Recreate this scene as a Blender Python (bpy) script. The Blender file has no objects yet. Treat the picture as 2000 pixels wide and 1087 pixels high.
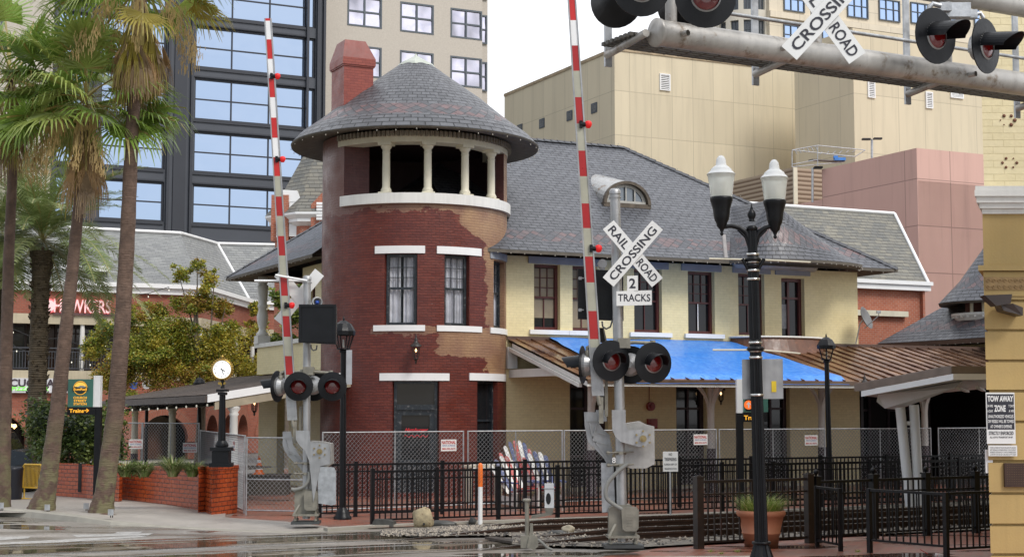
import bpy, math, random
from mathutils import Vector, Matrix, noise as mnoise
V = Vector
R = math.radians
sin, cos, pi = math.sin, math.cos, math.pi
random.seed(7)
SC = bpy.context.scene
COL = SC.collection

# ---------------------------------------------------------------- camera
CAMZ, F, PITCH = 2.3, 3000.0, math.atan(257/3000)
cd = bpy.data.cameras.new('camera'); cam = bpy.data.objects.new('camera', cd); COL.objects.link(cam)
cd.sensor_width = 36; cd.lens = 54; cd.clip_end = 3000; cd.clip_start = .5
cam.location = (0, 0, CAMZ); cam.rotation_euler = (pi/2+PITCH, 0, 0)
SC.camera = cam
SC.view_settings.view_transform = 'Standard'; SC.view_settings.look = 'None'
SC.view_settings.exposure = 0.62; SC.view_settings.gamma = 1
SC.cycles.max_bounces = 8; SC.cycles.transparent_max_bounces = 8

# ---------------------------------------------------------------- sky and sun
SUN_EL, SUN_AZ = R(48), R(140)      # azimuth clockwise from +Y : light comes from behind the camera, right
w = bpy.data.worlds.new('World'); SC.world = w; w.use_nodes = True
N, L = w.node_tree.nodes, w.node_tree.links
N.clear()
out = N.new('ShaderNodeOutputWorld'); bg = N.new('ShaderNodeBackground'); L.new(bg.outputs[0], out.inputs[0])
sky = N.new('ShaderNodeTexSky'); sky.sky_type = 'NISHITA'; sky.sun_disc = False
sky.sun_elevation = SUN_EL; sky.sun_rotation = SUN_AZ
tc = N.new('ShaderNodeTexCoord')
nz = N.new('ShaderNodeTexNoise'); nz.inputs['Scale'].default_value = 2.6; nz.inputs['Detail'].default_value = 7
mp = N.new('ShaderNodeMapping'); mp.inputs['Scale'].default_value = (1, 1, 2.8)
L.new(tc.outputs['Generated'], mp.inputs[0]); L.new(mp.outputs[0], nz.inputs['Vector'])
sx = N.new('ShaderNodeSeparateXYZ'); L.new(tc.outputs['Generated'], sx.inputs[0])
m1 = N.new('ShaderNodeMath'); m1.operation = 'MULTIPLY_ADD'; L.new(sx.outputs['Y'], m1.inputs[0])
m1.inputs[1].default_value = .38; L.new(nz.outputs[0], m1.inputs[2])
m1b = N.new('ShaderNodeMath'); m1b.operation = 'MULTIPLY_ADD'; L.new(sx.outputs['X'], m1b.inputs[0])
m1b.inputs[1].default_value = .22; L.new(m1.outputs[0], m1b.inputs[2])
rmp = N.new('ShaderNodeMapRange'); L.new(m1b.outputs[0], rmp.inputs[0])
rmp.inputs[1].default_value = .0; rmp.inputs[2].default_value = .52
rmp.inputs[3].default_value = .22
mx = N.new('ShaderNodeMixRGB'); L.new(rmp.outputs[0], mx.inputs[0]); L.new(sky.outputs[0], mx.inputs[1])
mx.inputs[2].default_value = (10.2, 10.4, 10.9, 1)
L.new(mx.outputs[0], bg.inputs[0]); bg.inputs[1].default_value = .085
sd = bpy.data.lights.new('sun', 'SUN'); sd.energy = 1.5; sd.angle = R(20); sd.color = (1, .96, .9)
so = bpy.data.objects.new('sun', sd); COL.objects.link(so)
sv = V((sin(SUN_AZ)*cos(SUN_EL), cos(SUN_AZ)*cos(SUN_EL), sin(SUN_EL)))
so.rotation_euler = sv.to_track_quat('Z', 'Y').to_euler()

# ---------------------------------------------------------------- measuring helpers
CP, SP = cos(PITCH), sin(PITCH)
def ray(px, py):
    xc, yc = (px-1000)/F, (543.5-py)/F
    return V((xc, CP-yc*SP, SP+yc*CP))
def P(px, py, Y):
    d = ray(px, py); return V((0, 0, CAMZ)) + d*(Y/d.y)
def G(px, py, z=0.):
    d = ray(px, py); return V((0, 0, CAMZ)) + d*((z-CAMZ)/d.z)
def PL(px, py, o, n):
    d = ray(px, py); c = V((0, 0, CAMZ)); return c + d*((o-c).dot(n)/d.dot(n))
def PZ(px, py, z): return G(px, py, z)
A = R(26)
U = V((cos(A), sin(A), 0)); BK = V((-sin(A), cos(A), 0)); FN = -BK; UP = V((0, 0, 1)); X = V((1, 0, 0)); YY = V((0, 1, 0))

# ---------------------------------------------------------------- mesh builder
ORG = {}
class MB:
    def __init__(s): s.v = []; s.f = []; s.uv = []; s.mi = []; s.sm = []
    def face(s, pts, uv=None, m=0, smooth=False):
        b = len(s.v); s.v += [V(p) for p in pts]; s.f.append(tuple(range(b, b+len(pts))))
        if uv is None:
            p = s.v[b:]
            n = (p[1]-p[0]).cross(p[2]-p[0])
            if len(pts) > 3 and n.length < 1e-9: n = (p[2]-p[0]).cross(p[3]-p[0])
            n = n.normalized() if n.length > 1e-12 else UP.copy()
            if abs(n.z) > .999: uv = [(q.x, q.y) for q in p]
            else:
                t = UP.cross(n).normalized(); bb = n.cross(t)
                uv = [(t.dot(q), bb.dot(q)) for q in p]
        s.uv.append(uv); s.mi.append(m); s.sm.append(smooth); return s
    def shared(s, verts, faces, m=0, smooth=False):
        b = len(s.v); s.v += [V(p) for p in verts]
        for fc in faces:
            s.f.append(tuple(b+i for i in fc)); s.mi.append(m); s.sm.append(smooth)
            p = [V(verts[i]) for i in fc]; n = (p[1]-p[0]).cross(p[2]-p[0])
            n = n.normalized() if n.length > 1e-12 else UP.copy()
            if abs(n.z) > .999: uv = [(q.x, q.y) for q in p]
            else:
                t = UP.cross(n).normalized(); bb = n.cross(t); uv = [(t.dot(q), bb.dot(q)) for q in p]
            s.uv.append(uv)
        return s
    def par(s, o, a, b, c, m=0):
        o, a, b, c = V(o), V(a), V(b), V(c)
        p = [o, o+a, o+a+b, o+b, o+c, o+a+c, o+a+b+c, o+b+c]
        fl = a.cross(b).dot(c) < 0
        for q in ((0, 3, 2, 1), (4, 5, 6, 7), (0, 1, 5, 4), (1, 2, 6, 5), (2, 3, 7, 6), (3, 0, 4, 7)):
            q = q[::-1] if fl else q
            s.face([p[i] for i in q], m=m)
        return s
    def box(s, c, sz, m=0, rz=0, u=None):
        a = u if u else V((cos(rz), sin(rz), 0)); b = V((-a.y, a.x, 0)); c = V(c)
        a, b, k = a*sz[0], b*sz[1], UP*sz[2]
        return s.par(c-a/2-b/2-k/2, a, b, k, m)
    def lb(s, o, t, n, tr, zr, nr, m=0):       # box in a wall frame: o origin, t tangent, n outward
        o = V(o); return s.par(o+t*tr[0]+UP*zr[0]+n*nr[0], t*(tr[1]-tr[0]), UP*(zr[1]-zr[0]), n*(nr[1]-nr[0]), m)
    def tube(s, pts, r, n=8, cap=True, m=0, smooth=True, uvs=False):
        pts = [V(p) for p in pts]; k = len(pts); rs = r if isinstance(r, (list, tuple)) else [r]*k
        vs = []; prev = None
        for i, p in enumerate(pts):
            d = (pts[min(i+1, k-1)]-pts[max(i-1, 0)]); d = d.normalized() if d.length > 1e-9 else UP.copy()
            if prev is None:
                a = d.cross(UP if abs(d.z) < .95 else X).normalized()
            else:
                a = (prev-d*prev.dot(d)); a = a.normalized() if a.length > 1e-6 else d.orthogonal().normalized()
            prev = a; b = d.cross(a)
            for j in range(n):
                t = 2*pi*j/n; vs.append(p+(a*cos(t)+b*sin(t))*rs[i])
        fs = []
        for i in range(k-1):
            for j in range(n):
                fs.append((i*n+j, i*n+(j+1) % n, (i+1)*n+(j+1) % n, (i+1)*n+j))
        s.shared(vs, fs, m, smooth)
        if cap:
            s.face([vs[j] for j in range(n)][::-1], m=m); s.face([vs[(k-1)*n+j] for j in range(n)], m=m)
        return s
    def cyl(s, p0, p1, r0, r1=None, n=12, m=0, smooth=True): return s.tube([p0, p1], [r0, r0 if r1 is None else r1], n, True, m, smooth)
    def lathe(s, prof, c, n=24, a0=0, a1=2*pi, m=0, smooth=True, uvr=None, ax=None, uoff=0, vv=None):
        c = V(c); full = abs(a1-a0-2*pi) < 1e-6; rows = []
        if ax is None: bx, by, bz = X, YY, UP
        else:
            bz = V(ax).normalized(); bx = bz.orthogonal().normalized(); by = bz.cross(bx)
        for i in range(n+1):
            t = a0+(a1-a0)*i/n; rows.append([c+(bx*cos(t)+by*sin(t))*r+bz*z for r, z in prof])
        vs = [p for row in rows for p in row]; k = len(prof); b = len(s.v)
        s.v += vs
        ln = [0]
        for i in range(1, k): ln.append(ln[-1]+math.hypot(prof[i][0]-prof[i-1][0], prof[i][1]-prof[i-1][1]))
        if vv: ln = vv
        for i in range(n):
            for j in range(k-1):
                s.f.append((b+i*k+j, b+(i+1)*k+j, b+(i+1)*k+j+1, b+i*k+j+1)); s.mi.append(m); s.sm.append(smooth)
                rr = uvr if uvr else max(prof[j][0], prof[j+1][0])
                ua, ub = (a0+(a1-a0)*i/n)*rr+uoff, (a0+(a1-a0)*(i+1)/n)*rr+uoff
                s.uv.append([(ua, ln[j]), (ub, ln[j]), (ub, ln[j+1]), (ua, ln[j+1])])
        return s
    def prism(s, poly, ext, m=0):
        poly = [V(p) for p in poly]; ext = V(ext); n = len(poly)
        nn = V((0, 0, 0))
        for i in range(n): nn += poly[i].cross(poly[(i+1) % n])
        if nn.dot(ext) > 0: poly = poly[::-1]
        s.face(poly, m=m); s.face([p+ext for p in poly][::-1], m=m)
        for i in range(n):
            a, b = poly[i], poly[(i+1) % n]; s.face([b, a, a+ext, b+ext], m=m)
        return s
    def build(s, name, mats, parent=None, loc=None, bevel=0, label=None, merge=False):
        if not isinstance(mats, (list, tuple)): mats = [mats]
        me = bpy.data.meshes.new(name)
        if parent is not None: org = ORG[parent.name]
        elif loc is not None: org = V(loc)
        else:
            lo = [min(p[i] for p in s.v) for i in range(3)]; hi = [max(p[i] for p in s.v) for i in range(3)]
            org = V(((lo[0]+hi[0])/2, (lo[1]+hi[1])/2, lo[2]))
        me.from_pydata([tuple(p-org) for p in s.v], [], s.f)
        for mt in mats: me.materials.append(mt)
        me.polygons.foreach_set('material_index', s.mi); me.polygons.foreach_set('use_smooth', s.sm)
        ul = me.uv_layers.new(name='uv')
        fl = []
        for q in s.uv:
            for a in q: fl += [a[0], a[1]]
        ul.data.foreach_set('uv', fl)
        me.update()
        o = bpy.data.objects.new(name, me); COL.objects.link(o)
        if parent is not None: o.parent = parent
        else: o.location = org
        ORG[o.name] = org
        if label: o['label'] = label
        if bevel:
            bm_ = o.modifiers.new('bevel', 'BEVEL'); bm_.width = bevel; bm_.segments = 2; bm_.limit_method = 'ANGLE'; bm_.angle_limit = R(40)
        return o

def tag(o, label=None, cat=None, group=None, kind=None):
    if label: o['label'] = label
    if cat: o['category'] = cat
    if group: o['group'] = group
    if kind: o['kind'] = kind
    return o
def thing(name, label, cat, loc, group=None):
    o = bpy.data.objects.new(name, None); COL.objects.link(o); o.location = V(loc); o.empty_display_size = .3
    ORG[o.name] = V(loc); return tag(o, label, cat, group)
def copy_tree(o, loc=None, label=None, parent=None, rz=None):
    c = o.copy(); COL.objects.link(c)
    if parent is not None: c.parent = parent
    if loc is not None: c.location = V(loc)
    if rz is not None: c.rotation_euler = (0, 0, rz)
    if label: c['label'] = label
    for ch in list(o.children): copy_tree(ch, parent=c)
    return c

# ---------------------------------------------------------------- materials
class NT:
    def __init__(s, name):
        s.m = bpy.data.materials.new(name); s.m.use_nodes = True; s.t = s.m.node_tree
        s.N, s.L = s.t.nodes, s.t.links; s.b = s.N['Principled BSDF']
        s.tc = s.N.new('ShaderNodeTexCoord')
    def n(s, typ, ins=None, **kw):
        q = s.N.new('ShaderNode'+typ)
        for k, v_ in kw.items(): setattr(q, k, v_)
        for k, v_ in (ins or {}).items():
            if isinstance(v_, bpy.types.NodeSocket): s.L.new(v_, q.inputs[k])
            else: q.inputs[k].default_value = v_
        return q
    def noise(s, vec, scale, detail=4, rough=.55, col=False):
        q = s.n('TexNoise', {'Vector': vec, 'Scale': scale, 'Detail': detail, 'Roughness': rough}); return q.outputs['Color' if col else 'Fac']
    def math(s, op, a, b=0., c=None):
        ins = {0: a, 1: b}
        if c is not None: ins[2] = c
        return s.n('Math', ins, operation=op).outputs[0]
    def mr(s, a, f0, f1, t0=0., t1=1.):
        return s.n('MapRange', {0: a, 1: f0, 2: f1, 3: t0, 4: t1}).outputs[0]
    def mix(s, f, a, b, mode='MIX'):
        return s.n('MixRGB', {0: f, 1: a, 2: b}, blend_type=mode).outputs[0]
    def map(s, vec, sc=(1, 1, 1), loc=(0, 0, 0), rot=(0, 0, 0)):
        return s.n('Mapping', {'Vector': vec, 'Scale': sc, 'Location': loc, 'Rotation': rot}).outputs[0]
    def bump(s, h, st=.3, dist=.01):
        q = s.n('Bump', {'Height': h, 'Strength': st, 'Distance': dist}); s.L.new(q.outputs[0], s.b.inputs['Normal']); return q
    def set(s, **kw):
        for k, v_ in kw.items():
            k = {'col': 'Base Color', 'rough': 'Roughness', 'metal': 'Metallic', 'spec': 'Specular IOR Level', 'trans': 'Transmission Weight', 'ecol': 'Emission Color', 'estr': 'Emission Strength', 'alpha': 'Alpha', 'ior': 'IOR'}[k]
            if isinstance(v_, bpy.types.NodeSocket): s.L.new(v_, s.b.inputs[k])
            else: s.b.inputs[k].default_value = v_
        return s.m
def c4(c): return (c[0], c[1], c[2], 1)
def lin(r, g, b):
    f = lambda x: (x/255/12.92) if x/255 <= .04045 else ((x/255+.055)/1.055)**2.4
    return (f(r), f(g), f(b))
def mul(c, k): return tuple(min(1, x*k) for x in c[:3])
def M(name, col, rough=.6, metal=0, var=.18, scale=3., bump=0., bscale=60., streak=0, rust=None):
    s = NT(name); o = s.tc.outputs['Object']
    n1 = s.noise(o, scale, 6)
    c = s.mix(s.mr(n1, .3, .7), c4(mul(col, 1-var)), c4(mul(col, 1+var)))
    if streak:
        n2 = s.noise(s.map(o, (6, 6, .35)), 1.6, 5)
        c = s.mix(s.mr(n2, .45, .75, 0, streak), c, c4(mul(col, .45)))
    if rust:
        n3 = s.noise(o, 2.2*scale, 8, .65)
        c = s.mix(s.mr(n3, .55, .66), c, c4(rust))
    s.set(col=c, metal=metal, rough=s.mr(s.noise(o, scale*4, 4), .2, .8, max(0, rough-.12), min(1, rough+.12)))
    if bump: s.bump(s.noise(o, bscale, 4), bump, .01)
    return s.m
def brick(name, c1, c2, mo, bw=.215, bh=.075, ms=.006, rough=.75, bump=.5, var=.5, dirt=.25, wet=0, off=.5, mortar_vis=1.):
    s = NT(name); uv = s.tc.outputs['UV']; ob = s.tc.outputs['Object']
    wob = s.n('MixRGB', {0: .004, 1: uv, 2: s.noise(uv, 3, 2, col=True)}, blend_type='ADD').outputs[0]
    b = s.n('TexBrick', {'Vector': wob, 'Scale': 1., 'Mortar Size': ms, 'Mortar Smooth': .35, 'Bias': 0., 'Brick Width': bw, 'Row Height': bh, 'Color1': c4(c1), 'Color2': c4(c2), 'Mortar': c4(mo)}, offset=off)
    big = s.noise(ob, .55, 5)
    c = s.mix(s.mr(big, .35, .7, 0, dirt), b.outputs['Color'], c4(mul(c1, .45)))
    fine = s.noise(uv, 9, 5)
    c = s.mix(s.mr(fine, .3, .7, 0, .25), c, c4(mul(c2, 1.35)))
    s.set(col=c, rough=s.mr(s.noise(ob, 2, 4), .3, .7, rough-.15, rough+.1))
    h = s.math('ADD', s.math('MULTIPLY', b.outputs['Fac'], -1.), s.math('MULTIPLY', s.noise(uv, 25, 4), .5))
    s.bump(h, bump, .012)
    return s.m
def slate(name, base, alt, band=None, bcol=None, bw=.26, bh=.17, edge=.25, rough=.42, gap=.0075, lines=1.):
    s = NT(name); uv = s.tc.outputs['UV']; ob = s.tc.outputs['Object']
    b = s.n('TexBrick', {'Vector': uv, 'Scale': 1., 'Mortar Size': gap, 'Mortar Smooth': .1, 'Bias': -.1, 'Brick Width': bw, 'Row Height': bh, 'Color1': c4(base), 'Color2': c4(alt), 'Mortar': c4(mul(base, edge))}, offset=.5)
    sep = s.n('SeparateXYZ', {0: uv}); u_, v_ = sep.outputs[0], sep.outputs[1]
    # each course thickens towards its lower edge
    saw = s.math('FRACT', s.math('DIVIDE', v_, bh))
    col = b.outputs['Color']; fac = b.outputs['Fac']
    hgt = s.math('SUBTRACT', s.math('MULTIPLY', saw, -.8), fac)
    rowe = s.mr(saw, .02, .24, 1, 0); col = s.mix(s.math('MULTIPLY', rowe, .85), col, c4(mul(base, .12))); cellr = s.n('TexWhiteNoise', {'Vector': s.n('CombineXYZ', {0: s.math('FLOOR', s.math('DIVIDE', u_, bw)), 1: s.math('FLOOR', s.math('DIVIDE', v_, bh))}).outputs[0]}).outputs['Value']; col = s.mix(s.mr(cellr, .8, 1, 0, .3), col, c4(mul(alt, 1.25)))
    if band:
        v0, v1 = band; g = (v1-v0)/2
        p = s.math('DIVIDE', s.math('ADD', u_, s.math('SUBTRACT', v_, v0)), g); q = s.math('DIVIDE', s.math('SUBTRACT', u_, s.math('SUBTRACT', v_, v0)), g)
        fp, fq = s.math('FRACT', p), s.math('FRACT', q)
        e = s.math('MINIMUM', s.math('MINIMUM', fp, s.math('SUBTRACT', 1., fp)), s.math('MINIMUM', fq, s.math('SUBTRACT', 1., fq)))
        line = s.math('LESS_THAN', e, .045)
        cell = s.n('CombineXYZ', {0: s.math('FLOOR', p), 1: s.math('FLOOR', q)}).outputs[0]
        wn = s.n('TexWhiteNoise', {'Vector': cell}).outputs['Value']
        dc = s.mix(s.mr(wn, .35, .8), c4(base), c4(bcol))
        dc = s.mix(line, dc, c4(mul(base, .3)))
        inb = s.math('MULTIPLY', s.math('GREATER_THAN', v_, v0), s.math('LESS_THAN', v_, v1))
        col = s.mix(inb, col, dc)
        hgt = s.mix(inb, hgt, s.math('MULTIPLY', line, -1.))
    col = s.mix(s.mr(s.noise(ob, .8, 6), .35, .7, 0, .1), col, c4(mul(alt, 1.4)))
    col = s.mix(s.mr(s.noise(s.map(ob, (1, 1, .3)), 2.5, 6), .5, .75, 0, .2), col, c4(mul(base, .5)))
    s.set(col=col, rough=s.mr(s.noise(uv, 6, 4), .3, .7, rough-.12, rough+.18))
    s.bump(hgt, .7, .02)
    return s.m
def glass(name, col, rough=.06, metal=.0, wav=0., wsc=1.5, coat=0):
    s = NT(name); s.set(col=c4(col), rough=rough, metal=metal, spec=.9)
    if wav: s.bump(s.noise(s.tc.outputs['Object'], wsc, 2), wav, .3)
    return s.m
def emis(name, col, st): 
    s = NT(name); return s.set(col=c4(col), ecol=c4(col), estr=st)

black = M('black_paint', (.005, .0055, .007), .38, 0, .3, 5, bump=.15); black.node_tree.nodes['Principled BSDF'].inputs['Specular IOR Level'].default_value = .28
blackr = M('dark_brown_paint', (.014, .008, .006), .4, 0, .4, 4, bump=.15, rust=(.04, .016, .01))
darkm = M('dark_matt', (.012, .012, .013), .6, 0, .3, 5)
white = M('white_paint', (.72, .71, .67), .45, 0, .07, 2, streak=.18, bump=.1)
whitec = M('clean_white', (.8, .8, .79), .4, 0, .04, 2)
cream = M('cream_paint', (.62, .58, .45), .5, 0, .08, 3, streak=.15)
alu = M('aluminium', (.37, .37, .37), .42, .6, .2, 4, streak=.45, bump=.15)
galv = M('galvanised_steel', (.42, .43, .44), .42, .7, .25, 9, bump=.2, bscale=30)
castm = M('grey_cast_metal', (.36, .35, .33), .5, .5, .22, 5, streak=.35, bump=.3)
tanm = M('tan_grey_cast_metal', (.23, .215, .175), .55, .25, .25, 6, streak=.3, bump=.35)
pipem = M('weathered_silver_pipe', (.40, .385, .36), .42, .45, .22, 2.2, streak=.4, rust=(.2, .16, .12), bump=.2)
redr = M('red_reflective', (.52, .018, .015), .35, 0, .08, 4)
dred = M('dull_red_reflective', (.36, .012, .012), .35, 0, .08, 4)
greyr = M('aged_reflective_grey', (.37, .36, .28), .4, 0, .1, 4)
lens = NT('red_lens'); lens = lens.set(col=(.16, .004, .004, 1), rough=.12, spec=.8)
redl = emis('red_bulb', (.55, .01, .01), .25)
bluegrey = M('blue_grey_paint', (.27, .285, .32), .55, 0, .1, 3)
brownred = M('maroon_paint', (.085, .018, .018), .42, 0, .15, 4, bump=.1)
darkblue = M('black_blue_paint', (.014, .02, .026), .35, 0, .2, 5, rust=(.12, .12, .12))
purple = M('dark_plum_paint', (.045, .028, .036), .55, 0, .2, 4)
def concrete(name, col, sc=3, rough=.8, puddle=0): return M(name, col, rough, 0, .14, sc, bump=.3, bscale=40)
gl_dark = glass('dark_window_glass', (.012, .013, .015), .06); gl_dark.node_tree.nodes['Principled BSDF'].inputs['Specular IOR Level'].default_value = .4
gl_mid = glass('grey_window_glass', (.05, .052, .056), .07)

# ---------------------------------------------------------------- lettering
def text(s, c, t, up, height, mat, parent=None, width=None, bold=0., depth=.004, name='lettering', loc=None, tracking=1., shear=0, line=1.0, bump_out=0.0):
    cu = bpy.data.curves.new('tmp', 'FONT'); cu.body = s; cu.align_x = 'CENTER'; cu.size = 1; cu.offset = bold
    cu.space_character = tracking; cu.space_line = line; cu.shear = shear; cu.resolution_u = 3
    ob = bpy.data.objects.new('tmp', cu); COL.objects.link(ob)
    bpy.context.view_layer.update()
    me = bpy.data.meshes.new_from_object(ob.evaluated_get(bpy.context.evaluated_depsgraph_get()))
    vs = [V(v.co) for v in me.vertices]; fs = [tuple(p.vertices) for p in me.polygons]
    COL.objects.unlink(ob); bpy.data.objects.remove(ob); bpy.data.curves.remove(cu); bpy.data.meshes.remove(me)
    x0 = min(v.x for v in vs); x1 = max(v.x for v in vs); y0 = min(v.y for v in vs); y1 = max(v.y for v in vs)
    ky = height/(y1-y0); kx = (width/(x1-x0)) if width else ky
    t, up, c = V(t).normalized(), V(up).normalized(), V(c); n = t.cross(up)
    mb = MB(); pv = [c+t*((v.x-(x0+x1)/2)*kx)+up*((v.y-(y0+y1)/2)*ky)+n*depth for v in vs]
    mb.shared(pv, fs)
    return mb.build(name, mat, parent, loc)
# ================================================================= generic wall and window builders
def grid_wall(mb, fn, u0, u1, z0, z1, ops, depth=.2, m=0, mrev=None, du=None):
    us = {u0, u1}; zs = {z0, z1}
    for a, b, c, d in ops: us |= {a, b}; zs |= {c, d}
    if du:
        k = int((u1-u0)/du)+1
        us |= {u0+(u1-u0)*i/k for i in range(k+1)}
    us = sorted(us); zs = sorted(zs)
    us = [x for i, x in enumerate(us) if i == 0 or x-us[i-1] > 1e-4]
    mrev = m if mrev is None else mrev
    for i in range(len(us)-1):
        for j in range(len(zs)-1):
            a, b, c, d = us[i], us[i+1], zs[j], zs[j+1]; mu, mz = (a+b)/2, (c+d)/2
            if any(o[0] < mu < o[1] and o[2] < mz < o[3] for o in ops): continue
            mb.face([fn(a, c, 0), fn(b, c, 0), fn(b, d, 0), fn(a, d, 0)], [(a, c), (b, c), (b, d), (a, d)], m)
    for a, b, c, d in ops:
        mb.face([fn(a, c, 0), fn(a, c, depth), fn(a, d, depth), fn(a, d, 0)], [(0, c), (depth, c), (depth, d), (0, d)], mrev)
        mb.face([fn(b, c, 0), fn(b, d, 0), fn(b, d, depth), fn(b, c, depth)], [(0, c), (0, d), (depth, d), (depth, c)], mrev)
        mb.face([fn(a, d, 0), fn(a, d, depth), fn(b, d, depth), fn(b, d, 0)], [(a, 0), (a, depth), (b, depth), (b, 0)], mrev)
        mb.face([fn(a, c, 0), fn(b, c, 0), fn(b, c, depth), fn(a, c, depth)], [(a, 0), (b, 0), (b, depth), (a, depth)], mrev)
def window(parent, o, t, n, w, h, cols, rows, fmat, gmat, bar=.05, fd=.06, edge=None, name='window'):
    """o: bottom-left corner on the glass plane; cols/rows: fractions of the mullions"""
    e = edge or bar*1.4; f = MB()
    f.lb(o, t, n, (0, e), (0, h), (0, fd)); f.lb(o, t, n, (w-e, w), (0, h), (0, fd))
    f.lb(o, t, n, (e, w-e), (0, e), (0, fd)); f.lb(o, t, n, (e, w-e), (h-e, h), (0, fd))
    for c in cols: f.lb(o, t, n, (c*w-bar/2, c*w+bar/2), (e, h-e), (.004, fd*.8))
    for r in rows: f.lb(o, t, n, (e, w-e), (r*h-bar/2, r*h+bar/2), (.008, fd*.7))
    fr = f.build(name, fmat, parent)
    MB().face([o, o+t*w, o+t*w+UP*h, o+UP*h]).build('pane', gmat, fr)
    return fr
def facade_box(mb, o, t, n, w, h, d, m=0):   # plain block behind a facade (sides, back, roof), facade itself left open
    b = -n*d; o = V(o); z = UP*h; a = t*w
    for q in ([o, o+b, o+b+z, o+z], [o+a, o+a+z, o+a+b+z, o+a+b], [o+b, o+a+b, o+a+b+z, o+b+z], [o+z, o+a+z, o+a+b+z, o+b+z]): mb.face(q, m=m)

# ================================================================= ground
def road_mat():
    s = NT('wet_road'); o = s.tc.outputs['Object']
    sm = s.map(o, (.3, .62, 1), (4.3, 1.2, 0), (0, 0, R(-6)))
    pd = s.noise(sm, 1.3, 5, .5)
    pud = s.mr(pd, .57, .6)
    damp = s.mr(s.noise(s.map(o, (.3, 1, 1)), 1.1, 5), .4, .62)
    grit = s.noise(s.map(o, (1, .55, 1)), 17, 4, .8); gm = s.noise(o, 2.4, 5)
    dry = s.mix(s.mr(grit, .35, .7), c4((.20, .18, .155)), c4((.42, .38, .34)))
    dry = s.mix(s.mr(gm, .35, .7, 0, .3), dry, c4((.12, .11, .10)))
    c = s.mix(damp, c4((.17, .15, .125)), dry)
    c = s.mix(pud, c, c4((.085, .073, .055)))
    rg = s.math('MULTIPLY', s.math('SUBTRACT', 1., pud), s.mr(damp, 0, 1, .22, .55))
    s.set(col=c, rough=s.math('ADD', rg, .02), spec=.6)
    h = s.math('MULTIPLY', grit, s.math('SUBTRACT', 1., pud)); s.bump(h, .35, .01)
    return s.m
def paving_mat():
    s = NT('wet_brick_paving'); o = s.tc.outputs['Object']
    rr = s.map(o, (1, 1, 1), (0, 0, 0), (0, 0, -A))
    b = s.n('TexBrick', {'Vector': rr, 'Scale': 1., 'Mortar Size': .014, 'Brick Width': .23, 'Row Height': .115, 'Color1': c4((.36, .075, .035)), 'Color2': c4((.20, .045, .025)), 'Mortar': c4((.30, .2, .14))}, offset=.5)  # pale mortar, lightened further to imitate highlights on the wet brick tops
    wn = s.noise(o, .9, 6)
    c = s.mix(s.mr(wn, .45, .62, 0, .6), b.outputs[0], c4((.16, .11, .09)))
    pd = s.mr(s.noise(s.map(o, (.3, .9, 1)), 1.2, 4), .55, .62)
    s.set(col=s.mix(pd, c, c4((.07, .03, .02)), 'MIX'), rough=s.mr(pd, 0, 1, .34, .05), spec=.6)
    s.bump(s.math('MULTIPLY', b.outputs['Fac'], -1.), .5, .01)
    return s.m
road_m = road_mat(); pave_m = paving_mat()
walk_m = concrete('sidewalk_concrete', (.33, .30, .265), 1.3, .55)
kerb_m = concrete('kerb_concrete', (.30, .28, .235), 2.5, .7)
MB().face([(-900, -60, -.03), (900, -60, -.03), (900, 1600, -.03), (-900, 1600, -.03)]).build('ground', concrete('far_ground', (.16, .15, .14), .2), loc=(0, 0, 0))
tag(bpy.data.objects['ground'], 'wide grey city ground reaching the horizon', kind='structure')
MB().face([(-70, -20, 0), (70, -20, 0), (70, 36, 0), (-70, 36, 0)]).build('road', road_m, loc=(0, 0, 0))
tag(bpy.data.objects['road'], 'wet grey street with shallow puddles beside the crossing', kind='structure')
# pavement on the left, raised behind a rounded kerb that ramps down at the crossing
edge = [G(x, y, 0) for x, y in ((-420, 975), (-60, 1003), (60, 1010), (150, 1019), (215, 1024), (300, 1028), (440, 1036), (560, 1040), (640, 1036))]
hts = [.15, .15, .15, .13, .07, .02, .012, .01, .01]
mb = MB()
for i in range(len(edge)-1):
    a, b = edge[i], edge[i+1]; ha, hb = hts[i], hts[i+1]
    A1, B1 = a+YY*.05+UP*ha*.8, b+YY*.05+UP*hb*.8; A2, B2 = a+YY*.14+UP*ha, b+YY*.14+UP*hb; A3, B3 = a+YY*.32+UP*ha, b+YY*.32+UP*hb
    for q in ([a, b, B1, A1], [A1, B1, B2, A2], [A2, B2, B3, A3]): mb.shared(q, [(0, 1, 2, 3)], 0, True)
tag(mb.build('kerb', kerb_m), 'rounded concrete kerb ramping down at the corner', kind='structure')
mb = MB(); prev = None
for i in range(len(edge)-1):
    a, b = edge[i], edge[i+1]
    A3, B3 = a+YY*.32+UP*hts[i], b+YY*.32+UP*hts[i+1]
    ya, yb = 33.5, 33.5
    A4, B4 = V((a.x*33.5/a.y, 33.5, .1)), V((b.x*33.5/b.y, 33.5, .03 if i > 4 else .1))
    if i < 5: B4.z = .1
    A4.z = .1 if i < 6 else .03
    if i >= 6: A4, B4 = [V((q.x, q.y, .028)) for q in ((G(440, 1012), G(560, 1020), G(640, 1030))[i-6], (G(440, 1012), G(560, 1020), G(640, 1030))[i-5])]
    if i == 5: B4 = V((G(440, 1012).x, G(440, 1012).y, .028))
    mb.face([A3, B3, B4, A4])
    if i >= 6: continue
    A5, B5 = V((A4.x*2, 67, .1)), V((B4.x*2, 67, .1)); mb.face([A4, B4, B5, A5])
tag(mb.build('pavement', walk_m, loc=(0, 0, 0)), 'pale damp concrete pavement under the palms', kind='structure')
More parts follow.
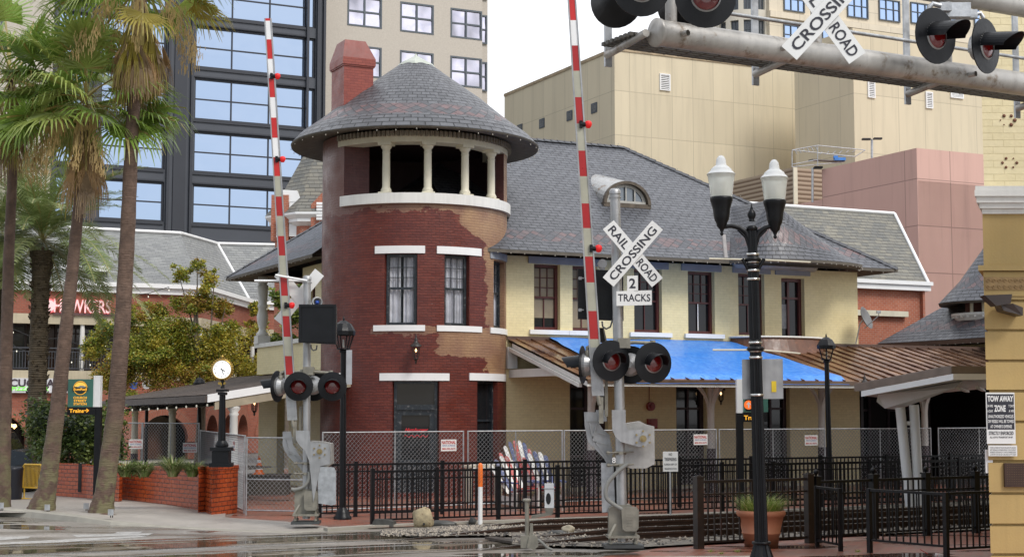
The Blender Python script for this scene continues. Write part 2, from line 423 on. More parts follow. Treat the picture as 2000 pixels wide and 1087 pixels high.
# brick paving round the depot (platform)
pv = [G(442, 1013, .02), G(560, 1021, .02), G(640, 1031, .02), G(722, 1030, .02), G(1450, 1000, .02), G(1980, 972, .02), V((26, 60, .02)), V((-9.5, 60, .02)), G(462, 1000, .02)]
tag(MB().face(pv).build('platform_paving', pave_m, loc=(0, 0, 0)), 'wet red brick paving around the depot', kind='structure')
mb = MB()
ce = [G(640, 1037), G(735, 1031), G(960, 1022), G(1200, 1014), G(1420, 1005), G(1960, 981)]
for a, b in zip(ce, ce[1:]): mb.par(a+UP*.0, b-a, V((-.11, .23, 0)), UP*.06)
tag(mb.build('platform_kerb', kerb_m), 'concrete edge strip between ballast and brick platform', kind='structure')
# brick plaza front right
pz = [G(1130, 1092, .012), G(1245, 1076, .012), G(1330, 1062, .012), G(1560, 1050, .012), G(1960, 1028, .012), V((12, 18, .012)), V((1, 18, .012))]
pz_m = paving_mat(); pz_m.name = 'wet_plaza_brick'; 
tag(MB().face(pz).build('plaza_paving', pz_m, loc=(0, 0, 0)), 'wet brown brick plaza in front of the tracks', kind='structure')
MB().face([G(1140, 1094, .02), G(1260, 1086, .02), G(1480, 1084, .02), G(1490, 1090, .02), G(1250, 1100, .02)]).build('tactile_strip', concrete('light_edging', (.42, .38, .33)), loc=(0, 0, 0))
tag(bpy.data.objects['tactile_strip'], 'pale concrete strip set in the brick plaza', kind='structure')
# road paint
wp = M('worn_road_paint', (.40, .39, .37), .45, 0, .25, 7, rust=(.2, .19, .17))
mb = MB()
for q in (((-30, 1048), (60, 1046), (55, 1050), (-30, 1056)), ((140, 1043), (300, 1040), (290, 1044), (150, 1048)), ((-30, 1060), (270, 1045), (290, 1047), (-30, 1068)), ((230, 1038), (280, 1037), (270, 1041), (220, 1041)),
          ((-40, 1094), (520, 1072), (1000, 1052), (1000, 1055), (520, 1077), (-40, 1104))):
    mb.face([G(x, y, .004) for x, y in q])
tag(mb.build('crosswalk_marking', wp, loc=(0, 0, 0)), 'worn white crosswalk stripes on the wet street', kind='structure')

# ballast : a low bed with real stones
bal_m = M('ballast_bed', (.16, .14, .115), .8, 0, .45, 9, bump=.8, bscale=30)
def strip(pa, pb, z): return [V((p.x, p.y, z)) for p in (pa[0], pa[1], pb[1], pb[0])]
b1 = (G(800, 1046), G(2060, 997)); b2 = (G(760, 1030), G(2060, 978))
mb = MB(); mb.face([G(800, 1046, .05), G(1000, 1043, .05), G(1000, 1062, .05), G(1240, 1068, .05), G(1600, 1046, .05), G(2060, 1026, .05), G(2060, 979, .05), G(1200, 1014, .05), G(860, 1026, .05), G(745, 1033, .03)])
tag(mb.build('ballast_bed', bal_m, loc=(0, 0, 0)), 'grey brown bed of stones under the tracks', kind='structure')
rnd = random.Random(3)
mb = MB()
def stone(mb, c, r, m, rn=rnd):
    p = []
    for d in ((1, 0, 0), (-1, 0, 0), (0, 1, 0), (0, -1, 0), (0, 0, 1), (0, 0, -.6)):
        k = r*rn.uniform(.6, 1.25); p.append(c+V(d)*k)
    ang = rn.uniform(0, 3); ca, sa = cos(ang), sin(ang)
    p = [c+V(((q-c).x*ca-(q-c).y*sa, (q-c).x*sa+(q-c).y*ca, (q-c).z)) for q in p]
    mb.shared(p, [(0, 2, 4), (2, 1, 4), (1, 3, 4), (3, 0, 4), (2, 0, 5), (1, 2, 5), (3, 1, 5), (0, 3, 5)], m)
quad = [G(752, 1034, .05), G(1990, 981, .05)], [G(1010, 1064, .05), G(1990, 1032, .05)]
i = 0
while i < 9000:
    px = rnd.uniform(745, 1990); t = (px-745)/1245
    ytop = 1033-54*t if px > 860 else 1036-(px-745)*.04
    ybot = 1046 if px < 1000 else (1066 if px < 1250 else 1064-(px-1250)*.046)
    py = rnd.uniform(ytop, ybot); i += 1
    tr0 = 1037-.0344*(px-850)*(1 if px > 850 else .9)
    if py > tr0+1 and rnd.random() < .8: py = rnd.uniform(ytop, tr0)
    stone(mb, G(px, py, .06), rnd.uniform(.018, .038), rnd.choice((0, 0, 1, 1, 2, 3)))
bm = [M('ballast_stone_a', (.34, .29, .23), .6, 0, .3, 9), M('ballast_stone_b', (.18, .155, .13), .6, 0, .3, 9), M('ballast_stone_c', (.40, .35, .28), .6, 0, .2, 9), M('ballast_stone_d', (.06, .055, .05), .5, 0, .3, 9)]
tag(mb.build('ballast', bm, loc=(0, 0, 0)), 'loose grey and cream railway ballast stones', 'gravel', kind='stuff')

# rails
rail_m = M('rusty_rail_steel', (.045, .022, .014), .5, .3, .3, 5, bump=.2); railtop = M('polished_rail_head', (.35, .34, .33), .25, .9, .1, 6)
def rail(mb, a, b, z, dz=0):
    d = (b-a).normalized(); s = V((-d.y, d.x, 0))
    a = V((a.x, a.y, 0)); b = V((b.x, b.y, 0)); l = b-a+UP*dz
    mb.par(a-s*.07+UP*(z-.16), l, s*.14, UP*.03, 0); mb.par(a-s*.012+UP*(z-.13), l, s*.024, UP*.09, 0); mb.par(a-s*.036+UP*(z-.04), l, s*.072, UP*.036, 0); mb.par(a-s*.03+UP*(z-.004), l, s*.06, UP*.006, 1)
tr = []
for (ya, yb, lab) in (((1037, 1050), (1021.5, 1031), 'far track'), ((1062, 1075.5), (1044, 1055), 'near track')):
    t = thing('railway_track', {'far track': 'railway track nearer the depot with rusty rails on ballast', 'near track': 'railway track nearer the street with rusty rails, sunk in the road at its left'}[lab], 'railway track', G(900, ya[0]), 'railway tracks')
    for k in (0, 1):
        a = G(850, ya[k]); b = G(1300, yb[k]); d = (b-a).normalized()
        mb = MB(); rail(mb, a-d*26, a, .03) if False else None
        st = a - d*(.6 if ya[0] > 1050 or k else .2); 
        e_ = st+d*(1.6 if ya[0] > 1050 else 0); rail(mb, e_, e_+d*2.6, .012, .153); rail(mb, e_+d*2.6, b+d*22, .165)
        # street-set portion of the same rail, flush with the road
        e = st+d*(1.6 if ya[0] > 1050 else 0); f = e-d*14; s = V((-d.y, d.x, 0))
        mb.par(V((f.x, f.y, .0))-s*.03, V(((e-f).x, (e-f).y, 0)), s*.06, UP*.012, 1)
        mb.build('rail', [rail_m, railtop], t)
    a = G(850, (ya[0]+ya[1])/2); b = G(1300, (yb[0]+yb[1])/2); d = (b-a).normalized(); s = V((-d.y, d.x, 0))
    tie = MB()
    for k in range(46):
        c = a+d*(k*.55+1.5); tie.box((c.x, c.y, .04), (.22, 2.0, .04), u=d)
    tie.build('ties', M('tie_timber', (.06, .045, .035), .8, 0, .3, 6), t)

# wet concrete crossing panels that carry the rails across the street
def panel_surface():
    s = NT('wet_crossing_panel'); o = s.tc.outputs['Object']; uv = s.map(o, (1, 1, 1), (0, 0, 0), (0, 0, -R(24.5)))
    ux = s.n('SeparateXYZ', {0: uv}).outputs[0]; jt = s.math('FRACT', s.math('DIVIDE', ux, 2.45)); jl = s.mr(jt, 0, .018, 1, 0)
    n1 = s.noise(s.map(uv, (.35, 1.3, 1)), 1.1, 5); pudl = s.mr(n1, .44, .5)
    wn = s.n('TexWhiteNoise', {'W': s.math('FLOOR', s.math('DIVIDE', ux, 2.45))}, noise_dimensions='1D').outputs['Value']
    c = s.mix(wn, c4((.15, .125, .09)), c4((.27, .23, .175))); c = s.mix(s.mr(s.noise(o, 14, 4, .7), .35, .7, 0, .4), c, c4((.10, .085, .065))); c = s.mix(pudl, c, c4((.095, .08, .055))); c = s.mix(jl, c, c4((.02, .018, .015)))
    s.set(col=c, rough=s.math('ADD', .03, s.math('MULTIPLY', s.math('SUBTRACT', 1., pudl), .26)), spec=.6); s.bump(s.math('MULTIPLY', s.noise(o, 20, 4), s.math('SUBTRACT', 1., pudl)), .2, .01); return s.m
psm = panel_surface()
for y0_, y1_, yy0, yy1, lb_ in ((1033.5, 1051, 1018, 1032, 'wet tan concrete crossing panels round the farther track'), (1058.5, 1078, 1040.5, 1057.5, 'wet tan concrete crossing panels round the nearer track')):
    a, b = G(850, y0_), G(1300, yy0); d = (b-a).normalized(); c_, e_ = G(850, y1_), G(1300, yy1); ln_ = 1.2 if y0_ < 1050 else 3.2
    tag(MB().face([q+UP*.006 for q in (a-d*16, c_-d*16, c_+d*ln_, a+d*ln_)]).build('crossing_panels', psm, loc=(0, 0, 0)), lb_, kind='structure')
# ================================================================= city behind
haze = 1.0
# ---- dark office tower with strip windows
def on_plane(o, n): return lambda px, py: PL(px, py, V(o), V(n))
dgrey = M('charcoal_cladding', (.062, .068, .082), .5, .1, .06, .6); dtrim = M('charcoal_trim', (.035, .038, .047), .45, .2, .06, 1)
skyglass = NT('sky_reflecting_glass'); skyglass.set(col=(.38, .47, .61, 1), metal=1., rough=.015); skyglass.bump(skyglass.noise(skyglass.tc.outputs['Object'], .35, 2), .09, .3); skyglass = skyglass.m
Do = P(450, 475, 108); D = on_plane(Do, FN)
def tD(o, px, py): return (D(px, py)-V(o)).dot(U)
root = thing('office_building', 'dark charcoal office block with wide strips of sky reflecting windows', 'building', (Do.x, Do.y, 0))
o0 = V((Do.x, Do.y, 0)); tt = lambda px: (PL(px, 300, Do, FN)-o0).dot(U)
tl, tr_ = tt(-60), tt(631); zt = 42
rows = []   # window rows in z, read at px 450
for ya, yb in ((440, 364), (340, 261), (238, 157.5), (137, 57), (37, -44), (-65, -150)):
    rows.append((D(450, ya).z, D(450, yb).z))
cols = [(tt(108), tt(170)), (tt(194), tt(322)), (tt(378), tt(597)), (tt(600), tt(614))]
ops = [(a, b, c, d) for (c, d) in rows for (a, b) in cols]
fn = lambda u, z, d: V((o0.x, o0.y, 0))+U*u+UP*z+BK*d
mb = MB(); grid_wall(mb, fn, tl, tr_, 0, zt, ops, .35); facade_box(mb, fn(tl, 0, 0), U, FN, tr_-tl, zt, 25)
mb.build('wall', dgrey, root)
tm = MB()
for (c, d) in rows:
    for (a, b) in ((tt(108), tt(322)), (tt(376), tt(599))):
        tm.lb(o0, U, FN, (a-.02, b-.06), (c-.2, c-.02), (.003, .1)); tm.lb(o0, U, FN, (a-.02, b-.06), (d+.03, d+.13), (.003, .08))
for px in (100, 181, 327, 372, 597.5, 618, 630): tm.lb(o0, U, FN, (tt(px)-.09, tt(px)+.09), (0, zt), (.004, .25))
tm.lb(o0, U, FN, (tt(338), tt(362)), (0, zt), (.002, .12))
tm.build('metal_trim', dtrim, root)
for (c, d) in rows:
    for k, (a, b) in enumerate(cols):
        nb = {0: [], 1: [.5], 2: [.33, .667], 3: []}[k]
        window(root, fn(a, c, .3), U, FN, b-a, d-c, nb, [.5] if k < 3 else [], dtrim, skyglass, .09, .1)
# ---- beige office tower with square windows
beige = NT('speckled_beige_stone')
_o = beige.tc.outputs['Object']; beige.set(col=beige.mix(beige.noise(_o, 9, 4, .8), c4((.36, .32, .27)), c4((.58, .53, .46))), rough=.75); beige = beige.m
wavy = NT('wavy_mirror_glass'); _o = wavy.tc.outputs['Object']
wavy.set(col=wavy.mix(wavy.mr(wavy.noise(wavy.map(_o, (1, 1, .6)), .5, 2, .4), .4, .6), c4((.75, .72, .82)), c4((.34, .33, .37))), metal=.95, rough=.03); wavy.bump(wavy.noise(_o, .9, 1, .3), .35, .5); wavy = wavy.m
Bo = P(960, 500, 119.3); o1 = V((Bo.x, Bo.y, 0)); tb = lambda px, py=300: (PL(px, py, Bo, FN)-o1).dot(U); zb = lambda px, py: PL(px, py, Bo, FN).z
root = thing('office_building', 'beige stone office tower with square four pane mirror windows', 'building', o1)
fB = lambda u, z, d: o1+U*u+UP*z+BK*d
cols = [(tb(676), tb(744)), (tb(780), tb(846)), (tb(879), tb(941))]
rz = [(zb(710, y1), zb(710, y0)) for y0, y1 in ((-102, -38), (-6, 53), (90, 150), (183, 243), (278, 338))]
ops = [(a, b, c, d) for a, b in cols for c, d in rz]
mb = MB(); grid_wall(mb, fB, tb(626), tb(941.5), 0, 45, ops, .12)
mb.lb(o1, U, BK, (tb(626), tb(941.5)), (44.9, 45.2), (0, 20))
s2 = o1+BK*1.2
mb.lb(s2, U, BK, (tb(941.5)+.0, tb(969)), (0, 44), (0.4, 18)); mb.lb(o1, U, FN, (tb(600), tb(626.5)), (0, 45), (-9, -.2))
mb.build('wall', beige, root)
bfr = M('slate_blue_window_frame', (.085, .10, .115), .5, .2, .05)
for a, b in cols:
    for c, d in rz: window(root, fB(a, c, .1), U, FN, b-a, d-c, [.5], [.5], bfr, wavy, .13, .13, .13)
for c, d in rz:
    window(root, s2+U*(tb(941.5)+.05)+UP*(c+.15)+FN*-.36, U, FN, tb(967)-tb(942.5), d-c, [], [.5], bfr, wavy, .13, .1, .13)
# small beige block far left behind palms
q0 = P(52, 300, 97); o2 = V((q0.x, q0.y, 0)); tq = lambda px: (PL(px, 100, q0, FN)-o2).dot(U)
root = thing('office_building', 'beige stone building behind the palm crowns at the left edge', 'building', o2)
mb = MB(); mb.lb(o2, U, BK, (tq(-120), tq(104)), (0, 40), (0, 12)); mb.build('wall', beige, root)
for r_ in range(3): window(root, o2+U*tq(-60)+UP*(PL(0, 75-92*r_, q0, FN).z if True else 0)+FN*.02, U, FN, tq(5)-tq(-60), 2.3, [.5], [.5], bfr, wavy, .13, .1)
# ---- tan windowless complex
def panel_mat(name, c, bw, bh, var=.08, line=.8, off=0.):
    s = NT(name); uv = s.tc.outputs['UV']
    b = s.n('TexBrick', {'Vector': uv, 'Scale': 1., 'Mortar Size': .022, 'Mortar Smooth': .2, 'Brick Width': bw, 'Row Height': bh, 'Color1': c4(mul(c, 1-var*.6)), 'Color2': c4(mul(c, 1+var*.6)), 'Mortar': c4(mul(c, line))}, offset=off)
    n = s.noise(s.map(s.tc.outputs['Object'], (1, 1, .25)), .9, 6)
    n3 = s.noise(s.map(s.tc.outputs['Object'], (2.2, 2.2, .12)), 1.3, 6, .6)
    cc = s.mix(s.mr(n, .35, .7, 0, .25), b.outputs[0], c4(mul(c, .72))); cc = s.mix(s.mr(n3, .52, .75, 0, .3), cc, c4(mul(c, .5))); s.set(col=cc, rough=.75)
    s.bump(s.math('MULTIPLY', b.outputs['Fac'], -1), .3, .02); return s.m
tan = panel_mat('tan_precast_panels', (.62, .54, .385), 1.45, 2.6, line=.72); tan2 = panel_mat('tan_precast_panels_wide', (.62, .54, .385), 1.9, 3.3, line=.72)
def block(name, label, cat, cpx, cy, Y, wr, wl, mat, z0=0., group=None, extra=None):
    """box aligned with the street grid; near corner at pixel (cpx, cy) = its top"""
    c = P(cpx, cy, Y); o = V((c.x, c.y, 0)); h = c.z
    rt = thing(name, label, cat, o, group)
    mb = MB(); oo = o+UP*z0; a, b, k = U*wr, BK*wl, UP*(h-z0)
    mb.face([oo, oo+a, oo+a+k, oo+k]); mb.face([oo+b, oo, oo+k, oo+b+k]); mb.face([oo+a, oo+a+b, oo+a+b+k, oo+a+k]); mb.face([oo+a+b, oo+b, oo+b+k, oo+a+b+k]); mb.face([oo+k, oo+a+k, oo+a+b+k, oo+b+k])
    mb.build('wall', mat, rt)
    return rt, o, h
def len_u(c, px): # length along U from c to reach pixel column px
    return ((px-1000)/F*c.y/ (1) - c.x)/(U.x-(px-1000)/F*U.y)
def len_b(c, px): return ((px-1000)/F*c.y-c.x)/(BK.x-(px-1000)/F*BK.y)
c = P(1200, 98, 88)
t1, o, h = block('parking_building', 'windowless tan panelled block with rusty parapet behind the depot roof', 'building', 1200, 98, 88, len_u(c, 1585), len_b(c, 985), tan)
cap = MB(); cap.lb(o, U, FN, (-.06, len_u(c, 1500)), (h-.02, h+.16), (-.3, .06)); cap.lb(o, BK, -U, (-.05, len_b(c, 985)), (h-.02, h+.16), (-.3, .06)); cap.build('parapet', M('stained_parapet', (.36, .28, .18), .8, 0, .4, 1.5), t1)
def vent(parent, px, py, o, n, t, w, h_, k):
    f = MB(); p = PL(px, py, o, n)-t*w/2-UP*h_/2
    f.lb(p, t, n, (0, .07), (0, h_), (.003, .09)); f.lb(p, t, n, (w-.07, w), (0, h_), (.003, .09)); f.lb(p, t, n, (.07, w-.07), (0, .07), (.003, .09)); f.lb(p, t, n, (.07, w-.07), (h_-.07, h_), (.003, .09))
    for i in range(k):
        z = .07+(h_-.14)*(i+.5)/k; q = p+UP*z; f.par(q+t*.07+n*.005, t*(w-.14), UP*(h_/k*.45), n*.05)
    fr = f.build('vent', whitec, parent)
    MB().lb(p, t, n, (.04, w-.04), (.04, h_-.04), (.0, .004)).build('vent_opening', darkm, fr)
vent(t1, 1298, 161, o, FN, U, .72, 1.0, 8)
sq = M('small_window_grey', (.11, .11, .10), .3, 0, .2, 3)
for px, py in ((1016, 252), (1059, 241), (1113, 226), (1161, 211)):
    p = PL(px, py, o, -U)-BK*.35-UP*.3
    f = MB(); f.lb(p, BK, -U, (0, .7), (0, .6), (.004, .05)); fr = f.build('window', bfr, t1)
    MB().lb(p, BK, -U, (.07, .63), (.07, .53), (.05, .056)).build('pane', sq, fr)
# louvre strip on upper set-back
c = P(1380, 62, 93)
t3, o3, h3 = block('rooftop_block', 'tan penthouse with a long strip of white louvres above the windowless block', 'building', 1268, 92, 93, 24, 8, tan)
for i in range(5): vent(t3, 1400+i*36, 122+i*4.2, o3, FN, U, 1.05, .62, 5)
c = P(1665, 50, 84)
t2, o, h = block('parking_building', 'tan panelled block with a darker side wall and three white vents', 'building', 1665, 55, 84, 24, len_b(c, 1560), tan2)
vent(t2, 1701, 175, o, FN, U, .5, .95, 8); vent(t2, 1814, 196, o, FN, U, .5, .95, 8); vent(t2, 1868, 184, o, FN, U, .95, .5, 5)
# ---- high-rise top right
hr = panel_mat('cream_precast', (.66, .58, .45), 3.2, 1.1, line=.6); glb = glass('pale_blue_glass', (.42, .55, .78), .03, .9)
c = P(1455, 0, 125); hroot, o, _ = block('highrise_building', 'cream high rise with blue windows above the signal bridge', 'building', 1500, -160, 125, 26, 1.0, hr)
hp = lambda px, py: PL(px, py, o, FN)
for row, y0 in enumerate((-25, 45, 95)):
    for i, px in enumerate(range(1530, 1930, 62)):
        y = y0+(px-1530)*.10
        a, b = hp(px, y+46), hp(px+40, y)
        f = window(hroot, a+FN*.03, U, FN, (b-a).dot(U), 1.9 if row < 2 else 1.7, [.35, .7], [.55], whitec if False else M('cream_trim', (.55, .5, .42)) if i == -1 else bfr, glb, .07, .1)
lg = MB()
for y in (34, 86): 
    a = hp(1500, y); lg.lb(a, U, FN, (0, 22), (0, .5), (.004, .35))
lg.build('ledge', hr, hroot)
# curved bay of the high-rise (1400..1500)
cb = P(1455, 40, 128); rb = 3.0
mb = MB(); arr = [(-.95+i*.38, -.95+i*.38+.24) for i in range(5)]
fc = lambda u, z, d: V((cb.x, cb.y, 0))+V((sin(u)*(rb-d), -cos(u)*(rb-d), z))
zz = [P(1450, y, 125).z for y in (125, 110, 72, 38, 18, -35)]
ops = [(a, b, zz[k], zz[k+1]) for a, b in arr for k in (0, 2, 4)]
grid_wall(mb, fc, -1.5, 1.5, 0, zz[-1]+4, ops, .35, du=.1); mb.build('curved_bay', M('white_precast', (.58, .54, .46), .7, 0, .05, 1), hroot)
for a, b, c_, d in ops:
    o_ = fc(a, c_, .3); t_ = (fc(b, c_, .3)-o_); window(hroot, o_, t_.normalized(), V((t_.y, -t_.x, 0)).normalized(), t_.length, d-c_, [.5], [.5], bfr, gl_mid, .06, .08)
# ---- pink block
pink = panel_mat('pink_stucco', (.62, .385, .32), 6.0, 2.1, .04, .55)
c = P(1790, 289, 68); pr, o, h = block('parking_building', 'pink stucco block with two wings behind the slate mansard', 'building', 1790, 289, 68, 14, len_b(c, 1611), pink)
mb = MB(); c2 = o+BK*.02; hh = P(1790, 352, 68).z; mb.lb(o, BK, U, (0, len_b(c, 1545)), (0, hh), (.02, 10)); mb.build('lower_wing', pink, pr)
# ---- ribbed louvre enclosure
rib = NT('ribbed_brown_cladding'); _o = rib.tc.outputs['Object']; _z = rib.n('SeparateXYZ', {0: _o}).outputs[2]
_s = rib.math('FRACT', rib.math('MULTIPLY', _z, 4.2)); rib.set(col=rib.mix(rib.mr(_s, .3, .7), c4((.16, .105, .065)), c4((.42, .33, .24))), rough=.6); rib.bump(_s, .6, .05); rib = rib.m
c = P(1548, 327, 80); lr, o, h = block('equipment_screen', 'brown ribbed rooftop screen wall behind the twin globe lamp', 'screen wall', 1548, 327, 80, len_u(c, 1640), len_b(c, 1405), rib)
mb = MB(); mb.lb(o, U, FN, (0, .25), (0, h), (.01, .08)); mb.build('corner_trim', cream, lr)
# scaffold and lamp on the roof
sc = thing('scaffold_frame', 'thin galvanised scaffold frame with small blue hoist on roof', 'scaffold', P(1617, 335, 76))
gm = galv; mb = MB(); Yc = 76
pts = {k: P(*k, Yc) for k in ((1547, 293), (1597, 284), (1690, 293), (1670, 306), (1547, 326), (1597, 330), (1640, 300), (1590, 312), (1650, 316))}
for a, b in (((1547, 293), (1597, 284)), ((1597, 284), (1690, 293)), ((1690, 293), (1670, 306)), ((1547, 293), (1670, 306)), ((1547, 293), (1547, 326)), ((1597, 284), (1597, 330)), ((1690, 293), (1690, 293)), ((1547, 326), (1650, 316)), ((1547, 321), (1597, 312))):
    if a != b: mb.cyl(P(*a, Yc), P(*b, Yc), .025, n=5)
for i in range(6):
    a = P(1552+i*8, 293-i*1.5, Yc); mb.cyl(a, a+V((.12, 0, -.2)), .02, n=4); mb.cyl(P(1600+i*13, 303-i*1.2, Yc), P(1606+i*13, 296-i*.6, Yc), .02, n=4)
mb.build('frame', gm, sc); MB().box(P(1640, 311, Yc), (.55, .3, .14)).box(P(1632, 307, Yc), (.2, .2, .12)).build('hoist', M('blue_hoist', (.05, .2, .55)), sc)
MB().par(P(1588, 312, Yc), P(1650, 316, Yc)-P(1588, 312, Yc), BK*.4, UP*.05).build('plank', M('plank', (.15, .14, .13)), sc)
for (px, yt, yb, lab) in ((1703, 272, 312, 'two headed roof lamp above the pink block'), (1587, 328, 395, 'thin roof lamp in front of the ribbed screen')):
    p = P(px, yb, 74); q = P(px, yt, 74); rt = thing('roof_lamp', lab, 'lamp', p)
    MB().cyl(p, q, .06, n=6).build('pole', galv, rt)
    MB().box(q+V((-.28 if px > 1600 else .25, 0, 0)), (.4, .25, .08)).box(q+V((.28, 0, .03)), (.4, .25, .08)).build('lamp_head', darkm, rt)
# ---- brick building with slate mansard, right
redb = brick('orange_red_brick', (.34, .085, .04), (.42, .13, .065), (.40, .30, .24), .22, .078, .009)
oldslate = slate('pale_old_slate', (.135, .135, .125), (.215, .20, .16), bw=.32, bh=.2, edge=.5, rough=.7)
E1 = P(1812, 553, 58); E0 = E1-U*12; zE = E1.z
Rr = P(1746, 418, 61.5); R0 = Rr-U*14
bk_ = thing('brick_building', 'orange brick building with pale slate mansard behind the depot', 'building', (E1.x, E1.y, 0))
f = V((E1.x, E1.y, 0)); mb = MB(); mb.lb(f, -U, FN, (.15, 12), (0, zE-.3), (-.2, -.15)); mb.lb(f, BK, U, (.0, 9), (0, zE-.3), (-.25, -.15)); mb.build('wall', redb, bk_)
MB().lb(E1, -U, FN, (-.05, 12), (-.3, .02), (-.2, .12)).lb(E1, -U, FN, (-.1, 12), (-.1, .04), (.12, .2)).lb(E1, BK, U, (0, 9), (-.3, .02), (-.2, .1)).build('cornice', whitec, bk_)
MB().lb(E1, -U, FN, (1.0, 12), (-1.3, -1.1), (-.15, .05)).build('string_course', cream, bk_)
sl = (Rr-E1-U*((Rr-E1).dot(U))).length
mb = MB(); mb.face([E0, E1, Rr, R0], [(0, 0), (12, 0), (12+(Rr-E1).dot(U), sl), (-2, sl)]); mb.face([E1, E1+BK*9, Rr+BK*4, Rr], [(0, 0), (9, 0), (7, sl), (3, sl)]); mb.face([R0, Rr, Rr+BK*4, R0+BK*4]); mb.build('roof', oldslate, bk_)
MB().tube([E1+FN*.05, Rr+FN*.05], .07, 6).tube([Rr+UP*.03, R0+UP*.03], .07, 6).build('ridge_cap', whitec, bk_)
# satellite dish on the depot corner wall
# ---- brick tower with slate spire left of the depot tower
sp = P(640, 440, 68); so_ = V((sp.x, sp.y, 0)); spr = thing('brick_building', 'small brick turret with steep slate spire and white cornice', 'building', so_)
pr_ = lambda px: (px-640)/F*68; zz_ = lambda y: P(640, y, 68).z
MB().lathe([(pr_(745), 0), (pr_(745), zz_(450)+.0)], so_, 8, a0=R(22.5), a1=R(382.5), smooth=False).build('wall', redb, spr)
MB().lathe([(pr_(745), zz_(452)), (pr_(757), zz_(445)), (pr_(757), zz_(440)), (pr_(765), zz_(432)), (pr_(765), zz_(428))], so_, 8, a0=R(22.5), a1=R(382.5), smooth=False).build('cornice', whitec, spr)
MB().lathe([(pr_(765), zz_(428)), (pr_(738), zz_(395)), (.25, zz_(235))], so_, 8, a0=R(22.5), a1=R(382.5), smooth=False, uvr=1.5).build('roof', oldslate, spr)
g = P(632, 460, 65.5); mb = MB(); z1 = P(0, 385, 65.5).z
mb.prism([g+V((-.55, 0, 0)), g+V((.9, 0, 0)), g+V((.9, 0, 2.9)), g+V((-.55, 0, 1.35))], (0, 1.5, 0)); dm = mb.build('dormer_gable', redb, spr)
v = MB(); p = P(618, 428, 65.4)
for i in range(6): v.par(p+UP*(i*.13), X*.5, UP*.08, V((0, -.04, -.03)))
v.build('shutter', whitec, dm)
g = P(548, 440, 66.2); MB().box(g+UP*.3, (.75, .5, 2.0)).build('dormer', redb, spr); MB().prism([P(548, 395, 66), P(590, 395, 66), P(580, 372, 66), P(545, 370, 66)], (0, .8, 0)).box(g+UP*.25+V((.62, 0, 0)), (.45, .4, 1.5)).build('dormer_cheek', whitec, spr)
v = MB(); p = P(540, 462, 65.8)
for i in range(7): v.par(p+UP*(i*.13), X*.2, UP*.08, V((0, -.04, -.03)))
v.build('shutter', whitec, spr)
# ================================================================= the depot
slateD = slate('dark_slate', (.072, .075, .086), (.102, .106, .12), band=(.62, 1.22), bcol=(.15, .095, .095), bw=.29, bh=.17, edge=.05, gap=.013)
ybrick = brick('yellow_painted_brick', (.72, .615, .345), (.77, .66, .385), (.62, .53, .29), .22, .075, .005, .55, .25, dirt=.16)
soffit_m = M('soffit_boards', (.10, .085, .065), .7, 0, .25, 4)
Aw = V((-.17, 42.8, 0))                      # a point of the long wall
eFL, eBL = V((-4.09, 39.87, 0)), V((-9.55, 51.06, 0)); LEN = 17.95; DEP = 12.45
zE_, zR_ = 6.68, 11.0
depot = thing('railway_depot', 'yellow brick railway depot with dark slate hip roof and round red corner tower', 'building', Aw)
Fw = lambda px, py: PL(px, py, Aw, FN)
tW = lambda px: (Fw(px, 500)-Aw).dot(U)
fW = lambda u, z, d: Aw+U*u+UP*z+BK*d
tend = 12.28
upw = [(1043, 1094), (1118, 1166), (1238, 1292), (1343, 1395), (1441, 1492)]
zt_, zb_ = 6.42, 4.56
ops = [(tW(a), tW(b), zb_, zt_) for a, b in upw]+[(tW(1525), tW(1570), 4.45, 6.34)]
low = [(tW(1112), tW(1186), .12, 3.05), (tW(1318), tW(1377), .12, 3.05), (tW(1478), tW(1538), .12, 3.05)]
mb = MB(); grid_wall(mb, fW, -2.2, tend, 0, 6.62, ops+low, .28)
# end wall, rear wall, left wall
er = fW(tend, 0, 0); WD = DEP-1.84
mb.face([er, er+BK*WD, er+BK*WD+UP*6.62, er+UP*6.62])
cl = fW(-2.2, 0, 0)+U*0
wl0 = eFL+U*.92+BK*.92                          # virtual left front corner
fL_ = lambda u, z, d: wl0+BK*u+UP*z+U*d
opl = [(5.6, 6.4, 4.6, 6.2)]
grid_wall(mb, fL_, 1.0, 6.2, 0, 6.62, [(5.0, 5.7, 4.5, 6.3)], .25); grid_wall(mb, fL_, 6.2, WD, 0, 3.25, [(7.4, 8.6, .1, 2.9)], .25)
mb.face([fL_(6.2, 3.25, 0), fL_(6.2, 3.25, 2.2), fL_(6.2, 6.62, 2.2), fL_(6.2, 6.62, 0)]); mb.face([fL_(6.2, 3.25, 2.2), fL_(WD, 3.25, 2.2), fL_(WD, 6.62, 2.2), fL_(6.2, 6.62, 2.2)])
mb.face([fL_(WD, 0, 2.2), fL_(WD, 0, 14), fL_(WD, 6.62, 14), fL_(WD, 6.62, 2.2)])
mb.build('wall', ybrick, depot)
# dark room inside so that openings read as rooms
room_m = M('dark_room', (.03, .027, .025), .9); mb = MB(); q = [fW(-1.5, .1, 1.6), fW(tend-.2, .1, 1.6), fW(tend-.2, 6.5, 1.6), fW(-1.5, 6.5, 1.6)]; mb.face(q)
mb.face([fW(-1.5, 3.6, .3), fW(tend-.2, 3.6, .3), fW(tend-.2, 3.6, 1.6), fW(-1.5, 3.6, 1.6)]); mb.build('interior', room_m, depot)
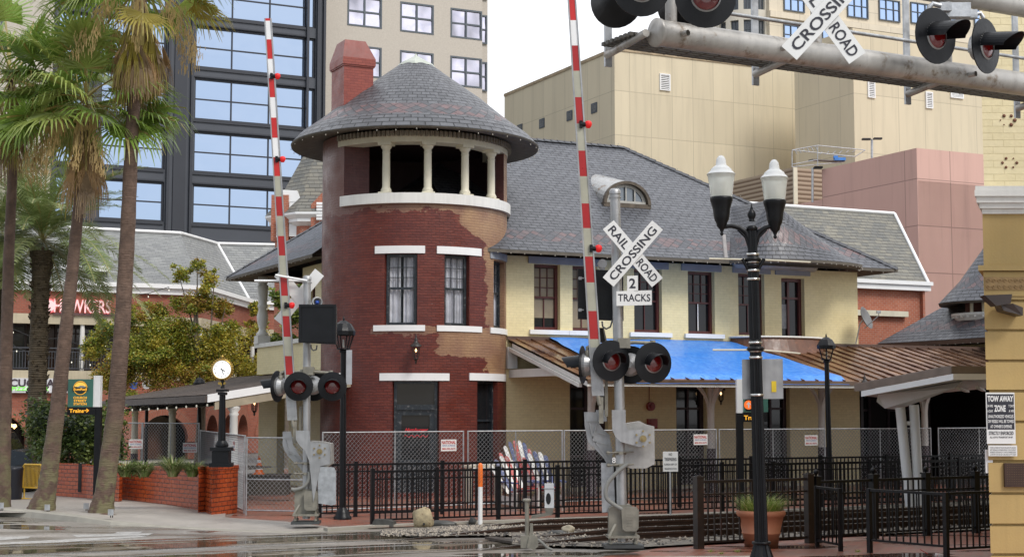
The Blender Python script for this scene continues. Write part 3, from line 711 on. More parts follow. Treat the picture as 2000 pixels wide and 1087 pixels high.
# roof
c_ = [eFL, eFL+U*LEN, eFL+U*LEN+BK*DEP, eFL+BK*DEP]; c_ = [V((p.x, p.y, zE_)) for p in c_]
h2 = DEP/2; rL = eFL+U*h2+BK*h2; rR = eFL+U*(LEN-h2)+BK*h2; rL = V((rL.x, rL.y, zR_)); rR = V((rR.x, rR.y, zR_)); slp = math.hypot(h2, zR_-zE_)
mb = MB()
KX = 3.5; pin = c_[0].lerp(rL, KX/h2)
mb.face([c_[0]+U*KX, c_[1], rR, rL, pin], [(KX, 0), (LEN, 0), (LEN-h2, slp), (h2, slp), (KX, slp*KX/h2)]); mb.face([c_[1], c_[2], rR], [(0, 0), (DEP, 0), (h2, slp)])
mb.face([c_[2], c_[3], rL, rR], [(0, 0), (LEN, 0), (LEN-h2, slp), (h2, slp)]); mb.face([c_[3], c_[0]+BK*KX, pin, rL], [(0, 0), (DEP-KX, 0), (DEP-KX, slp*KX/h2), (h2, slp)])
roof = mb.build('roof', slateD, depot)
mb = MB(); e = UP*-.09
ce4 = [(c_[0]+U*KX, c_[1]), (c_[1], c_[2]), (c_[2], c_[3]), (c_[3], c_[0]+BK*KX)]
for a, b in ce4: mb.face([a+e, b+e, b-UP*.003, a-UP*.003])
ins = [eFL+U*.9+BK*.9, eFL+U*(LEN-.9)+BK*.9, eFL+U*(LEN-.9)+BK*(DEP-.9), eFL+U*.9+BK*(DEP-.9)]
ins = [V((p.x, p.y, 6.74)) for p in ins]
for i in range(4): a, b = ce4[i]; mb.face([a+e, ins[i]+(U*(KX-.9) if i == 0 else V((0, 0, 0))), ins[(i+1) % 4]+(BK*(KX-.9) if i == 3 else V((0, 0, 0))), b+e])
mb.build('soffit', soffit_m, depot)
rc = M('ridge_slate', (.06, .062, .07), .5, 0, .3, 6); mb = MB()
rn = random.Random(5)
for a, b in ((pin, rL), (c_[1], rR), (c_[2], rR), (c_[3], rL), (rL, rR)):
    d = b-a; k = int(d.length/.24); s = d.cross(UP).normalized()
    for i in range(k):
        p = a+d*(i/k)+UP*(.02+rn.uniform(0, .012)); q = d/k*1.08; w_ = .13
        mb.face([p-s*w_-UP*.05, p+UP*.045, p+q+UP*.02, p+q-s*w_-UP*.07]); mb.face([p+UP*.045, p+s*w_-UP*.05, p+q+s*w_-UP*.07, p+q+UP*.02])
mb.build('ridge_cap', rc, roof)
bulb = M('clear_bulb', (.42, .38, .32), .15, 0, .05); mb = MB(); rn = random.Random(8)
def bulb_row(mb, pts, step, r=.024):
    for a, b in zip(pts, pts[1:]):
        k = max(1, int((b-a).length/step))
        for i in range(k): p = a+(b-a)*((i+rn.uniform(-.15, .15)+.5)/k)+UP*rn.uniform(-.02, .02); mb.lathe([(0, -r), (r*.7, 0), (0, r)], p, 5)
bulb_row(mb, [c_[3]-UP*.11, c_[0]+BK*KX-UP*.11], .42); bulb_row(mb, [c_[0]+U*KX-UP*.11, c_[1]-UP*.11], .42); bulb_row(mb, [c_[1]+UP*.1, rR+UP*.1, rL+UP*.1], .55); bulb_row(mb, [c_[3]+UP*.1, rL+UP*.1], .55)
tag(mb.build('string_lights', bulb, depot), kind='stuff')
# lintels and sills
for a, b in ((1031, 1172), (1226, 1304), (1330, 1407), (1430, 1503), (1513, 1580)): MB().lb(Aw, U, FN, (tW(a), tW(b)), (zt_+.005, zt_+.2), (.003, .06)).build('lintel', bluegrey, depot)
mb = MB()
for a, b in ((1033, 1109), (1109.5, 1176), (1228, 1309), (1335, 1411)): MB().lb(Aw, U, FN, (tW(a), tW(b)), (zb_-.13, zb_-.005), (.003, .09)).build('sill', whitec, depot)
pass
curt = M('pale_blind', (.28, .23, .16), .8, 0, .15, 3); curtb = M('grey_curtain', (.30, .31, .34), .8, 0, .25, 5)
clr = NT('thin_clear_glass'); clr.set(col=(.02, .022, .025, 1), rough=.05, spec=.6, alpha=.22); clr = clr.m
for i, (a, b, c, d) in enumerate(ops[:5]):
    o = fW(a, c, .25); w_ = b-a; h_ = d-c; s = h_*.5; f = MB(); bw = .03
    fr = window(depot, o, U, FN, w_, h_, [], [.5], brownred, gl_dark, .055, .09, .085)
    mb = MB()
    for k in (1, 2):
        mb.lb(o, U, FN, (.08+(w_-.16)*k/3-.012, .08+(w_-.16)*k/3+.012), (s, h_-.09), (.012, .04)); mb.lb(o, U, FN, (.08, w_-.08), (s+(h_/2-.09)*k/3-.012, s+(h_/2-.09)*k/3+.012), (.01, .035))
    mb.lb(o, U, FN, (w_/2-.014, w_/2+.014), (.09, s), (.012, .04)); mb.build('muntins', whitec if i == 3 and False else brownred, fr)
    if i < 2:
        MB().lb(o, U, FN, (.09, w_-.09), (.35 if i == 0 else .1, h_-.1), (.002, .005)).build('blind', curt, fr)
    if i == 3: MB().lb(o, U, FN, (w_/2-.016, w_/2+.016), (.1, s), (.041, .05)).build('rod', whitec, fr)
a, b, c, d = ops[5]; o = fW(a, c, .25); fr = window(depot, o, U, FN, b-a, d-c, [.45], [.68], brownred, gl_dark, .07, .08, name='balcony_door')
MB().lb(o, U, FN, (.1, .42), (.35, 1.1), (.003, .008)).build('curtain', curtb, fr)
for a, b, c, d in low:
    o = fW(a, c, .26); fr = window(depot, o, U, FN, b-a, d-c, [.5], [.3, .76], purple, gl_dark, .07, .08, .12, name='door'); MB().lb(Aw, U, FN, (a-.15, b+.15), (.03, .11), (.003, .2)).build('threshold', cream, fr)
a, b, c, d = 5.0, 5.7, 4.5, 6.3; window(depot, fL_(a, c, .22), BK, -U, b-a, d-c, [.5], [.5], brownred, gl_dark, .05, .06)
# rounded soffit board and rusty curved apron at the bay
bc = Aw+U*(tW(1512)); rb1 = 1.62
def arc_pts(c, ru, rn_, z, n=20, a0=0, a1=pi): return [c+U*(ru*cos(a0+(a1-a0)*i/n))+FN*(rn_*sin(a0+(a1-a0)*i/n))+UP*z for i in range(n+1)]
mb = MB(); top = arc_pts(bc, 1.6, .85, 6.74); bot = arc_pts(bc, 1.45, .75, 6.56)
for i in range(20): mb.shared([bot[i], top[i], top[i+1], bot[i+1]], [(0, 1, 2, 3)], 0, True)
mb.face(bot); mb.build('bay_soffit', M('pale_grey_soffit', (.38, .38, .37), .6), depot)
rusty = M('rusty_sheet_metal', (.13, .05, .022), .4, 0, .4, 1.6, rust=(.2, .08, .035), streak=.4)
bc2 = Aw+U*(tW(1513)); ra = (tW(1598)-tW(1428))/2*1.02
mb = MB(); top = arc_pts(bc2, ra, .9, 4.46); bot = arc_pts(bc2, ra*1.05, 1.15, 3.9)
for i in range(20): mb.shared([bot[i], bot[i+1], top[i+1], top[i]], [(0, 1, 2, 3)], 0, True)
mb.face(top); mb.build('curved_apron', rusty, depot)
mb = MB()
tp = arc_pts(bc2, ra+.04, .94, 4.48)
for a, b in zip(tp, tp[1:]): mb.cyl(a, b, .035, n=5)
mb.build('apron_trim', white, depot)
# half cone roof over the bay
pa = P(1503, 391, 45.2); ec = eFL+U*((PL(1552, 500, eFL, FN)-eFL).dot(U))+UP*zE_
ru_, rn_ = 2.35, 1.25; n = 28; mb = MB()
arc = [ec+U*(-ru_*cos(pi*i/n))+FN*(rn_*sin(pi*i/n)) for i in range(n+1)]
for i in range(n):
    a, b = arc[i], arc[i+1]; k = 8
    L_ = (pa-a).length
    for j in range(k):
        s0, s1 = j/k, (j+1)/k
        fl = lambda p, s: p.lerp(pa, s)-UP*(.16*sin(pi*s)*(1-s))
        ua, ub = i*ru_*pi/n*1.05, (i+1)*ru_*pi/n*1.05
        mb.shared([fl(a, s0), fl(b, s0), fl(b, s1), fl(a, s1)], [(0, 1, 2, 3)], 0, True); mb.uv[-1] = [(ua, L_*s0), (ub, L_*s0), (ub, L_*s1), (ua, L_*s1)]
rpn = (FN*(zR_-zE_)+UP*h2).normalized(); Qp = PL(1428, 404, eFL+UP*zE_, rpn); Hp = c_[1].lerp(rR, .34)

for j in range(8): mb.face([fl(arc[0], j/8), fl(arc[0], (j+1)/8), Qp], [(0, j*.35), (j*.2, j*.35+.35), (-1, 2.9)])
mb.face([pa, arc[n], Hp], [(0, 2.6), (0, 0), (2.5, 1.9)]); 
bay = mb.build('bay_roof', slateD, depot)
mb = MB()
for i in range(n): a, b = arc[i], arc[i+1]; mb.face([a-UP*.08, b-UP*.08, b-UP*.002, a-UP*.002]); mb.face([a-UP*.08, ec-UP*.0+BK*.9+UP*.04, b-UP*.08])
mb.build('bay_eave', soffit_m, bay)
mb = MB(); bulb_row(mb, [p-UP*.1 for p in arc], .3); tag(mb.build('string_lights', bulb, bay), kind='stuff')
MB().par(PL(1409, 458, eFL+UP*zE_, (FN+UP*1.43).normalized())+FN*.02, U*.1, PL(1413, 503, eFL+UP*zE_, (FN+UP*1.43).normalized())-PL(1409, 458, eFL+UP*zE_, (FN+UP*1.43).normalized()), FN*.06).build('valley_flashing', M('lead_flashing', (.3, .28, .27), .5, .3), depot)
# eyelid dormer
rp = eFL+UP*zE_; rnrm = (FN*(zR_-zE_)+UP*h2).normalized()
dc_ = PL(1221, 400, rp, rnrm); dr = .73; nf = FN
hs = lambda i, r, n=18: U*(r*cos(pi*i/n))+UP*(r*.86*sin(pi*i/n))
base = dc_+FN*.05; mb = MB(); tin = M('tin_roofing', (.40, .40, .39), .3, .6, .2, 2, rust=(.2, .13, .08), streak=.3)
for i in range(18):
    for k in range(1):
        mb.shared([base+hs(i, dr+.1), base+hs(i+1, dr+.1), base+hs(i+1, dr*.75)+BK*2.3+UP*.85, base+hs(i, dr*.75)+BK*2.3+UP*.85], [(0, 1, 2, 3)], 0, True)
dm = mb.build('eyelid_dormer', tin, depot)
mb = MB()
for i in range(18):
    a, b, c, d = base+hs(i, dr+.1), base+hs(i+1, dr+.1), base+hs(i+1, dr), base+hs(i, dr)
    mb.shared([a, b, b+FN*.12, a+FN*.12], [(0, 1, 2, 3)], 0, True); mb.face([a+FN*.12, b+FN*.12, c+FN*.12, d+FN*.12]); mb.shared([d+FN*.12, c+FN*.12, c-FN*.1, d-FN*.1], [(0, 1, 2, 3)], 0, True)
mb.lb(base, U, FN, (-dr-.1, dr+.1), (-.1, .03), (-.05, .1)); mb.build('hood', M('dark_rim', (.09, .07, .05), .5, .2, .4, 5), dm)
mb = MB(); g = base-FN*.02
for i in range(18): mb.face([g+hs(i, dr), g+hs(i+1, dr), g+hs(i+1, dr-.11), g+hs(i, dr-.11)])
for x_ in (-.31, 0, .31): mb.lb(g, U, FN, (x_-.02, x_+.02), (.05, (dr*.86)*math.sqrt(1-(x_/dr)**2)-.05), (.002, .03))
mb.lb(g, U, FN, (-dr+.05, dr-.05), (.02, .11), (.003, .05)); mb.build('frame', M('greyed_white_paint', (.38, .37, .34), .5, 0, .2, 6), dm)
MB().face([g-FN*.03+hs(i, dr-.02) for i in range(19)]).build('pane', glass('dormer_glass', (.16, .18, .2), .05, .4), dm)

# ----------------------------------------------------------------- the tower
TC = V((P(810, 500, 43.1).x, 43.1, 0)); TR = 2.6
def tower_brick():
    s = NT('red_painted_brick_tower'); uv = s.tc.outputs['UV']; ob = s.tc.outputs['Object']
    wob = s.n('MixRGB', {0: .006, 1: uv, 2: s.noise(uv, 3, 2, col=True)}, blend_type='ADD').outputs[0]
    b = s.n('TexBrick', {'Vector': wob, 'Scale': 1., 'Mortar Size': .007, 'Mortar Smooth': .3, 'Brick Width': .21, 'Row Height': .073, 'Color1': c4((.115, .018, .011)), 'Color2': c4((.17, .032, .018)), 'Mortar': c4((.07, .015, .01))}, offset=.5)
    sep = s.n('SeparateXYZ', {0: ob}); x, z = sep.outputs[0], sep.outputs[2]
    fl = s.math('FLOOR', s.math('DIVIDE', z, .073))
    rowj = s.n('TexWhiteNoise', {'W': fl}, noise_dimensions='1D').outputs['Value']
    n = s.noise(s.map(ob, (1.1, 1.1, 1.6)), 1.9, 9, .72); nn = s.math('ADD', s.math('MULTIPLY', s.math('SUBTRACT', n, .5), 2.4), s.math('MULTIPLY', s.math('SUBTRACT', rowj, .5), .18))
    # old paint shows under the balcony ring and down the right flank
    k1 = s.math('ADD', s.math('SUBTRACT', s.mr(x, -2.2, 2.5, 7.05, 6.15), z), 0.)          # negative below
    right = s.math('ADD', s.math('SUBTRACT', x, s.mr(z, 3.0, 6.6, 2.02, 1.55)), 0.)
    top = s.math('MAXIMUM', s.math('SUBTRACT', z, s.mr(x, .9, 2.2, 7.76, 6.6)), s.math('SUBTRACT', z, 7.62))
    rgt = s.math('MINIMUM', s.math('SUBTRACT', x, 2.05), s.math('SUBTRACT', z, 3.2))
    
    mid = s.math('MINIMUM', s.math('SUBTRACT', x, .75), s.math('MINIMUM', s.math('SUBTRACT', z, 3.75), s.math('SUBTRACT', 4.45, z)))
    mid2 = s.math('MINIMUM', s.math('ADD', x, 1.0), s.math('MINIMUM', s.math('SUBTRACT', z, 4.32), s.math('SUBTRACT', 4.5, z)))
    f = s.math('MAXIMUM', s.math('MAXIMUM', top, rgt), s.math('MAXIMUM', mid, mid2))
    sep2 = s.math('LESS_THAN', s.math('SUBTRACT', s.math('MULTIPLY', f, 1.5), s.math('MULTIPLY', nn, .48)), .0)
    oldc = s.mix(s.mr(s.noise(ob, 1.7, 7), .3, .7), c4((.235, .12, .075)), c4((.38, .23, .12)))
    oldc = s.mix(s.math('MULTIPLY', b.outputs['Fac'], .35), oldc, c4((.2, .11, .07)))
    oldc = s.mix(s.mr(x, -1.8, 1.5), c4((.17, .075, .06)), oldc)
    base = s.mix(s.mr(s.noise(ob, .8, 6), .3, .75, 0, .55), b.outputs[0], c4((.075, .016, .013)))
    base = s.mix(s.mr(s.noise(ob, 5, 6), .55, .8, 0, .5), base, c4((.22, .05, .028)))
    chip = s.mr(s.noise(s.map(ob, (1, 1, 1.6)), 7, 4, .6), .735, .75)
    col = s.mix(sep2, oldc, base); col = s.mix(chip, col, c4((.5, .42, .38)))
    s.set(col=col, rough=s.mr(s.noise(ob, 2, 4), .3, .7, .3, .6))
    h = s.math('ADD', s.math('MULTIPLY', b.outputs['Fac'], -1.), s.math('MULTIPLY', s.noise(uv, 18, 4), .6)); s.bump(h, .75, .02)
    return s.m
trb = tower_brick()
ang0 = -pi/2   # facing the camera
def TA(px, py=500):      # angle on the tower wall for a pixel column (front surface)
    d = ray(px, py); d2 = V((d.x, d.y)); o2_ = V((0, 0))-V((TC.x, TC.y)); a = d2.dot(d2); b = 2*o2_.dot(d2); c = o2_.dot(o2_)-TR*TR
    disc = b*b-4*a*c
    if disc < 0: return (0 if px > 810 else -pi)
    t = (-b-math.sqrt(disc))/(2*a); p = d2*t+o2_; return math.atan2(p.y, p.x)
def TZ(px, py):
    a = TA(px, py); q = V((TC.x+TR*cos(a), TC.y+TR*sin(a), 0)); return P(px, py, q.y).z
def TP(a, z, r=TR): return V((TC.x+r*cos(a), TC.y+r*sin(a), z))
fT = lambda u, z, d: TP(u, z, TR-d)
zs1, zs2 = TZ(782, 634), TZ(782, 495)
w1 = (TA(751, 560), TA(815, 560), zs1, zs2); w2 = (TA(868, 560), TA(917, 560), zs1, zs2); w3 = (TA(964, 560), TA(985.5, 560), zs1, zs2-.05)
d1 = (TA(766, 800), TA(858, 800), .15, TZ(812, 743)); w4 = (TA(932, 800), TA(972, 800), TZ(940, 905), TZ(940, 743))
zr0, zr1 = TZ(830, 397), TZ(830, 377)
tow = thing('tower', 'round red brick tower with open belvedere and conical slate roof at the depot corner', 'tower', TC)
mb = MB(); grid_wall(mb, fT, -pi-.9, .9, 0, zr0+.01, [w1, w2, w3, d1, w4], .22, du=.06)
for i in range(len(mb.uv)): mb.uv[i] = [(a*TR, b) if abs(a) > .3 or True else (a, b) for a, b in mb.uv[i]]
aL, aR = TA(672, 330), TA(952, 330); zTop = 9.75
for (a0, a1) in ((-pi-.9, aL), (TA(984, 330), .9)):
    k = max(2, int((a1-a0)/.06))
    for i in range(k):
        u, v_ = a0+(a1-a0)*i/k, a0+(a1-a0)*(i+1)/k
        mb.face([TP(u, zr0), TP(v_, zr0), TP(v_, zTop), TP(u, zTop)], [(u*TR, zr0), (v_*TR, zr0), (v_*TR, zTop), (u*TR, zTop)])
mb.build('wall', trb, tow)
inb = M('dark_belvedere_paint', (.032, .012, .012), .7, 0, .2, 3); drkred = brick('dark_maroon_brick', (.07, .02, .02), (.09, .028, .026), (.045, .015, .015), .21, .073, .006, .6, .5)
mb = MB()
p0 = TP(aL, 0); chn = V((TC.x-p0.x, TC.y-p0.y, 0)).normalized()
ck = lambda a, ln_, dirv: mb.face([TP(a, zr0), TP(a, zr0)+dirv*ln_, TP(a, zTop)+dirv*ln_, TP(a, zTop)])
ck(aL, .72, (P(714, 330, TP(aL, 0).y+.25)-P(672, 330, TP(aL, 0).y)).normalized()*1.0)
mb.build('cheek_wall', drkred, tow); mb = MB()
ar2 = TA(984, 330); ck(ar2, .55, V((-.85, .5, 0)).normalized())
mb.build('cheek_wall', drkred, tow)
mb = MB()
for i in range(24):
    u, v_ = R(20)+R(140)*i/24, R(20)+R(140)*(i+1)/24; mb.face([TP(u, zr0, TR-.1), TP(v_, zr0, TR-.1), TP(v_, zTop, TR-.1), TP(u, zTop, TR-.1)])
for a0, a1 in ((-pi-.4, aL-.02), (ar2+.02, .4)):
    for i in range(12):
        u, v_ = a0+(a1-a0)*i/12, a0+(a1-a0)*(i+1)/12; mb.face([TP(u, zr0, TR-.1), TP(v_, zr0, TR-.1), TP(v_, zTop, TR-.1), TP(u, zTop, TR-.1)])
mb.face([TP(2*pi*i/32, zr0+.02, TR-.08) for i in range(32)]); mb.face([TP(2*pi*i/32, zTop-.05, TR-.08) for i in range(32)]); mb.build('belvedere_interior', inb, tow)
# openings' windows
def tw_unit(w_, cols, rows, name='window', fm=darkblue, cur=True, dp=.2):
    a, b, c, d = w_; o = TP(a, c, TR-dp); e = TP(b, c, TR-dp); t = (e-o); L_ = t.length; t.normalize(); n = V((t.y, -t.x, 0))
    fr = window(tow, o, t, n, L_, d-c, [], [.52] if name == 'window' else [], fm, clr if cur else gl_dark, .06, .07, .075, name=name)
    return fr, o, t, n, L_, d-c
for w_ in (w1, w2, w3):
    fr, o, t, n, L_, H_ = tw_unit(w_, [], [])
    mb = MB(); wi = L_-.15
    for k in (1, 2): mb.lb(o, t, n, (.075+wi*k/3-.01, .075+wi*k/3+.01), (H_*.53, H_-.08), (.01, .035)); mb.lb(o, t, n, (.075, L_-.075), (H_*.53+(H_*.47-.08)*k/3-.01, H_*.53+(H_*.47-.08)*k/3+.01), (.01, .032))
    for k in (.5,): mb.lb(o, t, n, (L_*k-.01, L_*k+.01), (.08, H_*.52), (.01, .035))
    mb.build('muntins', darkblue, fr)
    mb = MB(); k = 40; cm = curtb
    for j in range(k):
        x0_, x1_ = L_*j/k, L_*(j+1)/k; y0_, y1_ = .03*sin(j*1.1)+.015*sin(j*2.7), .03*sin((j+1)*1.1)+.015*sin((j+1)*2.7)
        if .44 < (j+.5)/k < .56 and w_ is w1: continue
        mb.shared([o+t*x0_-n*(.05+y0_), o+t*x1_-n*(.05+y1_), o+t*x1_-n*(.05+y1_)+UP*H_, o+t*x0_-n*(.05+y0_)+UP*H_], [(0, 1, 2, 3)], 0, True)
    mb.build('curtain', M('grey_white_curtain', (.74, .75, .8), .8, 0, .2, 4) if w_ is w1 else bpy.data.materials['grey_white_curtain'], fr)
    MB().lb(o, t, n, (0, L_), (0, H_), (-.5, -.45)).build('backing', room_m, fr)
fr, o, t, n, L_, H_ = tw_unit(d1, [], [], 'door', darkblue, False)
zz0 = (TZ(812, 800)*0+ (H_*.76))
mb = MB(); mb.lb(o, t, n, (.075, L_-.075), (zz0-.06, zz0+.08), (.01, .1)); mb.lb(o, t, n, (.08, .2), (0, zz0-.06), (.005, .05)); mb.lb(o, t, n, (L_-.2, L_-.08), (0, zz0-.06), (.005, .05)); mb.lb(o, t, n, (.2, L_-.2), (zz0-.2, zz0-.06), (.005, .05)); mb.lb(o, t, n, (.2, L_-.2), (0, .85), (.005, .03)); mb.lb(o, t, n, (.3, L_-.3), (.2, .7), (.03, .05)); mb.build('door_leaf', darkblue, fr)
redn = emis('red_neon', (.5, .02, .03), .3)
text('Hamburger', o+t*(L_*.52)+n*.02+UP*1.62, t, UP, .13, redn, fr, width=.62, bold=.01, shear=.5, name='neon_script')
tub = [o+t*(.28+.62*i/20)+n*.03+UP*(1.47+.03*sin(i*1.3)) for i in range(21)]; MB().tube(tub, .008, 5).build('neon_flourish', redn, fr)
fr, o, t, n, L_, H_ = tw_unit(w4, [], [], 'window', darkblue, False)
# curved white lintels, sills and ring
def arcbar(mb, a0, a1, z0, z1, r0, r1, n=None):
    n = n or max(3, int((a1-a0)/.05))
    for i in range(n):
        u, v_ = a0+(a1-a0)*i/n, a0+(a1-a0)*(i+1)/n
        mb.shared([TP(u, z0, r1), TP(v_, z0, r1), TP(v_, z1, r1), TP(u, z1, r1)], [(0, 1, 2, 3)]); mb.face([TP(u, z1, r1), TP(v_, z1, r1), TP(v_, z1, r0), TP(u, z1, r0)]); mb.face([TP(u, z0, r0), TP(v_, z0, r0), TP(v_, z0, r1), TP(u, z0, r1)])
    for a in (a0, a1): mb.face([TP(a, z0, r0), TP(a, z0, r1), TP(a, z1, r1), TP(a, z1, r0)])
lz = zs2+.01
for nm, segs in (('lintel', [(TA(733), TA(830), lz, lz+.2), (TA(853), TA(939), lz, lz+.2), (TA(742, 735), TA(877, 735), d1[3]+.005, d1[3]+.2), (TA(916, 735), TA(986, 735), w4[3]+.005, w4[3]+.2)]), ('sill', [(TA(730, 640), TA(830, 640), zs1-.16, zs1-.005), (TA(853, 640), TA(940, 640), zs1-.16, zs1-.005), (TA(957, 640), TA(989, 640), zs1-.16, zs1-.005), (TA(918, 910), TA(983, 910), w4[2]-.12, w4[2]-.005)])):
    for sg in segs: mb = MB(); arcbar(mb, sg[0], sg[1], sg[2], sg[3], TR-.03, TR+.035); mb.build(nm, whitec, tow)
mb = MB(); arcbar(mb, TA(957, 489), TA(989, 489), lz-.02, lz+.17, TR-.03, TR+.03); mb.build('lintel', M('light_blue_grey_paint', (.30, .32, .35), .5), tow)
mb = MB(); arcbar(mb, aL-.02, .35, zr0, zr1, TR-.45, TR+.1); mb.build('balcony_ring', white, tow)
MB().face([TP(aL+(.35-aL)*i/24, zr1+.003, TR+.09) for i in range(25)]).build('balcony_floor', white, tow)
# columns
colp = [(0.0, 0), (.16, 0), (.16, .05), (.135, .07), (.15, .1), (.135, .14), (.105, .2), (.105, .6), (.1, 1.25), (.1, 1.27), (.115, 1.285), (.1, 1.3), (.1, 1.38), (.14, 1.43), (.15, 1.48), (.15, 1.5), (0, 1.5)]
capz = None
for px in (751, 837, 914, 966):
    a = TA(px if px < 960 else 968, 330); rr = TR-.14
    c = TP(a, zr1+.005, rr); ztop_ = P(px, 277, TP(a, 0).y).z
    ztop_ = TZ(837, 277); k = (ztop_-.08-zr1)/1.5
    cm = MB().lathe([(r_, z_*k) for r_, z_ in colp], c, 16).box(c+UP*(1.5*k+.04), (.36, .36, .08), rz=a).box(c+UP*.02, (.34, .34, .04), rz=a)
    cm.build('column', cream, tow)
zb0 = ztop_
# beam ring, dentils, soffit
mb = MB(); arcbar(mb, aL-.1, .45, zb0, zb0+.30, TR-.5, TR+.02); mb.build('entablature', cream, tow)
ER = 3.44; zEave = None
pe = P(570, 289, TC.y); ER = (TC.x-pe.x); zEave = pe.z
prof = [(ER, zEave)]+[(r_*TC.y/F, P(810, y_, TC.y).z) for r_, y_ in ((225, 269), (192, 246), (160, 221), (133, 199), (100, 176), (66, 152), (31, 127))]
mb = MB(); n = 64
ls = [0]
for i in range(1, len(prof)): ls.append(ls[-1]+math.hypot(prof[i][0]-prof[i-1][0], prof[i][1]-prof[i-1][1]))
slateT = slate('tower_slate', (.068, .07, .078), (.108, .111, .122), band=(.62, 1.22), bcol=(.15, .09, .09), bw=.29, bh=.17, edge=.05, gap=.013)
mb.lathe(prof, TC, n, uvr=2.6, vv=ls); cr = mb.build('conical_roof', slateT, tow)
mb = MB(); mb.lathe([(ER-.005, zEave-.002), (ER-.02, zEave-.07), (TR+.02, zb0+.36), (TR-.3, zb0+.36)], TC, n); mb.build('soffit', soffit_m, cr)
mb = MB()
for i in range(60):
    a = aL-.05+(.5-aL)*i/60; mb.box(TP(a, zb0+.22, TR+.07), (.12, .06, .14), u=V((cos(a), sin(a), 0)))
mb.build('dentils', M('dull_dentil_paint', (.24, .215, .17), .7), cr)
zt0 = prof[-1][1]; zap = P(812, 108, TC.y).z
MB().lathe([(.56, zt0-.07), (.47, zt0+.03), (.05, zap-.03), (.0, zap+.06)], TC, 8, smooth=False).build('finial_cap', M('verdigris_cap', (.45, .48, .42), .5, .2, .1, 4), cr)
mb = MB(); bulb_row(mb, [TP(2*pi*i/40, zEave-.1, ER) for i in range(41)], .3); tag(mb.build('string_lights', bulb, cr), kind='stuff')
# chipped slates patch
pt = P(796, 203, 40.9+.15); mb = MB()
for dx, dz, r_ in ((-.12, -.02, .3), (.05, .06, -.2), (.1, -.06, .15)): 
    q = pt+V((dx, .0, dz)); mb.par(q, V((.2, 0, .05*r_)), V((.03*r_, .08, .12)), V((0, -.02, .01)))
mb.build('loose_slate', M('loose_slate_grey', (.26, .27, .30), .4), cr)
# lantern on the tower wall is separate; chimney
chb = brick('chimney_red_brick', (.20, .035, .025), (.27, .055, .035), (.15, .03, .022), .21, .075, .006, .5, .5)
cc = P(671, 240, 41.6); o = V((cc.x, cc.y, 0)); wr_, wl_ = .86, 1.02
ztp = P(671, 78, 41.6).z; zbd = P(671, 119, 41.6).z; zsh = P(671, 106, 41.6).z
mb = MB(); bx = lambda z0, z1, g: mb.par(o-U*g-BK*g+UP*z0, U*(wr_+2*g), BK*(wl_+2*g), UP*(z1-z0))
bx(zEave+.1, zbd-.12, 0); bx(zbd-.12, zbd-.08, .03); bx(zbd-.08, zsh-.07, .05)
mb2 = mb
b4 = [o-U*.05-BK*.05, o+U*(wr_+.05)-BK*.05, o+U*(wr_+.05)+BK*(wl_+.05), o-U*.05+BK*(wl_+.05)]; t4 = [o+U*.04+BK*.05, o+U*(wr_-.22)+BK*.05, o+U*(wr_-.22)+BK*(wl_-.3), o+U*.04+BK*(wl_-.3)]
b4 = [p+UP*(zsh-.07) for p in b4]; t4 = [p+UP*(ztp+.03) for p in t4]
for i in range(4): mb.face([b4[i], b4[(i+1) % 4], t4[(i+1) % 4], t4[i]], m=1)
mb.face(t4, m=1); ch = mb.build('chimney', [chb, M('red_cap_render', (.22, .05, .038), .45, 0, .15, 3, streak=.25)], tow)

# ----------------------------------------------------------------- the porch along the tracks
pd_, zw, ze = 4.6, 4.28, 3.08
pend = 31.
porch = thing('porch', 'long platform porch with rusty standing seam roof on white posts along the depot', 'canopy', fW(0, 0, -2.6))
seamr = M('rusty_seam_roof', (.21, .115, .06), .16, .35, .55, .9, rust=(.10, .035, .015)); 
def porch_roof_mat():
    s = NT('wet_rusty_metal_roof'); o = s.tc.outputs['Object']; n1 = s.noise(o, .45, 5); n2 = s.noise(s.map(o, (1, 1, 1)), 1.6, 7)
    x = s.n('SeparateXYZ', {0: o}).outputs[0]
    c = s.mix(s.mr(n2, .35, .65), c4((.085, .03, .014)), c4((.27, .14, .07))); c = s.mix(s.mr(s.math('ADD', x, s.math('MULTIPLY', n1, 6)), 13, 20), c, c4((.035, .032, .028)))
    s.set(col=c, metal=.3, rough=s.mr(n2, .3, .7, .12, .38)); s.bump(s.noise(o, 3, 3), .25, .03); return s.m
prm = porch_roof_mat()
mb = MB(); fP = lambda u, d, dz=0: fW(u, zw+(ze-zw)*d/pd_+dz, -d)
mb.face([fP(.05, 0), fP(pend, 0), fP(pend, pd_), fP(.05, pd_)]); mb.face([fP(.05, 0, -.06), fP(.05, pd_, -.06), fP(pend, pd_, -.06), fP(pend, 0, -.06)])
pr_o = mb.build('roof', prm, porch)
mb = MB()
for i in range(int(pend/.46)):
    u = .3+i*.46; mb.par(fP(u, .02, .0), fP(u, pd_, 0)-fP(u, .02, 0), U*.022, UP*.035)
mb.build('standing_seams', prm, pr_o)
MB().par(fP(.02, 0, -.02)+FN*.0, U*(pend), UP*.1, FN*.05).build('flashing', M('brown_flashing', (.10, .06, .045), .5, .1), porch)
mb = MB(); mb.par(fP(.05, pd_, -.1), U*pend, FN*.03, UP*.1); mb.build('gutter', M('brown_gutter', (.12, .075, .05), .35, .2, .3, 2), porch)
MB().par(fP(.1, pd_-.06, -.19), U*9.6, FN*.04, UP*.09).build('fascia', white, porch)
mb = MB(); mb.par(fP(.05, .3, -.18), fP(.05, pd_, -.18)-fP(.05, .3, -.18), U*.06, UP*.12); mb.par(fP(.0, .2, -.3), fP(.0, pd_-.4, -.3)-fP(.0, .2, -.3), U*.12, UP*.1)
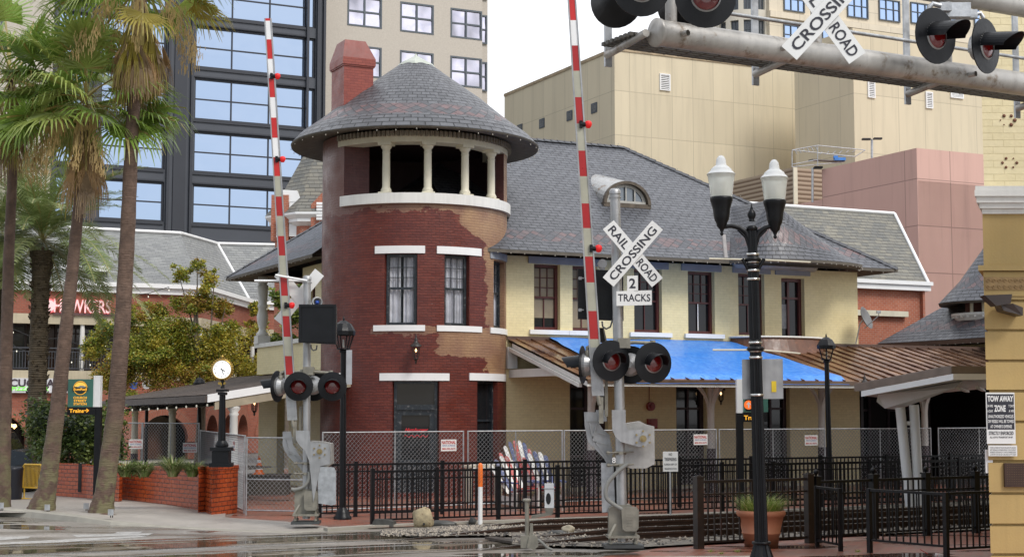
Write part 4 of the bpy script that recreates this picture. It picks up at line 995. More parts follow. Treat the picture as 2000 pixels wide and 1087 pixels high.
mb.par(fW(.08, 3.2, -.02), FN*3.0, U*.14, UP*.22); mb.lb(Aw, U, FN, (.0, .3), (3.45, 4.05), (.003, .12)); mb.build('end_truss', white, porch)
mb = MB(); mb.par(fW(.1, 3.18, -2.7), U*(pend-.2), FN*.18, UP*.2); mb.build('beam', cream, porch)
ceil_m = M('porch_ceiling', (.36, .30, .19), .7); MB().face([fW(.1, 3.38, 0.0), fW(pend, 3.38, 0), fW(pend, 3.38, -2.7), fW(.1, 3.38, -2.7)]).build('ceiling', ceil_m, porch)
postt = [(0, 0), (.17, 0), (.17, .1), (.14, .14), (.12, 1.25)]; post2 = [(.105, 1.25), (.09, 2.9), (.12, 2.95), (.13, 3.0), (.17, 3.06), (.17, 3.16), (0, 3.16)]
for i in range(8):
    u = 1.25+i*3.78
    c = fW(u, 0, -2.62); ps = MB().lathe(post2, c, 14).build('post', white, porch)
    MB().lathe(postt, c, 14).build('post_base', purple, ps)
    br = MB()
    for sdir in ((U, 1), (FN, 1), (U, -1)):
        if i == 0 and sdir == (U, -1): continue
        d_ = sdir[0]*sdir[1]; pts = [c+UP*2.25+d_*.08]+[c+UP*(2.25+.9*sin(k*pi/12))+d_*(.08+1.0*(1-cos(k*pi/12))) for k in range(1, 7)]
        for a, b in zip(pts, pts[1:]):
            w_ = V((-d_.y, d_.x, 0))*.05; br.par(a-w_, b-a, w_*2, UP*.1)
    br.build('bracket', white, ps)
# blue tarpaulin on the porch roof
tarpm = NT('blue_tarpaulin'); _o = tarpm.tc.outputs['Object']
tarpm.set(col=tarpm.mix(tarpm.mr(tarpm.noise(tarpm.map(tarpm.tc.outputs['UV'], (.22, 2.2, 1)), 1.6, 6, .6), .4, .7), c4((.03, .20, .68)), c4((.12, .35, .80))), rough=.36, spec=.5)
_w = tarpm.n('TexNoise', {'Vector': tarpm.map(tarpm.tc.outputs['UV'], (.25, 3., 1)), 'Scale': 3., 'Detail': 6.}).outputs[0]; tarpm.bump(_w, .5, .04); tarpm = tarpm.m
prn = (fP(0, pd_)-fP(0, 0)).cross(U).normalized(); prn = prn if prn.z > 0 else -prn
def uvp(px, py): p = PL(px, py, fP(0, 0), prn); return (p-Aw).dot(U), (p-Aw).dot(FN)
A0, A1_, A2_, A3_ = (tW(1071), .06), (tW(1425), .12), (uvp(1640, 738)[0], pd_+.02), (uvp(1195, 738)[0]+.1, pd_+.02)
mb = MB(); nu, nv = 90, 16; vs = []
for j in range(nv+1):
    for i in range(nu+1):
        s, t = i/nu, j/nv; a = A0[0]+(A1_[0]-A0[0])*s; b = A3_[0]+(A2_[0]-A3_[0])*s; u = a+(b-a)*t; d = A0[1]+(A3_[1]-A0[1])*t
        wv = .025*mnoise.noise(V((u*1.1, d*3.5, 0)))+.03*mnoise.noise(V((u*.4, d*1.2, 3)))
        p = fP(u, d, .085+wv)
        if j == nv: p = p-UP*.16+FN*.02
        vs.append(p)
mb.shared(vs, [(j*(nu+1)+i, j*(nu+1)+i+1, (j+1)*(nu+1)+i+1, (j+1)*(nu+1)+i) for j in range(nv) for i in range(nu)], 0, True)
tag(mb.build('tarpaulin', tarpm), 'bright blue wrinkled tarpaulin covering part of the porch roof', 'tarpaulin')
# ----------------------------------------------------------------- left porch, loggia
wp0 = fL_(0, 0, 0)
pl = thing('porch', 'dark shingled side porch with white gable edge behind the round clock', 'canopy', fL_(5, 0, -2.5))
ld = 3.6
a0 = PL(405, 770, fL_(.2, 0, 0), -BK); zo = a0.z; outd = (a0-fL_(.2, 0, 0)).dot(-U); zi = PL(620, 716, fL_(.2, 0, 0), -BK).z
fQ = lambda s, d, dz=0: fL_(.2+s, 0, -d)+UP*(zi+(zo-zi)*d/outd+dz)
S1 = 13.5
shing = slate('brown_shingles', (.055, .035, .025), (.085, .06, .045), bw=.3, bh=.14, edge=.4, rough=.7)
mb = MB(); mb.face([fQ(0, 0), fQ(0, outd), fQ(S1, outd, -.08), fQ(S1, 0, -.0)]); mb.face([fQ(0, 0, -.1), fQ(0, outd, -.1), fQ(S1, outd, -.18), fQ(S1, 0, -.1)]); mb.build('roof', shing, pl)
mb = MB(); mb.par(fQ(-.03, 0, -.2), fQ(0, outd, 0)-fQ(0, 0, 0), BK*.05, UP*.2); mb.build('gable_board', whitec, pl)
mb = MB(); mb.par(fQ(0, outd, -.2), BK*S1+UP*-.08, -U*.05, UP*.18); mb.par(fQ(.1, outd-.8, -.35), BK*S1+UP*-.08, U*.12, UP*.2); mb.build('edge_board', M('brown_edge_board', (.07, .05, .04), .6), pl)
mb = MB(); mb.face([fQ(.1, 0, -.32), fQ(.1, outd-.1, -.32), fQ(S1, outd-.1, -.5), fQ(S1, 0, -.4)]); mb.par(fQ(.0, .1, -.42), fQ(0, outd-.3, 0)-fQ(0, 0, 0), BK*.1, UP*.22); mb.build('ceiling', M('porch_ceiling_cream', (.33, .28, .2), .7), pl)
for px, yt, yb in ((457, 768, 850), (337, 778, 870), (264, 780, 870)):
    # the row of posts stands 0.7 m inside the edge
    ro = fL_(.2, 0, -(outd-.75)); p = PL(px, 800, ro, U); b = V((p.x, p.y, 0)); H_ = zo-.3
    ps = MB().lathe([(.115, .9), (.1, H_-.25), (.13, H_-.2), (.1, H_-.15), (.17, H_-.06), (.17, H_+.05), (0, H_+.05)], b, 14).build('post', white if px > 400 else cream, pl)
    MB().lathe([(0, 0), (.16, 0), (.16, .1), (.125, .14), (.12, .9)], b, 12).build('post_base', purple, ps)
# loggia parapet with turned baluster at the back left corner
pz0, pz1 = 3.45, 4.42
lg0 = fL_(6.0, 0, .0); mb = MB(); s_end = (PL(513, 700, fL_(0, 0, 0), U)-fL_(0, 0, 0)).dot(BK)
mb.par(fL_(.5, pz0, -.03), BK*(s_end-.5), -U*.16, UP*(pz1-pz0-.1)); mb.par(fL_(s_end, pz0, -.03), U*2.5, BK*.16, UP*(pz1-pz0-.1)); lgp = mb.build('loggia_parapet', ybrick, depot)
MB().par(fL_(.45, pz1-.1, .0), BK*(s_end-.35), -U*.26, UP*.13).build('coping', white, lgp)
bc_ = fL_(s_end-.25, pz1+.03, -.1); hh = 6.6-pz1
MB().box(bc_+UP*.13, (.42, .42, .26), u=U).lathe([(0, .26), (.2, .26), (.2, .33), (.12, .42), (.11, .5), (.17, .7), (.19, .9), (.13, 1.15), (.17, 1.2), (.17, 1.25), (.14, 1.3), (.17, 1.7), (.18, 1.9), (.13, hh-.25), (.17, hh-.15), (.17, hh), (0, hh)], bc_, 16).build('turned_column', white, lgp)
# ----------------------------------------------------------------- annex with turret to the right
q = P(1712, 671, 55); an = thing('annex_building', 'far slate roofed depot wing with its own little round turret at the right', 'building', (q.x, q.y, 0))
e0 = V((q.x, q.y, 0)); ze_ = q.z; rr_ = 4.6; fwd = -BK
c0 = e0+UP*ze_; L1, W1 = 13, 9.2
rr0 = c0+U*rr_+fwd*rr_+UP*(rr_*.78); rr1 = c0+U*rr_+fwd*(L1-rr_)+UP*(rr_*.78); sl = rr_*1.27
mb = MB(); mb.face([c0, c0+fwd*L1, rr1, rr0], [(0, 0), (L1, 0), (L1-rr_, sl), (rr_, sl)]); mb.face([c0+U*W1, c0, rr0], [(0, 0), (W1, 0), (rr_, sl)]); mb.face([c0+fwd*L1, c0+fwd*L1+U*W1, rr1], [(0, 0), (W1, 0), (rr_, sl)]); mb.face([c0+fwd*L1+U*W1, c0+U*W1, rr0, rr1], [(0, 0), (L1, 0), (rr_, sl), (L1-rr_, sl)])
rf = mb.build('roof', slateD, an)
MB().par(c0-UP*.16+fwd*0, fwd*L1, U*.1, UP*.15).face([c0-UP*.17, c0-UP*.17+fwd*L1, c0-UP*.17+fwd*L1+U*W1, c0-UP*.17+U*W1]).build('soffit', M('brown_soffit', (.08, .045, .03), .6), rf)
mb = MB(); bulb_row(mb, [c0-UP*.16, c0-UP*.16+fwd*L1], .35); bulb_row(mb, [c0+UP*.08, rr0+UP*.08], .5); tag(mb.build('string_lights', bulb, rf), kind='stuff')
MB().lb(e0+U*.8+fwd*.8, fwd, -U, (0, L1-1.6), (3.7, ze_-.1), (-.2, 0)).lb(e0+U*.8+fwd*.8, U, BK, (0, W1-1.6), (3.7, ze_-.1), (-.2, 0)).build('wall', ybrick, an)
MB().lb(e0+U*.85+fwd*.85, fwd, -U, (0, L1-1.7), (0, 3.695), (-.2, 0)).lb(e0+U*.85+fwd*.85, U, BK, (0, W1-1.7), (0, 3.695), (-.2, 0)).build('ground_floor_wall', M('shade_dark_wall', (.02, .014, .015), .6), an)  # near-black wall colour stands in for the shade under the canopy
tcx = P(1938, 600, 52.5); tz = P(1838, 592, 52.5).z; tr2 = (P(1938, 592, 52.5)-P(1836, 592, 52.5)).length; tb_ = V((tcx.x, tcx.y, 0))
tu = MB().lathe([(tr2, tz), (tr2*.6, tz+.75), (.1, tz+2.1)], tb_, 40, uvr=1.6).build('turret_roof', slateD, an)
MB().lathe([(tr2-.02, tz-.01), (tr2-.04, tz-.08), (tr2*.7, tz+.02)], tb_, 40).build('turret_soffit', soffit_m, tu)
mb = MB().lathe([(tr2*.66, tz-.62), (tr2*.70, tz-.56), (tr2*.70, tz-.5), (tr2*.76, tz-.45), (tr2*.76, tz-.36), (tr2*.6, tz-.36)], tb_, 40)
for i in range(30): a = 2*pi*i/30; mb.box(tb_+V((cos(a)*tr2*.74, sin(a)*tr2*.74, tz-.48)), (.06, .07, .08), u=V((cos(a), sin(a), 0)))
mb.build('turret_gallery', white, tu)
MB().lathe([(tr2*.62, tz-1.6), (tr2*.62, tz-.6)], tb_, 32).lathe([(tr2*.5, tz-.4), (tr2*.5, tz+.2)], tb_, 20).build('turret_wall', drkred, tu)
for i in range(7):
    a = -pi/2-.9+i*.36; MB().cyl(tb_+V((cos(a)*tr2*.66, sin(a)*tr2*.66, tz-.36)), tb_+V((cos(a)*tr2*.66, sin(a)*tr2*.66, tz)), .06).build('turret_column', cream, tu)
# dark backing box added beyond the depot; its colour stands in for porch shade
q = fW(tend+.05, 0, 3.4); sf = thing('shade_backing', 'added dark plum backing wall with shade painted into it under the long porch', 'wall', q)
dk = M('shade_dark_plum', (.016, .011, .014), .5, 0, .3, 2); mb = MB()
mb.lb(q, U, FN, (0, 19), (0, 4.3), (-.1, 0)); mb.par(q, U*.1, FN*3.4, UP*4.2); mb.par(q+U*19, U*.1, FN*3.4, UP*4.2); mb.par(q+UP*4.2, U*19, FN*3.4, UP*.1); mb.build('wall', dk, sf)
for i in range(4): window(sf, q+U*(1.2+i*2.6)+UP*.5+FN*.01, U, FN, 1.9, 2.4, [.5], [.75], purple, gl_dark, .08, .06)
# ================================================================= brick arcade on the left
ME = P(100, 556, 70.4); mo = V((ME.x, ME.y, 0)); mz = ME.z; tm_ = lambda px: (PL(px, 700, ME, FN)-mo).dot(U)
mall = thing('shopping_arcade', 'two storey brick arcade with arches, balcony and grey slate mansard behind the palms', 'building', mo)
corner = [tm_(-160), tm_(392)]
segs = [(mo+U*corner[0], mo+U*corner[1])]
s2_ = P(484, 800, 83); s3_ = P(700, 800, 88); s2_.z = 0; s3_.z = 0
segs += [(segs[0][1], s2_), (s2_, s3_)]
redw = brick('weathered_red_brick', (.24, .06, .032), (.34, .10, .055), (.20, .15, .12), .22, .078, .009, dirt=.35)
wallm = MB(); arch_data = []
def seg_fn(a, b):
    t = (b-a); L_ = t.length; t = t/L_; n = V((t.y, -t.x, 0)); return (lambda u, z, d: a+t*u+UP*z-n*d), L_, t, n
ring = brick('arch_ring_brick', (.27, .075, .04), (.35, .11, .06), (.22, .17, .13), .30, .085, .012, dirt=.2, off=0.)
mb_bal = MB(); mb_dark = MB(); mb_slab = MB(); mb_cor = MB(); cols_ = MB()
zz = lambda y, Y=70.4: P(100, y, Y).z
zA, zS0, zS1, zO1, zL1 = zz(742), zz(741), zz(723), zz(632), zz(613)
for si, (a, b) in enumerate(segs):
    fn, L_, t, n = seg_fn(a, b)
    fnp = fn
    # upper band
    grid_wall(wallm, fn, 0, L_, zL1, mz, [], .1)
    cen = {0: [4.2, 7.2, 10.2, 13.4, 16.5], 1: [2.2, 5.4, 8.4], 2: [2.0]}[si]; r = 1.12; spr = .95
    if si == 0: cen = [(PL(px, 800, ME, FN)-a).dot(t) for px in (2, 96, 196, 322)]
    e = 0
    for c in cen:
        if c-r < e or c+r > L_: continue
        grid_wall(wallm, fn, e, c-r, 0, zA, [], .1)
        k = 16
        for i in range(k):
            x0_, x1_ = -r*cos(pi*i/k), -r*cos(pi*(i+1)/k); y0_, y1_ = spr+r*sin(pi*i/k), spr+r*sin(pi*(i+1)/k)
            wallm.face([fn(c+x0_, y0_, 0), fn(c+x1_, y1_, 0), fn(c+x1_, zA, 0), fn(c+x0_, zA, 0)], [(c+x0_, y0_), (c+x1_, y1_), (c+x1_, zA), (c+x0_, zA)])
            wallm.face([fn(c+x0_, y0_, 0), fn(c+x0_, y0_, .5), fn(c+x1_, y1_, .5), fn(c+x1_, y1_, 0)])
        for sg in (-1, 1): wallm.face([fn(c+sg*r, 0, 0), fn(c+sg*r, spr, 0), fn(c+sg*r, spr, .5), fn(c+sg*r, 0, .5)])
        arch_data.append((fn, c, r, spr)); e = c+r
    grid_wall(wallm, fn, e, L_, 0, zA, [], .1)
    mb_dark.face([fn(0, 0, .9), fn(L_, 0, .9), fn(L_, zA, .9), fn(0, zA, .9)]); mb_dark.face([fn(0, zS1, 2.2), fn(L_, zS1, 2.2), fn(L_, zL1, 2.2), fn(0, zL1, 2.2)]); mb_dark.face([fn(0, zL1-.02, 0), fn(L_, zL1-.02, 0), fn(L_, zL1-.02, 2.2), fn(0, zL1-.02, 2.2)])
    mb_slab.par(fn(0, zS0, -.08), t*L_, -n*2.4, UP*(zS1-zS0)); mb_slab.par(fn(0, zO1, -.05), t*L_, -n*.4, UP*(zL1-zO1))
    mb_cor.par(fn(0, mz, -.35), t*L_, -n*.5, UP*.2); mb_cor.par(fn(0, mz-.28, -.18), t*L_, -n*.2, UP*.275)
    # balcony rail
    mb_bal.par(fn(0, zS1+1.0, -.02), t*L_, n*.05, UP*.05); mb_bal.par(fn(0, zS1+.08, -.02), t*L_, n*.05, UP*.04); mb_bal.par(fn(0, zS1+.85, -.02), t*L_, n*.04, UP*.03)
    for i in range(int(L_/.13)): mb_bal.par(fn(i*.13, zS1+.1, -.03), t*.025, n*.025, UP*.76)
    for i in range(int(L_/3.4)+1):
        c = fn(.3+i*3.4, 0, .12); cols_.lathe([(.1, zS1), (.13, zS1+.5), (.09, zS1+1), (.13, zS1+1.1), (.1, zO1)], c, 8)
wallm.build('wall', redw, mall)
for fn, c, r, spr in arch_data:
    mb = MB(); k = 18
    for i in range(k):
        a0, a1 = pi*i/k, pi*(i+1)/k
        pt = lambda a, q, d=-.035: fn(c-q*cos(a), spr+q*sin(a), d)
        mb.face([pt(a0, r), pt(a1, r), pt(a1, r+.42), pt(a0, r+.42)], [(0, a0*1.3), (0, a1*1.3), (.42, a1*1.3), (.42, a0*1.3)]); mb.face([pt(a0, r+.42), pt(a1, r+.42), pt(a1, r+.42, 0), pt(a0, r+.42, 0)]); mb.face([pt(a0, r), pt(a0, r, .1), pt(a1, r, .1), pt(a1, r)])
    for sg in (-1, 1): mb.lb(fn(c+sg*(r+.2), spr-.14, 0), U, FN, (-.24, .24), (0, .13), (0.003, .05))
    mb.build('arch', ring, mall)
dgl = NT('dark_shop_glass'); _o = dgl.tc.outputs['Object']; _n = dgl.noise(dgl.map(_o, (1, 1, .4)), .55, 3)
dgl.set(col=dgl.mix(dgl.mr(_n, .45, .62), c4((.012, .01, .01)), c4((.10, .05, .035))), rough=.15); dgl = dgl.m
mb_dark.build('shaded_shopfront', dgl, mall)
mb_slab.build('balcony_slab', M('beige_concrete', (.46, .40, .28), .7, 0, .1, 2, streak=.25), mall); mb_bal.build('balcony_railing', M('grey_iron', (.05, .055, .065), .5), mall); tag(cols_.build('balcony_columns', white, mall), kind='stuff'); mb_cor.build('cornice', whitec, mall)
for x_ in (3.0, 6.2, 9.5, 12.5): window(mall, segs[0][0]+U*(x_)+UP*(zS1+.05)+BK*2.1, U, FN, 1.9, 2.2, [.5], [.8], M('shop_frame', (.03, .02, .02)) if x_ == 3.0 else bpy.data.materials['shop_frame'], gl_mid, .07, .06)
ep = [segs[0][0], segs[0][1], segs[1][1], segs[2][1]]
ep = [V((p.x, p.y, mz+.2))+V((0, -.3, 0)) for p in ep]
rp_ = [ep[0]+BK*4+UP*3.4, P(352, 457, 77), P(424, 477, 87), P(690, 483, 92)]; rp_[0] = rp_[1]-U*20
mb = MB()
for i in range(3):
    l0 = (ep[i+1]-ep[i]).length; sl = (rp_[i]-ep[i]).length*.9
    mb.face([ep[i], ep[i+1], rp_[i+1], rp_[i]], [(0, 0), (l0, 0), (l0, sl), (0, sl)])
mb.face([rp_[0], rp_[1], rp_[1]+BK*14, rp_[0]+BK*14]); mb.face([rp_[1], rp_[2], rp_[2]+BK*9, rp_[1]+BK*14]); mb.face([rp_[2], rp_[3], rp_[3]+BK*9, rp_[2]+BK*9])
oldslate2 = slate('pale_grey_slate', (.185, .19, .19), (.26, .265, .255), bw=.38, bh=.24, edge=.5, rough=.65)
mr_ = mb.build('mansard_roof', oldslate2, mall)
mb = MB()
for a, b in ((rp_[0], rp_[1]), (rp_[1], rp_[2]), (rp_[2], rp_[3]), (rp_[2], ep[2])): mb.tube([a+UP*.05+FN*.05, b+UP*.05+FN*.05], .09, 6)
mb.build('ridge_cap', whitec, mr_)
# low dormer roof
a = P(92, 527, 71); b = P(215, 530, 71.5); MB().par(a, b-a, BK*2, UP*.25).build('dormer_cornice', whitec, mall); MB().face([a+UP*.25, b+UP*.25, b+UP*1.1+BK*2.2-U*.8, a+UP*1.1+BK*2.2+U*.8]).build('dormer_roof', oldslate2, mall)
# side wall extent (left end stays out of frame)
# ---- shop signs
MP = lambda px, py: PL(px, py, ME+FN*.1, FN)
pinkneon = emis('pink_neon_rim', (.8, .16, .17), .35); letw = emis('pink_white_letters', (.8, .5, .5), .3); grl = M('grey_letters', (.48, .47, .47), .5)
hk = thing('shop_sign', 'pink rimmed white channel letters with round logo on the upper brick band', 'sign', MP(155, 612))
wdt = (MP(254, 590)-MP(105, 590)).length; cpt = (MP(105, 597)+MP(215, 599))/2; ww = (MP(217, 590)-MP(105, 590)).length
text('HAWKERS', cpt, U, UP, .66, pinkneon, hk, width=ww, bold=.02, depth=.10)
text('HAWKERS', cpt, U, UP, .60, letw, hk, width=ww*.99, bold=.012, depth=.125)
mb = MB(); mb.par(cpt-U*ww*.5-UP*.42, U*ww*1.35, UP*.1, FN*.06); mb.build('raceway', M('sign_raceway', (.10, .05, .05)), hk)
c = MP(95, 597); MB().cyl(c, c+FN*.12, .33, n=24).build('logo_disc', pinkneon, hk); MB().cyl(c+FN*.12, c+FN*.14, .26, n=24).build('logo_face', letw, hk)
for i, px in enumerate((236, 249)): text('·' if 0 else 'o', MP(px, 607), U, UP, .3, pinkneon, hk, depth=.1)
cs = thing('shop_sign', 'white sign board with dark letters over green ones above the arches', 'sign', MP(60, 765))
p0_, p1_ = MP(-40, 766), MP(131, 766); wv_ = (p1_-p0_).length
MB().par(p0_, U*wv_, FN*.12, UP*.66).build('board', M('grey_white_board', (.62, .62, .64), .4, 0, .08, 2), cs)
dkl = M('dark_plum_letters', (.045, .03, .04), .5)
cw = (MP(106, 750)-MP(18, 750)).length; text('CUCINA', (MP(18, 747)+MP(106, 748))/2+FN*.13, U, UP, .36, dkl, cs, width=cw, bold=.03, depth=.02)
MB().par(MP(20, 763)+FN*.125, U*((MP(96, 763)-MP(20, 763)).length), FN*.01, UP*.22).build('lettering_panel', whitec, cs)
text('PIZZA · BAR', (MP(22, 758)+MP(94, 759))/2+FN*.14, U, UP, .17, emis('green_letters', (.2, .75, .08), .25), cs, width=(MP(94, 750)-MP(22, 750)).length, bold=.02, depth=.02)
lf = MP(122, 752)+FN*.13; MB().prism([lf+V((0, 0, -.25)), lf+V((.2, 0, 0)), lf+V((.16, 0, .25)), lf+V((-.05, 0, .1))], FN*.03).build('leaf_emblem', emis('leaf_green', (.12, .5, .03), .2), cs)
lf = lf+U*.2; MB().prism([lf+V((-.05, 0, -.3)), lf+V((.17, 0, -.1)), lf+V((.2, 0, .28)), lf+V((-.02, 0, .1))], FN*.02).build('dark_leaf', dkl, cs)
# round blue window emblems under the trees
for px in (262, 287):
    c = P(px, 751, 62); tag(MB().cyl(c, c-YY*.1, .17, n=18).build('round_sign', M('blue_disc%d' % px, (.03, .08, .35) if px < 270 else (.5, .5, .5), .3, 0, .5, 6)), ['small round blue sign hanging behind the side porch', 'small round grey sign hanging behind the side porch'][px > 270], 'sign')
# lamps under arches
for px, py in ((20, 831), (28, 832)): tag(MB().lathe([(0, -.12), (.12, 0), (.07, .1), (0, .1)], P(px, py, 69.5), 10).build('wall_lamp', emis('warm_lamp', (1, .62, .25), 2.)), ['lit warm lamp in the leftmost brick arch, left one', 'lit warm lamp in the leftmost brick arch, right one'][px > 24], 'lamp', 'lit lamps in the arch')

# ================================================================= foliage
def leaf_mass(mb, clumps, n, size, rn, ms=(0, 1, 2), flat=.5):
    tot = sum(c[1]**2 for c in clumps)
    for c, r, sq in clumps:
        k = int(n*r*r/tot)
        bias = rn.choice(ms)
        for _ in range(k):
            d = V((rn.gauss(0, 1), rn.gauss(0, 1), rn.gauss(0, 1))).normalized()*(r*(rn.uniform(.1, 1.0)**.55)*rn.uniform(.8, 1.4))
            d.z *= sq; p = c+d*1.0
            a = V((rn.uniform(-1, 1), rn.uniform(-1, 1), rn.uniform(-.5, .6))).normalized()
            b = a.cross(V((rn.uniform(-1, 1), rn.uniform(-1, 1), rn.uniform(-1, 1)))).normalized(); s = size*rn.uniform(.6, 1.4)
            m = bias if rn.random() < .55 else rn.choice(ms)
            b_ = len(mb.v); mb.v += [p, p+a*s*.5+b*s*.28, p+a*s, p+a*s*.5-b*s*.28]; mb.f.append((b_, b_+1, b_+2, b_+3)); mb.uv.append([(0, 0)]*4); mb.mi.append(m); mb.sm.append(False)
def leafmat(name, c, tr=.25, rough=.45, var=.35):
    s = NT(name); o = s.tc.outputs['Object']; s.set(col=s.mix(s.mr(s.noise(o, 2.5, 4), .3, .7), c4(mul(c, 1-var)), c4(mul(c, 1+var))), rough=rough)
    t = s.n('BsdfTranslucent', {0: c4(mul(c, 1.3))}); m = s.n('MixShader', {0: tr}); s.L.new(s.b.outputs[0], m.inputs[1]); s.L.new(t.outputs[0], m.inputs[2])
    o_ = [q for q in s.N if q.type == 'OUTPUT_MATERIAL'][0]; s.L.new(m.outputs[0], o_.inputs[0]); return s.m
lg = [leafmat('olive_leaf', (.22, .25, .03)), leafmat('yellow_leaf', (.42, .35, .045)), leafmat('dark_leaf', (.08, .12, .018)), leafmat('rust_leaf', (.25, .15, .02))]
bark = M('grey_bark', (.14, .115, .09), .8, 0, .3, 6, bump=.6, bscale=20)
def tree(label, base, Y, blobs, n, size, trunk, branches, mats, seed, ms=(0, 1, 2)):
    rn = random.Random(seed); t = thing('tree', label, 'tree', base)
    mb = MB(); mb.tube(trunk[0], trunk[1], 8)
    for a, b in branches:
        m_ = a.lerp(b, .5)+V((rn.uniform(-.15, .15), 0, rn.uniform(-.1, .15))); mb.tube([a, m_, b], [.055, .035, .012], 5)
    mb.build('trunk', bark, t)
    cl = []
    for px, py, r, dy in blobs:
        c = P(px, py, Y+dy); cl.append((c, r*Y/F, .8))
        for _ in range(9): d = V((rn.uniform(-1, 1), rn.uniform(-1, 1), rn.uniform(-1, 1))); cl.append((c+d*r*Y/F*1.0, r*Y/F*rn.uniform(.2, .45), .7))
    mb = MB(); leaf_mass(mb, cl, n, size, rn, ms); mb.build('crown', mats, t); return t
Yt = 55
tb0 = G(388, 925); tb0 = P(388, 905, Yt); tb0.z = 0
fork = P(395, 760, Yt)
br = [(fork, P(x, y, Yt+dy)) for x, y, dy in ((330, 660, 0), (430, 690, 0), (385, 560, 0), (350, 540, .5), (420, 520, 0), (270, 680, .5), (480, 700, 0), (385, 500, 0), (440, 600, -.5), (230, 640, 0))]
blobs = [(385, 520, 13, 0), (355, 535, 16, 0), (410, 545, 17, 0), (380, 590, 26, 0), (345, 595, 15, .4), (430, 600, 22, .3), (320, 650, 45, 0), (270, 690, 48, 0), (370, 690, 55, .5), (430, 680, 50, 0), (480, 720, 30, 0), (310, 730, 42, -.5), (400, 740, 40, -.6), (240, 720, 30, 0), (190, 670, 22, .5), (205, 640, 17, .5), (250, 620, 26, .5), (500, 650, 22, 1), (505, 600, 15, 1), (225, 735, 40, -.5), (180, 690, 14, 0), (300, 610, 22, .4)]
tree('autumn tinted olive and yellow street tree behind the round clock', tb0, Yt, blobs, 105000, .085, ([tb0, P(392, 840, Yt), fork, P(380, 640, Yt), P(385, 560, Yt)], [.2, .17, .13, .07, .03]), br, lg, 4, (0, 0, 1, 1, 2, 3))
tb1 = P(560, 900, 62); tb1.z = 0
tree('green tree seen through the open corner loggia', tb1, 62, [(550, 580, 20, 0), (575, 620, 24, 0), (560, 670, 25, 0), (590, 560, 14, 0), (600, 680, 18, 0)], 5000, .14, ([tb1, P(560, 700, 62)], [.15, .06]), [], lg, 9, (0, 2, 2))
# hedge
rn = random.Random(21); mb = MB(); cl = []
for i in range(34):
    px = rn.uniform(72, 236); py = rn.uniform(805, 895); cl.append((P(px, py, 41+rn.uniform(-.6, .6)), rn.uniform(.3, .5), 1))
hg = thing('hedge', 'dense dark green clipped hedge above the low brick wall', 'hedge', P(150, 912, 41))
leaf_mass(mb, cl, 16000, .1, rn, (0, 0, 1, 2)); mb.build('foliage', [leafmat('hedge_green', (.06, .095, .02)), leafmat('hedge_light', (.15, .19, .04)), leafmat('hedge_dark', (.015, .028, .008))], hg)
mb = MB()
for i in range(9): p = P(80+i*18, 908, 41); mb.cyl(p, p+UP*.9, .03, n=5)
mb.build('stems', bark, hg)

# ================================================================= palms
frond_mats = [leafmat('palm_green', (.17, .26, .045), .3, .35), leafmat('palm_pale_green', (.27, .33, .08), .3, .35), leafmat('palm_dead_frond', (.36, .23, .11), .15, .7), leafmat('palm_yellow', (.33, .27, .05), .3, .5), leafmat('palm_petiole', (.30, .24, .07), .1, .5), leafmat('palm_dead_grey', (.28, .20, .12), .15, .7), leafmat('seed_straw', (.46, .33, .14), .2, .7)]
def quad(mb, a, b, c, d, m):
    k = len(mb.v); mb.v += [a, b, c, d]; mb.f.append((k, k+1, k+2, k+3)); mb.uv.append([(0, 0)]*4); mb.mi.append(m); mb.sm.append(False)
def fan_leaf(mb, base, dr, pl_, rad, rn, m, droop=.5, spread=105, nseg=30, tipdroop=.6, pm=4, gone=0.):
    d = dr.normalized(); p = base; pts = [p]; st = 6
    for i in range(st): d = (d+V((0, 0, -droop/st))).normalized(); p = p+d*(pl_/st); pts.append(p)
    side = d.cross(UP); side = side.normalized() if side.length > .05 else X.copy(); nrm = side.cross(d).normalized()
    tw = rn.uniform(-.5, .5); side, nrm = (side*cos(tw)+nrm*sin(tw)), (nrm*cos(tw)-side*sin(tw))
    w_ = .022
    for a, b in zip(pts, pts[1:]): quad(mb, a-side*w_, b-side*w_, b+side*w_, a+side*w_, pm)
    c = pts[-1]; step = R(2*spread)/nseg
    for k in range(nseg):
        if rn.random() < gone: continue
        an = -R(spread)+step*(k+.5); L_ = rad*(.72+.3*cos(an))*rn.uniform(.9, 1.08); fold = (.05 if k % 2 else -.05)*rad
        dirk = (d*cos(an)+side*sin(an)+nrm*(.18*(1-abs(sin(an))))).normalized(); t = nrm.cross(dirk).normalized()
        p1 = c+dirk*L_*.5; w1_ = L_*.5*math.tan(step/2)*1.05; dd = (dirk+V((0, 0, -tipdroop*.35))).normalized(); p2 = p1+dd*L_*.27+nrm*fold*.5; dd = (dd+V((0, 0, -tipdroop*rn.uniform(.7, 1.5)))).normalized(); p3 = p2+dd*L_*.27
        m_ = m if rn.random() < .93 else (4 if m < 2 else m)
        quad(mb, c, p1-t*w1_, p1+nrm*fold*.4, p1+t*w1_, m_) if False else quad(mb, c, p1-t*w1_+nrm*fold*.3, p1+nrm*fold*.5, p1+t*w1_-nrm*fold*.3, m_)
        quad(mb, p1-t*w1_*.8, p2-t*w1_*.5, p2+t*w1_*.5, p1+t*w1_*.8, m_); quad(mb, p2-t*w1_*.5, p3-t*.004, p3+t*.004, p2+t*w1_*.5, m_)
